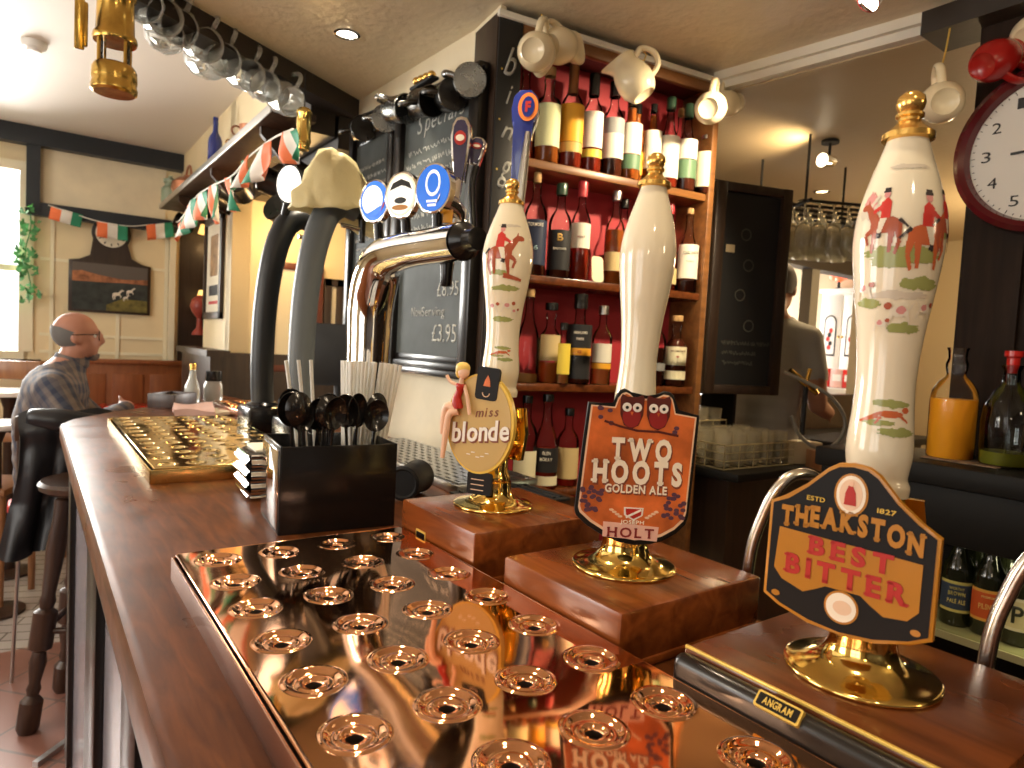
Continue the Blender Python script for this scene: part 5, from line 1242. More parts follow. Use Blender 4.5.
def man_mass(b):
    S_ = M_skin; b = HeadScale(b)
    b.ball(HC+V3(-.012, 0, .022), (.098, .077, .094), S_); b.ball(HC+V3(.022, 0, -.035), (.072, .064, .085), S_)
    b.ball(HC+V3(.072, 0, .000), (.022, .030, .030), S_)
    b.ball(HC+V3(.099, 0, -.022), (.020, .017, .021), S_); b.ball(HC+V3(.092, 0, .000), (.018, .014, .032), S_)   # nose
    b.ball(HC+V3(.076, 0, -.058), (.016, .024, .009), S_); b.ball(HC+V3(.074, 0, -.071), (.015, .022, .009), S_); b.ball(HC+V3(.066, 0, -.098), (.024, .028, .020), S_)
    b.ball(HC+V3(.078, 0, .028), (.014, .045, .010), S_)
    for s in (-1, 1):
        b.ball(HC+V3(-.005, s*.078, -.012), (.022, .010, .034), S_); b.ball(HC+V3(.045, s*.042, -.03), (.03, .02, .03), S_)
    # fingers of both hands lying on the opposite forearm
    for k in range(4):
        b.tube([V3(.285, -.055+k*0, 1.085-k*.017), V3(.293, -.015+.006*k, 1.083-k*.018), V3(.284, .028-.008*k, 1.078-k*.018)], [.0105, .0095, .008], S_, seg=8)
        b.tube([V3(.270, -.050, 1.045-k*.017), V3(.262, -.090, 1.043-k*.018), V3(.245, -.128+.008*k, 1.036-k*.018)], [.0105, .0095, .008], S_, seg=8)
    b.tube([V3(.28, -.08, 1.085), V3(.27, -.05, 1.112), V3(.262, -.025, 1.118)], [.012, .010, .008], S_, seg=8)
me = remeshed(man_mass, sk, ed, voxel=.0085, smooth_it=4)
def cl(c):
    if c.z < .72 or (c.z < .76 and c.x > .12): return 2
    d = c-HC
    if c.z > 1.275+.30*(c.x-.07) and abs(c.y) < .12: return 0
    if c.x > .255 and -.14 < c.y < .06 and c.z > .97: return 0
    return 1
body, shirt, trousers = split_body(me, cl, [M_skin, M_shirt, M_trous], ['body', 'shirt', 'trousers'], man)
b = MB()   # cropped hair round the back and sides
def hairf(u, v):
    a = math.radians(84)+u*math.radians(192); top = .050-.035*max(0, math.cos(a)+.6)-.012*abs(math.sin(a)); z = -.055+(top+.055)*v
    rz = math.sqrt(max(.05, 1-((z-.022)/.098)**2))
    return HC+V3(-.012+.1035*rz*math.cos(a), .0835*rz*math.sin(a), z)*HS
b.quadgrid(hairf, 36, 8, M_hairg, thick=.004); b.build('hair', man)
b = MB(); gl = HC+V3(.092, 0, .004)*HS
for s in (-1, 1):
    b.torus(.021, .0018, M_black, M=T3(*(gl+V3(0, s*.030, 0))) @ RY(PI/2), u=24, v=8); b.tube([gl+V3(-.004, s*.052, .006), gl+V3(-.05, s*.080, .004), gl+V3(-.10, s*.086, 0)], .0018, M_black, seg=6)
b.tube([gl+V3(.002, -.010, .004), gl+V3(.004, 0, .006), gl+V3(.002, .010, .004)], .0018, M_black, seg=6); b.build('glasses', man)
b = MB()
for s in (-1, 1): b.lathe([(0, 0), (.020, 0), (.020, .001), (0, .001)], M_pane, seg=20, M=T3(*(gl+V3(0, s*.030, 0))) @ RY(PI/2))
b.build('lens', man)
for s in (-1, 1):
    b = MB(); b.ball(HC+V3(.070, s*.030, .004)*HS, (.010, .012, .010), C_white, u=12, v=8); b.ball(HC+V3(.0785, s*.030, .004)*HS, (.0035, .005, .005), M_black, u=10, v=6); b.build('eye', man)
b = MB()   # shirt collar
b.lathe([(.066, 0), (.070, .012), (.066, .034), (.062, .034), (.064, .010), (.061, 0)], M_shirt, seg=28, M=T3(.074, 0, 1.258) @ RY(.28)); b.build('collar', man)

# barman behind the hatch bar, seen from the back
bar_m = thing('person', 'bar worker in pale grey T-shirt turned away beside the dark board', 'person', (dep(771, 350, 3.22).x, dep(771, 350, 3.22).y, 0), math.radians(18)); bar_m.scale = (1.05, 1.05, 1.05)
sk2 = [((0, 0, .98), (.12, .145)), ((0, 0, 1.14), (.105, .14)), ((-.01, 0, 1.32), (.11, .155)), ((-.01, 0, 1.48), (.09, .160)), ((.0, 0, 1.555), (.058, .070)), ((.012, 0, 1.61), .052), ((.02, 0, 1.66), .055),
       ((-.01, -.160, 1.47), .058), ((.0, -.195, 1.32), .050), ((.06, -.205, 1.18), .042), ((.20, -.22, 1.14), .034), ((.28, -.20, 1.15), .028), ((.33, -.20, 1.14), (.036, .02)),
       ((-.01, .160, 1.47), .058), ((.01, .195, 1.32), .050), ((.07, .195, 1.18), .042), ((.20, .17, 1.14), .034), ((.28, .13, 1.15), .028), ((.33, .12, 1.14), (.036, .02)),
       ((0, -.09, .90), .10), ((.01, -.095, .52), .070), ((0, -.10, .10), .045), ((.02, -.10, .05), .045), ((.13, -.11, .04), (.045, .032)),
       ((0, .09, .90), .10), ((.01, .095, .52), .070), ((0, .10, .10), .045), ((.02, .10, .05), .045), ((.13, .11, .04), (.045, .032))]
ed2 = [(0, 1), (1, 2), (2, 3), (3, 4), (4, 5), (5, 6), (3, 7), (7, 8), (8, 9), (9, 10), (10, 11), (11, 12), (3, 13), (13, 14), (14, 15), (15, 16), (16, 17), (17, 18), (0, 19), (19, 20), (20, 21), (21, 22), (22, 23), (0, 24), (24, 25), (25, 26), (26, 27), (27, 28)]
HB = V3(.035, 0, 1.705)
def bm_mass(b):
    b.ball(HB+V3(-.01, 0, .02), (.095, .076, .095), M_skin); b.ball(HB+V3(.022, 0, -.035), (.07, .062, .083), M_skin); b.ball(HB+V3(.095, 0, -.02), (.018, .014, .022), M_skin); b.ball(HB+V3(.06, 0, -.095), (.025, .028, .02), M_skin)
    for s in (-1, 1):
        b.ball(HB+V3(-.005, s*.077, -.012), (.02, .01, .032), M_skin)
        for k in range(4): b.tube([V3(.345, s*.20 if s < 0 else .12, 1.155-k*.016), V3(.39, (s*.20 if s < 0 else .12)+.006, 1.148-k*.017), V3(.405, (s*.20 if s < 0 else .12)-.02*s*0, 1.125-k*.015)], [.010, .009, .008], M_skin, seg=8)
me = remeshed(bm_mass, sk2, ed2, voxel=.010, smooth_it=4)
def cl2(c):
    if c.z < 1.0 and c.x < .16: return 2
    if c.z > 1.565+.2*c.x and abs(c.y) < .11: return 0
    if c.z < 1.30 and abs(c.y) > .15 + (0 if c.x < .1 else -.2) : return 0
    if c.x > .13 and c.z < 1.3: return 0
    return 1
split_body(me, cl2, [M_skin2, mat('grey_tshirt_cloth', (.34, .32, .28), .85), M_trous], ['body', 't_shirt', 'trousers'], bar_m)
b = MB()
def hairb(u, v):
    a = math.radians(50)+u*math.radians(260); e = -.5+v*2.05
    return HB+V3(-.012+.104*math.cos(e)*math.cos(a), .084*math.cos(e)*math.sin(a), .02+.104*math.sin(e))
b.quadgrid(hairb, 30, 12, mat('dark_brown_hair', (.05, .03, .02), .7), thick=.004); b.build('hair', bar_m)

# ------------------------------------------------------------------ stool, coat, far tables
def turned(z0, z1, r):
    H = z1-z0
    return [(0, z0), (r*.95, z0), (r*1.22, z0+.02*H), (r*1.22, z0+.13*H), (r*.62, z0+.155*H), (r*.80, z0+.18*H), (r*.60, z0+.205*H), (r*.95, z0+.29*H), (r*.70, z0+.335*H), (r*1.28, z0+.35*H), (r*1.28, z0+.50*H), (r*.72, z0+.515*H), (r*.92, z0+.545*H), (r*.72, z0+.57*H), (r*1.05, z0+.76*H), (r*.8, z0+.90*H), (r*.95, z0+.97*H), (0, z1)]
def stool(lab, x, y, seat_z, rz):
    t = thing('bar_stool', lab, 'bar stool', (x, y, 0), rz)
    b = MB(); b.lathe([(0, seat_z-.045), (.14, seat_z-.045), (.165, seat_z-.03), (.170, seat_z-.012), (.160, seat_z), (.10, seat_z-.006), (0, seat_z-.012)], M_stoolwood, seg=40); b.build('seat', t)
    feet = []
    for k in range(4):
        a = PI/4+k*PI/2; top = V3(.095*math.cos(a), .095*math.sin(a), seat_z-.04); bot = V3(.205*math.cos(a), .205*math.sin(a), 0.001); feet.append((top, bot))
        L = (top-bot).length
        b = MB(); b.lathe(turned(.004, L, .029), M_stoolwood, seg=16, M=align_z(top-bot, bot)); b.build('leg', t)
    for k in range(4):
        (t0, b0), (t1_, b1) = feet[k], feet[(k+1) % 4]; f = .42
        b = MB(); b.tube([b0.lerp(t0, f), b1.lerp(t1_, f)], .011, M_stoolwood, seg=10); b.build('stretcher', t)
    return t
stool('dark turned wooden bar stool in front of the far end of the bar', .195, 2.858, .875, math.radians(-23))
M_leather = mat('black_coat_leather', (.010, .010, .012), .38, bump=.25, bscale=14)
# tall chair carrying the coat
t = thing('high_chair', 'high chair mostly hidden under the black coat at the bar end', 'chair', (.115, 3.27, 0))
for sx, sy in ((-.16, -.06), (.16, -.06), (-.16, .05), (.16, .05)):
    b = MB(); b.tube([(sx, sy, 0.002), (sx*.85, sy*.8, .68)], .007, M_steel, seg=10); b.build('leg', t)
b = MB(); b.box((0, -.005, .70), (.36, .13, .04), M_redmat, bev=.012); b.build('seat', t)
b = MB()
for sx in (-.14, .14): b.tube([(sx, -.06, .70), (sx, -.075, 1.06)], .012, M_stoolwood)
b.box((0, -.075, 1.02), (.32, .022, .10), M_stoolwood, bev=.008); b.build('backrest', t)
cp = [onx(0, 0, 1)]*0
b = MB()
def coatf(u, v):
    # u across, v from shoulder fold down to the hem
    top = V3(-.028+.305*u, 3.185-.02*math.sin(u*PI), 1.075+.020*math.sin(u*PI)+.012*math.sin(u*9))
    hem = V3(-.085+.305*u, 3.13, .53-.015*math.sin(u*7)+.05*u)
    p = top.lerp(hem, v); f = .022*v
    p.y += f*1.3*math.sin(u*17+v*2.5)+.006*math.sin(u*37-v*5)*v-.035*math.sin(min(1, v*1.6)*PI)*(1-.5*u) - .03*math.exp(-((v-.12)/.08)**2)
    p.x -= .035*math.sin(v*PI)*(u-.5)
    return p
b.quadgrid(coatf, 44, 40, M_leather, thick=.012)
o = b.build('coat', angle=80); tag(o, 'black leather coat draped over the high chair at the bar end', 'coat')
b = MB()
b.tube(smooth_path([(.0, 3.15, 1.07), (.08, 3.125, 1.06), (.17, 3.12, 1.045), (.26, 3.14, 1.03)], 6), [.03, .034, .038, .04, .042, .044, .046, .048, .048, .048, .046, .046, .045, .044, .043, .042, .04, .038, .035], M_leather, seg=16); o2 = b.build('sleeve', o, angle=80)
# bench with panelled back and red seat along the back wall; small tables and chairs by the window
t = thing('wall_bench', 'brown panelled wooden bench with red seat under the clock picture', 'bench', (.56, YB-.10, 0))
b = MB(); b.box((0, .0, .60), (.70, .04, 1.16), M_redwood, bev=.004)
for k in range(3): b.box((-.23+k*.23, -.024, .88), (.19, .012, .46), M_redwood, bev=.004)
b.box((0, -.012, 1.195), (.72, .075, .03), M_redwood, bev=.006); b.build('back', t)
b = MB(); b.box((0, -.22, .86), (.66, .38, .09), M_red, bev=.025); b.build('seat_cushion', t)
b = MB(); b.box((0, -.2, .41), (.68, .36, .80), M_redwood, bev=.004); b.build('base', t)
M_tabletop = mat('pale_table_top', (.78, .74, .68), .25)
def cafe_table(lab, x, y, z, r, sq=False):
    t = thing('table', lab, 'table', (x, y, 0))
    b = MB()
    if sq: b.box((0, 0, z-.014), (r*2, r*2, .028), M_tabletop, bev=.006)
    else: b.lathe([(0, z-.028), (r-.01, z-.028), (r, z-.018), (r, z-.006), (r-.006, z), (0, z)], M_tabletop, seg=40)
    b.build('table_top', t)
    b = MB(); b.lathe([(0, .03), (.035, .03), (.03, .2), (.028, z-.10), (.05, z-.03), (0, z-.03)], M_stoolwood, seg=20); b.build('pedestal', t)
    b = MB(); b.lathe([(0, .002), (.13, .002), (.13, .016), (.05, .035), (0, .035)], M_stoolwood, seg=32); b.build('foot', t)
q = dep(14, 390, 3.75); cafe_table('pale square table behind the seated man by the window', q.x-.02, q.y, q.z, .17, True)
q = dep(8, 422, 3.25); cafe_table('pale round table at the left edge in front of the square one', q.x-.05, q.y, q.z, .15)
def wood_chair(lab, x, y, rz, seat, top):
    t = thing('wooden_chair', lab, 'chair', (x, y, 0), rz)
    b = MB(); b.box((0, 0, seat-.018), (.38, .38, .036), M_chairwood, bev=.010); b.build('seat', t)
    for sx in (-.16, .16):
        b = MB(); b.tube([(sx, -.16, .002), (sx, -.15, seat-.03)], [.016, .019], M_chairwood, seg=10); b.build('leg', t)
        b = MB(); b.tube([(sx, .17, .002), (sx, .165, seat), (sx, .20, top-.02)], [.016, .020, .016], M_chairwood, seg=10); b.build('leg', t)
    b = MB(); b.box((0, .192, top-.05), (.38, .024, .10), M_chairwood, bev=.010); b.build('top_rail', t)
    b = MB(); b.box((0, .178, seat+.20), (.32, .018, .05), M_chairwood, bev=.006); b.build('lower_rail', t); return t
q = dep(27, 362, 4.05); wood_chair('light wooden chair with curved back rail beside the seated man', q.x+.02, q.y-.02, .15, .58, q.z)
q = dep(0, 358, 3.7); wood_chair('wooden chair cut by the left edge next to the round table', q.x-.06, q.y-.42, -.4, .62, q.z)

# ------------------------------------------------------------------ pictures, clocks, bunting, ivy on the left
def pic(lab, o, n, w, h, fw, mf, draw, name='framed_picture', cat='picture', th=.02):
    t = thing(name, lab, cat, tuple(o)); M = frame_M((0, 0, 0), n)
    b = MB()
    for s in (-1, 1): b.box((s*(w/2-fw/2), 0, th/2), (fw, h, th), mf, M=M, bev=.003); b.box((0, s*(h/2-fw/2), th/2), (w, fw, th), mf, M=M, bev=.003)
    b.build('frame', t)
    b = MB(); b.prism([(-w/2+fw*.5, -h/2+fw*.5), (w/2-fw*.5, -h/2+fw*.5), (w/2-fw*.5, h/2-fw*.5), (-w/2+fw*.5, h/2-fw*.5)], .002, .006, M_paper, M=M); draw(b, M, w, h); b.build('print', t); return t
t = thing('clock_picture_board', 'dark pub board with a round clock on top and a landscape painting', 'clock', (.452, YB-.012, 1.715))
M = frame_M((0, -.012, 0), (0, -1, 0))
W, H = .245, .165
bp = [(-W, -H*1.15), (W, -H*1.15), (W, H*.95), (W*.75, H*1.0), (W*.5, H*1.2)]+ell(.0, .36, .118, .118, 24, math.radians(-35), math.radians(215))+[(-W*.5, H*1.2), (-W*.75, H*1.0), (-W, H*.95)]
b = MB(); b.prism(bp, -.012, .006, M_darkwood, M=M, bev=.002); b.build('board', t)
b = MB(); b.prism(ell(0, .36, .096, .096, 36), .006, .009, M_paper, M=M)
for k in range(12): a = k*PI/6; b.box((0, 0, 0), (.006, .016, .001), M_black, M=M @ T3(.078*math.cos(a), .36+.078*math.sin(a), .0098) @ RZ(a-PI/2))
b.box((0, .02, .0105), (.006, .055, .001), M_black, M=M @ T3(0, .36, 0) @ RZ(.6)); b.box((0, .03, .0105), (.004, .075, .001), M_black, M=M @ T3(0, .36, 0) @ RZ(2.2)); b.build('clock_face', t)
P_sky = mat('painting_sky', (.12, .10, .085), .6); P_hills = mat('painting_orange_hills', (.36, .14, .06), .6, cvar=.5, cscale=25); P_land = mat('painting_dark_field', (.035, .04, .035), .6, cvar=.4, cscale=20); P_grass = mat('painting_grass', (.16, .13, .03), .6, cvar=.4, cscale=30)
b = MB(); b.prism([(-W*.92, -H*1.05), (W*.92, -H*1.05), (W*.92, H*.88), (-W*.92, H*.88)], .006, .0075, P_land, M=M)
b.prism([(-W*.92, H*.35), (W*.92, H*.25), (W*.92, H*.88), (-W*.92, H*.88)], .0076, .0085, P_sky, M=M)
b.prism([(-W*.92, H*.10), (-W*.2, H*.12), (W*.4, H*.16), (W*.92, H*.14), (W*.92, H*.36), (W*.3, H*.30), (-W*.3, H*.42), (-W*.7, H*.55), (-W*.92, H*.50)], .0086, .0095, P_hills, M=M)
b.prism([(-W*.1, -H*1.05), (W*.92, -H*1.05), (W*.92, -H*.55), (W*.3, -H*.5), (-W*.1, -H*.8)], .0086, .0095, P_grass, M=M)
for (x, y, s) in ((.035, -.055, 1), (.115, -.03, .8), (.09, -.075, .6)):
    for P_, m_ in horseman(0, 0, .0022*s, 1, horse=D_white)[:9]: b.prism([(x+a, y+c) for a, c in P_], .0096, .0102, D_white, M=M)
b.build('landscape_painting', t)
q = onx(215, 268, XS-.004)
def d_poster(b, M, w, h):
    b.prism(rrect(0, h*.12, w*.42, h*.40, .01), .0062, .0070, mat('poster_brown', (.34, .20, .08), .6, cvar=.4, cscale=20), M=M); b.box((0, -h*.22, .0066), (w*.5, h*.10, .001), M_dark, M=M); b.box((0, -h*.34, .0066), (w*.5, h*.03, .001), M_redmat, M=M)
pic('narrow dark framed poster on the side of the pillar', q, (-1, 0, 0), .46, .60, .04, M_darkwood, d_poster)
def d_cert(b, M, w, h):
    for k in range(9): b.box((w*.12, h*.32-k*h*.075, .0066), (w*.30, .008, .001), M_walltan, M=M)
    b.box((-w*.2, 0, .0066), (w*.2, h*.7, .001), M_cream, M=M)
pic('framed cream certificate on the warm lit alcove wall', ony(294, 318, 3.868), (0, -1, 0), .32, .62, .038, mat('red_brown_frame', (.12, .03, .015), .4), d_cert)
pic('dark narrow frame right of the certificate on the alcove wall', ony(332, 330, 3.868), (0, -1, 0), .12, .60, .045, M_darkwood, lambda b, M, w, h: None)
# sconces in the corridor
def sconce(lab, o, r, h):
    t = thing('wall_lamp', lab, 'lamp', tuple(o)); sh = mat('lamp_shade_glow', (.9, .6, .2), .5, em=(1, .62, .18), es=2.0)
    b = MB(); b.lathe([(r*.55, h/2), (r, -h/2), (r*.96, -h/2), (r*.52, h/2)], sh, seg=24); b.build('lamp_shade', t)
    b = MB(); b.tube([(0, 0, h*.3), (.05, .05, h*.5), (.09, .10, h*.2)], .008, M_brassold); b.lathe([(0, -.02), (.05, -.02), (.05, .0), (0, .0)], M_brassold, seg=20, M=align_z((-.7, -.7, 0), (.09, .10, h*.2))); b.build('bracket', t)
sconce('small glowing yellow wall lamp in the dark corridor', ony(207, 228, 5.30), .06, .09)
sconce('lower glowing lamp deep in the dark corridor', ony(203, 296, 5.30), .05, .08)
t = thing('figurine', 'small red figurine at the corridor end of the dado ledge', 'ornament', tuple(ony(199, 335, 5.2)))
b = MB(); b.lathe([(0, 0), (.05, 0), (.045, .02), (.02, .05), (.018, .12), (.05, .16), (.065, .20), (.055, .25), (.02, .28), (0, .285)], mat('figurine_red', (.35, .06, .04), .3), seg=20); b.build('body', t)
# bunting
t = thing('flag_bunting', 'string of orange white green flags along back wall and high shelf', 'bunting', (0, 0, 0))
F_o = mat('flag_orange', (.86, .20, .07), .7); F_w = mat('flag_white', (.80, .76, .68), .7); F_g = mat('flag_green', (.03, .26, .14), .7)
def flag(p0, p1, drop, flip=False, wv=.01, sd=0):
    """hung by its top edge from p0 to p1; orange, white and green bands"""
    p0, p1 = Vector(p0), Vector(p1); d = p1-p0; n = Vector((-d.y, d.x, 0)).normalized(); b = MB()
    cols = [F_o, F_w, F_g]
    if flip: cols = cols[::-1]
    for k in range(3):
        b.quadgrid(lambda u, v: p0+d*((k+u)/3)+Vector(drop)*v+n*(wv*math.sin(((k+u)/3)*5+v*3+sd)*(.3+v)), 5, 6, cols[k])
    bmesh.ops.remove_doubles(b.bm, verts=b.bm.verts, dist=1e-5)
    o = b.build('flag', t); sm = o.modifiers.new('s', 'SOLIDIFY'); sm.thickness = .0012; return o
yb = YB-.10
A = lambda px, py: ony(px, py, yb)
flag(A(51, 206), A(83, 215), (-.012, 0, -.085), sd=1); flag(A(97, 221), A(128, 226), (0, 0, -.105), sd=2); flag(A(146, 225), A(173, 222), (.01, 0, -.105), sd=3)
XF = .675
def Bp(px, py, x=XF): return onx(px, py, x)
near = [((178, 224), (187, 212), (-.0, .02, -.10)), ((186, 206), (196, 197), (.0, .03, -.13)), ((197, 196), (205, 190), (.01, .02, -.12)), ((210, 188), (217, 180), (.02, .03, -.16)), ((226, 178), (233, 176), (.02, .0, -.14)), ((241, 161), (250, 155), (.0, .10, -.10)), ((255, 153), (271, 140), (.0, .10, -.105)), ((281, 134), (295, 128), (.02, .0, -.095))]
for k, (a, c, dr) in enumerate(near): flag(Bp(*a), Bp(*c), dr, flip=(k in (5, 6)), wv=.02, sd=k*1.3)
st = [A(48, 205), A(66, 211), A(97, 221), A(128, 226), A(146, 225), A(173, 222)]+[Bp(*p) for p in ((180, 220), (196, 197), (212, 186), (232, 176), (248, 158), (272, 139), (293, 129))]
b = MB(); b.tube(smooth_path(st, 5), .0035, F_w, seg=6); b.build('string', t)
# ivy beside the window
t = thing('ivy_garland', 'green artificial ivy trailing down the window frame', 'garland', (0, 0, 0))
M_leaf = mat('ivy_leaf', (.10, .34, .12), .45, cvar=.5, cscale=30); b = MB(); rd = random.Random(9)
stem = [ony(28+3*math.sin(k*1.3), 205+k*14, YB-.06) for k in range(8)]
b.tube(smooth_path(stem, 4), .004, M_leaf, seg=6); b.build('stem', t)
b = MB()
for k in range(64):
    f = rd.random()*6.9; i = int(f); p = stem[i].lerp(stem[i+1], f-i)+Vector((rd.uniform(-.05, .05), rd.uniform(-.05, .0), rd.uniform(-.03, .03)))
    s = rd.uniform(.03, .052); Mx = Matrix.Translation(p) @ Euler((rd.uniform(-1.0, 1.0)+PI/2, rd.uniform(-.8, .8), rd.uniform(-1, 1))).to_matrix().to_4x4()
    b.prism([(0, -s*.5), (s*.35, -s*.35), (s*.5, 0), (s*.25, .02*s), (s*.1, s*.7), (-s*.1, s*.7), (-s*.25, .02*s), (-s*.5, 0), (-s*.35, -s*.35)], -.0006, .0006, M_leaf, M=Mx)
b.build('leaves', t)
# high shelf along the side wall, with things on it and tankards below
t = thing('high_shelf', 'long dark wooden shelf high on the side wall above the pillar', 'shelf', (.80, 3.9, 2.285))
b = MB(); b.box((0, 0, -.014), (.168, 2.62, .028), M_stoolwood, bev=.003); b.build('board', t)
b = MB(); b.box((-.087, 0, -.012), (.006, 2.62, .034), M_steel, bev=.001); b.build('front_edge', t, label='pale metal front edge strip')
for y in (-1.1, -.2, .7):
    b = MB(); b.prism([(0, 0), (.15, 0), (.15, -.03), (.03, -.15), (0, -.15)], -.012, .012, M_stoolwood, M=T3(.083, y, -.029) @ RZ(PI) @ RX(PI/2)); b.build('bracket', t)
whisky('slim cobalt blue bottle standing on the high shelf', 0, 0, 0, .036, .30, 'std', 'pale', 0, (M_navy, .05, 1.0), [], world=(.80, onx(215, 150, .80).y, 2.286), glass=M_navy, name='blue_bottle')
q = onx(169, 188, .765); t = thing('green_jar', 'pale green glass jar at the very end of the high shelf', 'jar', (.765, min(q.y, 5.14), 2.286))
b = MB(); b.lathe([(0, 0), (.045, 0), (.055, .012), (.055, .10), (.035, .125), (.035, .14), (.042, .145), (.040, .15), (0, .15)], mat('green_jar_glass', (.42, .52, .38), .15, trans=.4), seg=24); b.build('glass_body', t)
b = MB(); b.lathe([(0, .149), (.041, .149), (.043, .165), (.015, .178), (.012, .19), (0, .192)], mat('green_jar_lid', (.30, .38, .28), .3), seg=20); b.build('lid', t)
t = thing('copper_kettle', 'copper kettle with hoop handle at the far end of the high shelf', 'kettle', (.80, onx(189, 165, .80).y, 2.286)); M_cop2 = mat('old_copper', (.50, .22, .12), .3, metal=.8)
b = MB(); b.lathe([(0, 0), (.085, 0), (.10, .03), (.095, .07), (.06, .10), (.03, .11), (.028, .118), (0, .125)], M_cop2, seg=28); b.build('body', t)
b = MB(); b.torus(.085, .007, M_cop2, M=T3(0, 0, .095) @ RZ(PI/2) @ RX(PI/2), u=24, v=8, a0=0, a1=PI); b.build('handle', t); b = MB(); b.tube([(0, -.08, .05), (0, -.12, .08), (0, -.14, .11)], [.018, .012, .009], M_cop2); b.build('spout', t)
for k, (px, py, r) in enumerate(((232, 128, .030), (239, 123, .034), (250, 108, .045))):
    t = thing('brass_bowl', ['tiny brass cup on the high shelf right of the blue bottle', 'second brass cup on the high shelf, next to the tiny one', 'copper measuring jug on the high shelf near the glass mugs'][k], 'cup', (.785, onx(px, py+4, .785).y, 2.286))
    b = MB(); b.lathe([(0, 0), (r*.6, 0), (r*.9, r*.8), (r, r*1.6), (r*.92, r*1.6), (r*.8, r*.7), (0, r*.2)], M_brassold if k < 2 else M_cop2, seg=24); b.build('bowl', t)
    b = MB(); b.torus(r*.45, r*.10, M_brassold if k < 2 else M_cop2, M=T3(-r*1.2, 0, r*.9) @ RX(PI/2), u=16, v=6); b.build('handle', t)
hk = [(176, 219, 'far dark tankard hung under the high shelf beside the wall flags'), (196, 204, 'second dark tankard hung under the high shelf'), (214, 197, 'third dark tankard hung under the high shelf'), (236, 182, 'dark tankard hung under the middle of the high shelf'), (262, 178, 'large dark tankard hung low under the near half of the shelf'), (284, 168, 'nearest dark tankard hung under the high shelf beside brass cylinder'), (274, 206, 'dark tankard with pale rim hung lowest under the high shelf')]
for k, (px, py, lab) in enumerate(hk):
    q = onx(px, py, .80); s = .9 if k < 4 else 1.0
    tankard(lab, (q.x, q.y, q.z), (math.radians(112), math.radians(20*(k % 3-1)), math.radians(60+25*(k % 4))), M_pewterd, R=.055*s, H=.13*s)
t = thing('brass_cylinder', 'ridged hanging brass cylinder above the plastic bag', 'ornament', tuple(dep(303, 150, 2.30)))
b = MB(); b.lathe([(0, 0), (.020, 0), (.022, .004), (.022, .02), (.026, .024), (.026, .034), (.024, .04), (.024, .115), (.026, .12), (.026, .13), (.018, .14), (0, .142)], M_brass, seg=28); b.build('shell', t)
b = MB(); b.tube([(0, 0, .14), (0, 0, 2.33-dep(303, 150, 2.30).z+.004)], .002, M_blackm, seg=6); b.build('cord', t)
# dimpled glass mugs on the ceiling beam
mugs = []
t0 = thing('glass_mug', 'x', 'glass mug', (0, 0, 0))
b = MB()
R_, H_ = .052, .115
b.lathe([(0, .008), (R_*.8, .006), (R_*.95, 0), (R_*1.02, .012), (R_*1.05, .03), (R_*1.08, .055), (R_*1.04, .085), (R_*.96, .105), (R_*.98, H_), (R_*.92, H_), (R_*.88, .10), (R_*.93, .06), (R_*.86, .02), (0, .016)], M_mugglass, seg=48, rfn=lambda a, z: 1+(.085*math.cos(8*a)*math.sin((z-.01)*PI/.042) if .012 < z < .1 else 0))
b.build('body', t0, angle=80)
b = MB(); b.tube(smooth_path([(R_*.95, 0, .095), (R_*1.6, 0, .098), (R_*1.85, 0, .07), (R_*1.6, 0, .032), (R_*.98, 0, .026)], 6), .0075, M_mugglass, seg=12); b.build('handle', t0)
mg = [(284, 98, 2.36, 'glass mug at the shelf end of the beam row'), (262, 84, 2.30, 'glass mug hung second from the shelf end of the beam row'), (243, 72, 2.24, 'glass mug hung third from the shelf end of the beam row'), (222, 58, 2.16, 'glass mug hung fourth from the shelf end of the beam row'), (200, 42, 2.08, 'glass mug hung fifth from the shelf end of the beam row'), (178, 26, 2.00, 'glass mug hung sixth from the shelf end of the beam row'), (158, 14, 1.93, 'glass mug hung next to the top frame edge on the beam'), (142, 2, 1.87, 'glass mug cut by the top frame edge beside the brass lamp'), (205, 60, 2.20, 'glass mug hung lower behind the fifth in the beam row'), (165, 34, 2.02, 'glass mug hung lower behind the sixth in the beam row')]
for k, (px, py, d, lab) in enumerate(mg):
    z = (RIGHT*.62-DOWN*(-.45)-FWD*.55).normalized() if k % 2 == 0 else (RIGHT*.45+DOWN*.45-FWD*.70).normalized()
    x = (RIGHT*.35-DOWN*.9).normalized(); x = (x-x.dot(z)*z).normalized(); y = z.cross(x)
    Mr = Matrix((x, y, z)).transposed(); c = dep(px, py, d)-z*.055
    if k == 0: t0.location = c; t0.rotation_euler = Mr.to_euler(); t0['label'] = lab
    else: dup(t0, tuple(c), Mr.to_euler(), lab)
for o in list(COL.objects):
    if o.name.startswith('glass_mug'): o['group'] = 'dimpled glass mugs hung on the ceiling beam'
b = MB(); q0_ = dep(292, 80, 2.37); q1_ = dep(150, -16, 1.93); b.tube([q0_, q1_], .005, M_blackm, seg=8); o = b.build('mug_rail'); tag(o, 'thin dark rail under the ceiling beam that holds glass mugs', 'rail')
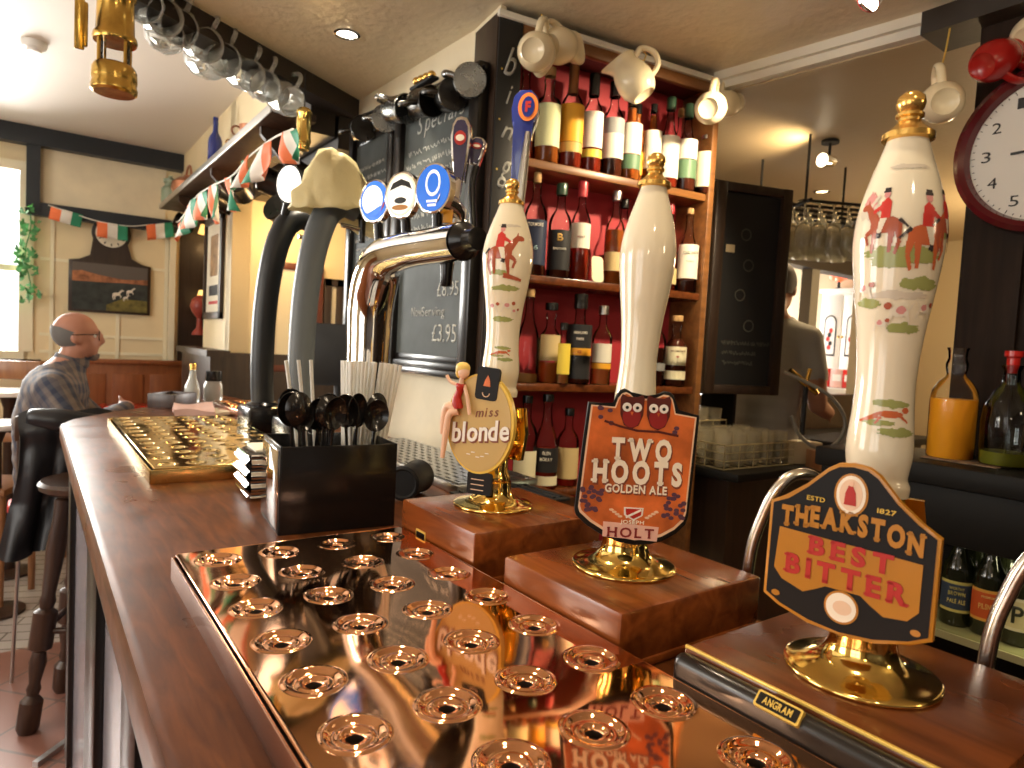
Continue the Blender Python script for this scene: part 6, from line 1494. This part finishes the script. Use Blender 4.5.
# brass miner's lamp and hanging brass strap
q = dep(114, 94, 1.40); t = thing('miners_lamp', 'polished brass lamp with glass middle hanging from the ceiling', 'lamp', tuple(q)); ztop = ZB-q.z
b = MB(); b.lathe([(0, 0), (.038, 0), (.043, .004), (.044, .012), (.041, .020), (.043, .028), (.042, .048), (.039, .054), (.036, .058), (0, .058)], M_brassold, seg=36); b.build('base', t)
b = MB(); b.lathe([(.028, .056), (.028, .105), (.026, .105), (.026, .056)], M_glass, seg=28); b.build('glass_chimney', t)
for k in range(4):
    a = .5+k*PI/2; b = MB(); b.tube([(.034*math.cos(a), .034*math.sin(a), .055), (.034*math.cos(a), .034*math.sin(a), .108)], .0035, M_brassold, seg=8); b.build('pillar', t)
b = MB(); b.lathe([(0, .104), (.040, .104), (.042, .110), (.040, .118), (.036, .124), (.034, .19), (.038, .196), (.038, .204), (.030, .212), (.012, .222), (0, .224)], M_brassold, seg=36); b.build('bonnet', t)
b = MB(); b.torus(.022, .003, M_brassold, M=T3(0, 0, .244) @ RX(PI/2), u=20, v=8); b.tube([(0, 0, .264), (0, 0, ztop)], .0025, M_brassold, seg=6); b.build('hanging_hook', t)
q = dep(79, 49, 1.52); t = thing('brass_strap', 'flat brass strap hanging beside the brass lamp', 'strap', tuple(q))
b = MB(); b.box((0, 0, (ZB-q.z)/2), (.020, .006, ZB-q.z), M_brassold, bev=.002); b.build('plate', t)
b = MB(); b.box((.010, .006, .06), (.014, .010, .10), M_brassold, bev=.004); b.build('clip', t)
q = onz(34, 42, ZL); t = thing('smoke_detector', 'small white smoke detector on the lounge ceiling', 'smoke detector', tuple(q))
b = MB(); b.lathe([(0, 0), (.050, 0), (.052, -.012), (.045, -.028), (.030, -.036), (.028, -.046), (0, -.048)], M_white, seg=28); b.build('body', t)

# ------------------------------------------------------------------ lamps in the ceiling
def downlight(lab, o, r, e=18, col=(1, .9, .72)):
    t = thing('downlight', lab, 'downlight', tuple(o), group=None); em = mat('halogen_glow_%d' % e, (1, .95, .85), .4, em=col, es=e)
    b = MB(); b.lathe([(r*1.0, -.001), (r*1.35, -.001), (r*1.38, -.005), (r*1.05, -.007), (r, -.003)], M_chrome, seg=28); b.build('bezel', t)
    b = MB(); b.lathe([(0, -.0015), (r, -.0015), (r, -.003), (0, -.003)], em, seg=24); b.build('lens', t)
downlight('round white glowing downlight in the bar ceiling left of the shelves', onz(347, 33, ZB), .030)
downlight('small downlight glowing in the lower ceiling above hanging wine glasses', onz(822, 191, 2.36), .030, 9, (1, .75, .4))
for (x, y) in ((.62, 1.25), (.55, .35), (.1, -.5)): downlight('recessed downlight over the bar out of view at %s' % {1.25: 'mid bar', .35: 'pump end', -.5: 'near end'}[y], (x, y, ZB), .030)
def trackspot(lab, o, d, ceil, e):
    t = thing('spotlight', lab, 'spotlight', tuple(o)); d = Vector(d).normalized(); M = align_z(d)
    em = mat('spot_glow_%d' % e, (1, .95, .85), .4, em=(1, .85, .6), es=e)
    b = MB(); b.lathe([(0, -.075), (.018, -.075), (.022, -.068), (.026, -.02), (.030, .0), (.027, .0), (.022, -.012), (0, -.014)], M_chrome, seg=24, M=M); b.build('housing', t)
    b = MB(); b.lathe([(0, -.010), (.024, -.010), (.024, -.008), (0, -.006)], em, seg=20, M=M); b.build('lamp', t)
    b = MB(); h = ceil-o[2]; b.tube([-d*.045, V3(-d.x*.045, -d.y*.045, h-.004)], .006, M_blackm, seg=8); b.lathe([(0, h-.012), (.035, h-.012), (.035, h-.001), (0, h-.001)], M_blackm, seg=20, M=T3(-d.x*.045, -d.y*.045, 0)); b.build('mount', t)
trackspot('chrome ceiling spotlight at the top edge above the nearest pump', dep(868, 2, 1.66), (-.55, .30, -.75), ZB, 30)
trackspot('chrome spotlight on the lower ceiling right of the shelves', dep(822, 160, 2.75), (-.93, .10, -.10), 2.36, 14)

# ------------------------------------------------------------------ right hand side
# clock whose numbers run backwards
t = thing('wall_clock', 'round clock with dark red rim and reversed numbers on plank wall', 'clock', tuple(onx(1054, 147, 1.950)), 0)
M = frame_M((0, 0, 0), (-1, 0, 0)); CR = .205
b = MB(); b.lathe([(CR*.83, .010), (CR*.86, .030), (CR*.92, .038), (CR*.98, .030), (CR, .010), (CR*.98, -.004), (0, -.004)], mat('dark_red_rim', (.10, .008, .012), .18, coat=.4), seg=64, M=M); b.build('rim', t)
b = MB(); b.lathe([(0, .008), (CR*.85, .008), (CR*.85, .004), (0, .004)], mat('clock_face_white', (.70, .67, .62), .4), seg=56, M=M); b.build('face', t)
b = MB()
for k in range(1, 13):
    a = PI/2+k*PI/6; lettering(b, str(k), M @ T3(CR*.66*math.cos(a), CR*.66*math.sin(a), 0), .020 if k < 10 else .030, .026, M_black, z=.0085, off=.0, serif=False)
for k in range(60):
    a = k*PI/30; b.box((0, 0, 0), (.0016, .005 if k % 5 else .009, .0006), M_black, M=M @ T3(CR*.80*math.cos(a), CR*.80*math.sin(a), .0088) @ RZ(a-PI/2))
b.build('numerals', t, smooth=False)
b = MB(); b.box((0, .035, .012), (.006, .095, .001), M_black, M=M @ RZ(PI/2+.03)); b.build('hour_hand', t)
b = MB(); b.box((0, .045, .014), (.004, .13, .001), M_black, M=M @ RZ(-2.1)); b.build('minute_hand', t)
# back bar with fridge
M_bb = mat('back_bar_black', (.010, .009, .008), .5, spec=.25)
t = thing('back_bar', 'black back bar counter with bottle ledge along the plank wall', 'counter', (1.81, -.35, 0)); y1 = .955+.35
b = MB(); b.box((0.015, -.02, 1.195), (.30, 2.62, .05), M_bb, bev=.006); b.build('worktop', t)
b = MB(); b.box((.02, -.02, 1.105), (.27, 2.60, .13), M_bb, bev=.004); b.build('fascia', t)
b = MB(); b.box((.145, -.02, .55), (.02, 2.60, 1.10), M_bb); b.box((.02, y1-.03, .80), (.27, .02, .52), mat('fridge_lining', (.30, .27, .10), .4)); b.box((.02, -.02, .06), (.27, 2.6, .12), M_bb); b.build('carcass', t)
b = MB(); b.box((.02, -.02, .828), (.25, 2.56, .010), mat('fridge_shelf_glass', (.45, .45, .22), .15, trans=.3)); b.box((-.105, -.02, .830), (.006, 2.56, .016), mat('fridge_shelf_edge', (.62, .60, .34), .3, metal=.5)); b.build('fridge_shelf', t)
for sx in (0, 1): pass
point('fridge_lamp', (1.80, .45, 1.02), 1.6, (1, .95, .55), .03)
def beer(lab, o, c1, c2, txt, glass):
    t = thing('beer_bottle', lab, 'bottle', tuple(o), group='beer bottles in the back bar fridge'); R, H = .033, .235
    b = MB(); b.lathe([(0, 0), (.030, 0), (R, .004), (R, .125), (.031, .140), (.020, .165), (.0145, .185), (.0130, .222), (.0145, .224), (.0145, .230), (0, .232)], glass, seg=28); b.build('glass_body', t)
    b = MB(); b.lathe([(.0142, .222), (.0160, .223), (.0158, .232), (.012, .2355), (0, .236)], M_gold, seg=20); b.build('crown_cap', t)
    ang = math.atan2(-o[1], -o[0])
    b = MB(); rl = R*1.012
    for (z0, z1, c, k) in ((.035, .108, c2, 0), (.042, .101, c1, .0006)): b.quadgrid(lambda u, v: ((rl+k)*math.cos(ang+(u-.5)*2*1.2), (rl+k)*math.sin(ang+(u-.5)*2*1.2), z0+(z1-z0)*v), 18, 2, lblmat(c))
    o2 = b.build('label', t)
    b = MB(); n = Vector((math.cos(ang), math.sin(ang), 0))
    for s, z, w, h, c in txt: lettering(b, s, frame_M(n*(rl+.0014)+Vector((0, 0, z)), n), w, h, lblmat(c), t=.0006, off=.02)
    b.build('lettering', o2, smooth=False)
gdk = mat('dark_beer_bottle', (.016, .018, .008), .08, coat=.5)
zf = .8335
for k, (px, lab, c1, c2, txt) in enumerate(((957, 'fridge bottle with a navy and yellow pale ale label', (.04, .06, .10), (.62, .55, .16), [('WORTHY', .092, .030, .006, (.62, .55, .16)), ('BROWN', .080, .034, .009, (.62, .55, .16)), ('PALE ALE', .062, .036, .010, (.7, .6, .2))]),
        (989, 'fridge bottle with an orange red pilsner label', (.62, .10, .02), (.80, .42, .08), [('PREMIUM', .092, .026, .005, (.85, .6, .2)), ('PILSNER', .070, .034, .012, (.85, .55, .15))]),
        (1020, 'fridge bottle with a pale yellow label at the right edge', (.72, .64, .34), (.80, .74, .5), [('P', .072, .022, .036, (.03, .03, .02))]))):
    q = onx(px, 590, 1.80); beer(lab, (1.80, q.y, zf), c1, c2, txt, gdk)
for k, px in enumerate((975, 1006)):
    q = onx(px, 575, 1.88); beer(['dark fridge bottle standing behind the pale ale and pilsner', 'dark fridge bottle standing behind pilsner and yellow label'][k], (1.885, q.y, zf), (.3, .25, .08), (.5, .4, .1), [], gdk)
q = dep(949, 458, 1.63); t = thing('juice_carafe', 'glass carafe of orange juice on the black back bar', 'carafe', (q.x, q.y, 1.2205))
cprof = [(.0, 0), (.046, 0), (.050, .006), (.051, .14), (.048, .165), (.036, .186), (.022, .200), (.020, .206), (.0235, .222), (.024, .232), (.0195, .245), (.021, .262), (.024, .270)]
b = MB(); b.lathe(cprof+[(.0225, .270), (.0195, .262), (.018, .245), (.022, .232)], M_glass, seg=36); b.build('glass_body', t)
b = MB(); b.lathe([(0, .003), (.045, .003), (.0485, .008), (.0492, .14), (.0492, .146), (0, .146)], M_juice, seg=32); b.build('orange_juice', t)
q = dep(1013, 478, 1.52); t = thing('glass_decanter', 'clear glass decanter with red stopper at the right frame edge', 'decanter', (max(q.x, 1.74), q.y+.02, 1.2205))
b = MB(); b.lathe([(0, 0), (.044, 0), (.05, .008), (.052, .10), (.048, .14), (.030, .175), (.018, .19), (.016, .22), (.022, .232), (.020, .234), (.014, .22), (.014, .19)], clearmat('decanter_glass', (.86, .90, .90)), seg=32); b.build('glass_body', t)
b = MB(); b.lathe([(0, .004), (.046, .006), (.049, .012), (.049, .035), (0, .035)], mat('yellow_cordial', (.55, .50, .05), .1, trans=.5), seg=28); b.build('cordial', t)
b = MB(); b.lathe([(0, .215), (.012, .215), (.013, .25), (.018, .254), (.018, .266), (0, .268)], M_red, seg=20); b.build('stopper', t)
b = MB(); q = dep(985, 470, 1.58); b.box((1.80, q.y+.03, 1.2225), (.10, .16, .003), mat('cork_mat', (.20, .13, .08), .8, cvar=.5, cscale=60), bev=.001); o = b.build('bar_mat'); tag(o, 'speckled brown mat on the back bar between carafe and decanter', 'mat')
# dark chalk board beside the shelves
def q4(px, py, d): return dep(px, py, d)
a = q4(708, 300, 2.62); c = q4(783, 300, 2.72)
t = thing('dark_board', 'tall black menu board standing right of the bottle shelves', 'board', (a.x, a.y, 1.30)); dd = Vector((c.x-a.x, c.y-a.y, 0)); L = dd.length; n = Vector((dd.y, -dd.x, 0)).normalized()
M = frame_M(dd/2+Vector((0, 0, .41)), n)
b = MB(); b.box((0, 0, -.012), (L-.03, .80, .02), M_blackm, M=M); b.build('slate', t)
b = MB()
for s in (-1, 1): b.box((s*(L/2-.022), 0, 0), (.044, .83, .035), M_darkwood, M=M, bev=.004); b.box((0, s*.397, 0), (L-.08, .036, .030), M_darkwood, M=M, bev=.004)
b.build('frame', t)
M_faint = mat('faint_chalk', (.07, .07, .06), .9)
for (x, y) in ((-.02, .22), (.0, .10), (-.03, -.02), (.02, -.14)): b = MB(); b.torus(.022, .003, M_faint, M=M @ T3(x, y, -.001) @ Matrix.Diagonal((1, 1, .2, 1)), u=20, v=6); b.build('chalk_ring', t)
for r_ in range(3): b = MB(); scribble(b, M @ T3(0, -.21-r_*.04, -.0015), L*.6, .04, 1, M_faint, 4+r_, lw=.004); b.build('chalk_line', t)
b = MB(); b.prism([(-.02, -.015), (.02, -.015), (.02, .015), (-.02, .015)], 0, .001, M_walltan, M=M @ T3(-.09, .16, .0)); b.build('note', t)
# low back counter under the board with wire baskets of tumblers
t = thing('service_counter', 'dark low service counter behind the pumps carrying glass baskets', 'counter', (2.30, 1.72, 0))
b = MB(); b.box((.0, 0, 1.025), (.66, .70, .03), M_bb, bev=.004); b.build('worktop', t)
b = MB(); b.box((.0, .02, .505), (.62, .64, 1.0), M_darkwood); b.build('carcass', t)
t = thing('upper_shelf', 'dark shelf with papers just above the tumblers', 'shelf', (2.33, 1.93, 1.29))
b = MB(); b.box((.0, 0, 0), (.72, .22, .02), M_bb, bev=.003); b.build('board', t)
for sx in (-.30, .28):
    b = MB(); b.box((sx, .02, -.125), (.02, .18, .23), M_bb); b.build('support', t)
for k, (px, py, s, r) in enumerate(((716, 388, .10, .3), (735, 384, .09, -.2))):
    q = dep(px, py, 2.66); b = MB(); b.box((0, 0, 0), (s*1.3, s, .003 if k == 0 else .012), M_paper, M=RZ(r)); o = b.build('paper_sheet'); o.location = (q.x, max(1.86, q.y), 1.302 if k == 0 else 1.308); tag(o, ['sheet of paper hanging over the edge of the dark shelf', 'small pile of paper slips on the dark shelf'][k], 'paper')
M_wire = mat('wire_coated', (.55, .46, .26), .35, metal=.6)
def basket(lab, x, y, z, w, d, h, rz, nx, ny, tlab, tgroup):
    t = thing('glass_basket', lab, 'wire basket', (x, y, z), rz)
    b = MB()
    for q in range(4):
        zz = .004+h*q/3
        P = [(-w/2, -d/2, zz), (w/2, -d/2, zz), (w/2, d/2, zz), (-w/2, d/2, zz)]
        for k in range(4): b.tube([P[k], P[(k+1) % 4]], .0024 if q in (0, 3) else .0016, M_wire, seg=6)
    for k in range(nx+1):
        xx = -w/2+w*k/nx
        for yy in (-d/2, d/2): b.tube([(xx, yy, .004), (xx, yy, h)], .0016, M_wire, seg=6)
        b.tube([(xx, -d/2, .004), (xx, d/2, .004)], .0016, M_wire, seg=6)
    for k in range(ny+1):
        yy = -d/2+d*k/ny
        for xx in (-w/2, w/2): b.tube([(xx, yy, .004), (xx, yy, h)], .0016, M_wire, seg=6)
    b.build('wire_frame', t)
    Mx = Matrix.Translation((x, y, z)) @ RZ(rz)
    global TUMB
    for i in range(nx):
        for j in range(ny):
            if TUMB is None:
                b = MB(); b.lathe([(0, .004), (.024, .003), (.026, 0), (.028, .004), (.034, .12), (.0325, .12), (.027, .012), (0, .010)], M_tumb, seg=20); TUMB = b.build('tumbler'); o = TUMB
            else: o = TUMB.copy(); COL.objects.link(o)
            o.matrix_world = Mx @ T3(-w/2+w*(i+.5)/nx, -d/2+d*(j+.5)/ny, .007)
            tag(o, tlab, 'tumbler', tgroup)
TUMB = None; M_tumb = mat('tumbler_glass', (.85, .80, .66), .10, trans=.86, ior=1.35)  # pale diffuse body imitates light bent through the tumblers
basket('lower wire basket of upturned tumblers behind the owl clip', 2.19, 1.56, 1.0405, .40, .26, .085, -.05, 5, 3, 'clear tumbler in the lower wire basket', 'tumblers in the lower wire basket')
t = thing('basket_stand', 'dark stand lifting the rear basket of tumblers', 'stand', (2.18, 1.78, 1.0405))
b = MB(); b.box((0, 0, .030), (.36, .12, .06), M_bb, bev=.004); b.build('block', t)
basket('rear wire basket of tumblers raised above the lower one', 2.18, 1.78, 1.102, .34, .14, .075, 0, 4, 2, 'clear tumbler in the raised rear wire basket', 'tumblers in the rear wire basket')
t = thing('bar_cloth', 'crumpled blue grey cloth hung on the end of the basket', 'cloth', (2.41, 1.50, 1.075))
b = MB(); b.quadgrid(lambda u, v: ((u-.5)*.10, .01*math.sin(u*9), .07*(1-v)-.03+.02*math.sin(u*3)), 14, 10, mat('blue_grey_cloth', (.16, .20, .26), .9), thick=.01); b.build('fold', t)
# hanging wine glasses
t = thing('wine_glass_rack', 'dark ceiling rack holding upside down wine glasses', 'glass rack', tuple(dep(826, 214, 2.92)))
R0 = Vector(t.location); ra = Vector((.30, -.16, 0)).normalized(); rb = Vector((-ra.y, ra.x, 0)); LR = .46
b = MB(); topz = 2.36-R0.z
for k in range(6):
    o_ = rb*(-.20+k*.085)
    b.tube([o_-ra*LR/2, o_+ra*LR/2], .006, M_blackm, seg=6)
for s in (-1, 1):
    b.tube([ra*(s*LR*.45)-rb*.22, ra*(s*LR*.45)+rb*.25], .008, M_blackm, seg=6)
    for s2 in (-.18, .2): b.tube([ra*(s*LR*.45)+rb*s2, ra*(s*LR*.45)+rb*s2+Vector((0, 0, topz-.001))], .006, M_blackm, seg=6)
b.build('frame', t)
M_wine = mat('wine_glass', (.95, .92, .78), .06, trans=.84, ior=1.32)  # pale diffuse share put in for the sparkle of the lit glasses
b = MB(); b.lathe([(0, 0), (.030, 0), (.031, -.002), (.010, -.007), (.004, -.016), (.004, -.075), (.012, -.088), (.028, -.105), (.035, -.130), (.033, -.160), (.029, -.185), (.028, -.185), (.032, -.160), (.0335, -.130), (.026, -.107), (.008, -.090), (0, -.088)], M_wine, seg=20)
WG = b.build('wine_glass'); first = True
for k in range(5):
    for j in range(7):
        o = WG if first else WG.copy()
        if not first: COL.objects.link(o)
        first = False
        o.location = R0+rb*(-.157+k*.085)+ra*(-LR*.42+j*LR*.84/6)+Vector((0, 0, .010)); tag(o, 'clear wine glass hanging upside down from the dark ceiling rack', 'wine glass', 'wine glasses hung in the ceiling rack')
# hose loop, tap and boxes below the hatch
t = thing('bar_hose', 'dark looping hose hanging from a tap below the hatch', 'hose', tuple(dep(840, 395, 2.55)))
o_ = Vector(t.location)
b = MB(); b.tube(smooth_path([dep(785, 372, 2.6)-o_, dep(812, 385, 2.55)-o_, dep(832, 398, 2.52)-o_, dep(845, 420, 2.52)-o_, dep(838, 442, 2.52)-o_, dep(818, 448, 2.52)-o_, dep(800, 436, 2.52)-o_, dep(791, 416, 2.52)-o_], 6), .007, mat('grey_hose', (.22, .20, .16), .4), seg=10); b.build('loop', t)
t = thing('brass_tap', 'brass bar tap beside the bar worker', 'tap', tuple(dep(806, 384, 2.62)))
b = MB(); b.tube([(-.07, .03, .05), (0, 0, 0), (.05, -.02, -.035)], [.011, .014, .010], M_brassold, seg=12); b.tube([(0, 0, 0), (.02, .0, .06)], .008, M_brassold); b.tube([(0, 0, 0), (0, 0, -.20)], .010, M_blackm); b.build('body', t)
for k, (px, py, d, sz, mt, lab) in enumerate(((803, 437, 2.62, (.14, .05, .085), M_walltan, 'tan cardboard box behind the hose loop'), (838, 462, 2.5, (.20, .10, .07), M_chairwood, 'wooden crate below the hose loop'))):
    q = dep(px, py, d); t = thing('cardboard_box' if k == 0 else 'wooden_crate', lab, 'box', (q.x, q.y, 1.041), -.5)
    b = MB(); b.box((0, 0, sz[2]/2), sz, mt, bev=.003); b.box((0, 0, sz[2]+.002), (sz[0]*.5, sz[1]*1.01, .003), M_paper if k == 0 else M_stoolwood); b.build('body', t)
t = thing('hatch_counter', 'dark counter ledge in front of the serving hatch', 'counter', (3.85, 1.95, 0))
b = MB(); b.box((0, 0, 1.015), (1.0, .50, .04), M_bb, bev=.004); b.build('worktop', t); b = MB(); b.box((0, .03, .50), (.96, .42, .99), M_darkwood); b.build('carcass', t)
# white cabinet with arched doors beyond the hatch
yc0 = onx(822, 300, 5.2).y; yc1 = onx(868, 300, 5.2).y; yc = (yc0+yc1)/2; wc = abs(yc0-yc1); zc0 = onx(840, 374, 5.2).z; zc1 = onx(840, 292, 5.2).z
t = thing('white_cabinet', 'white cabinet with two black arched panels beyond the hatch', 'cabinet', (5.2, yc, 0)); M = frame_M((0, 0, (zc0+zc1)/2), (-1, 0, 0)); hc = zc1-zc0
b = MB(); b.box((.06, 0, zc1/2), (.12, wc, zc1), mat('cabinet_white', (.85, .84, .80), .4), bev=.006); b.box((.06, 0, zc1+.012), (.15, wc+.04, .03), M_white, bev=.004); b.build('body', t)
for s in (-1, 1):
    b = MB(); b.prism(rrect(s*wc*.245, 0, wc*.44, hc*.92, .01), .0, .012, M_white, M=M, bev=.002); d_ = b.build('door', t)
    b = MB(); aw, ah = wc*.14, hc*.52; P = [(aw, -ah*.55), (aw, ah*.25)]+ell(0, ah*.25, aw, aw*1.1, 12, 0, PI)+[(-aw, -ah*.55)]
    b.prism([(x+s*wc*.245, y) for x, y in P], .011, .014, M_dark, M=M); b.prism([(x*.80+s*wc*.245, y*.92) for x, y in P], .0135, .016, M_white, M=M)
    for q in range(5): b.prism(ell(s*wc*.245+.012*math.sin(q*2.1), -ah*.35+q*ah*.10, .016, .020, 10), .0155, .0175, M_dark if q % 2 else M_redmat, M=M)
    b.build('arched_panel', d_)
    b = MB(); b.ball((s*wc*.04, -hc*.05, .02), .010, M_brassold, M=M, u=10, v=8); b.build('knob', d_)
t = thing('red_lamp', 'glowing red flower lamp on top of the white cabinet', 'lamp', (5.26, onx(838, 288, 5.25).y, zc1+.028))
b = MB(); b.lathe([(0, 0), (.05, 0), (.012, .015), (.010, .10), (0, .10)], M_blackm, seg=16); b.build('base', t)
b = MB(); redem = mat('red_lamp_glow', (.8, .12, .05), .4, em=(1, .16, .06), es=1.4)
for k in range(8): a = k*PI/4; b.ball((0, .06*math.cos(a), .16+.06*math.sin(a)), (.02, .045, .045), redem, u=12, v=8)
b.ball((-.01, 0, .16), .04, redem); b.build('petals', t)
for k, (px, c, w) in enumerate(((824, M_red, .10), (838, mat('pale_pink', (.75, .45, .40), .5), .09), (851, M_red, .11), (863, M_orange, .08))):
    q = onx(px, 388, 4.9); t = thing('snack_packet', ['red packet at the left of the row below the cabinet', 'pale pink packet in the row below the cabinet', 'second red packet in the row below the cabinet', 'orange packet next to the pump handle below the cabinet'][k], 'packet', (4.9, q.y, 1.262), group='packets below the white cabinet')
    b = MB(); b.box((0, 0, .07), (.06, w*1.3, .14), c, bev=.015); b.box((-.031, 0, .075), (.002, w*.7, .05), M_white); b.build('body', t)
t = thing('packet_counter', 'low white counter under the packets beyond the hatch', 'counter', (4.90, 2.85, 0)); b = MB(); b.box((0, 0, .63), (.34, .90, 1.258), M_white, bev=.006); b.build('body', t)
q = ony(775, 290, 3.3); 
S.view_settings.view_transform = 'Standard'; S.view_settings.look = 'None'; S.view_settings.exposure = -.45; S.view_settings.gamma = 1; S.view_settings.use_curve_mapping = False
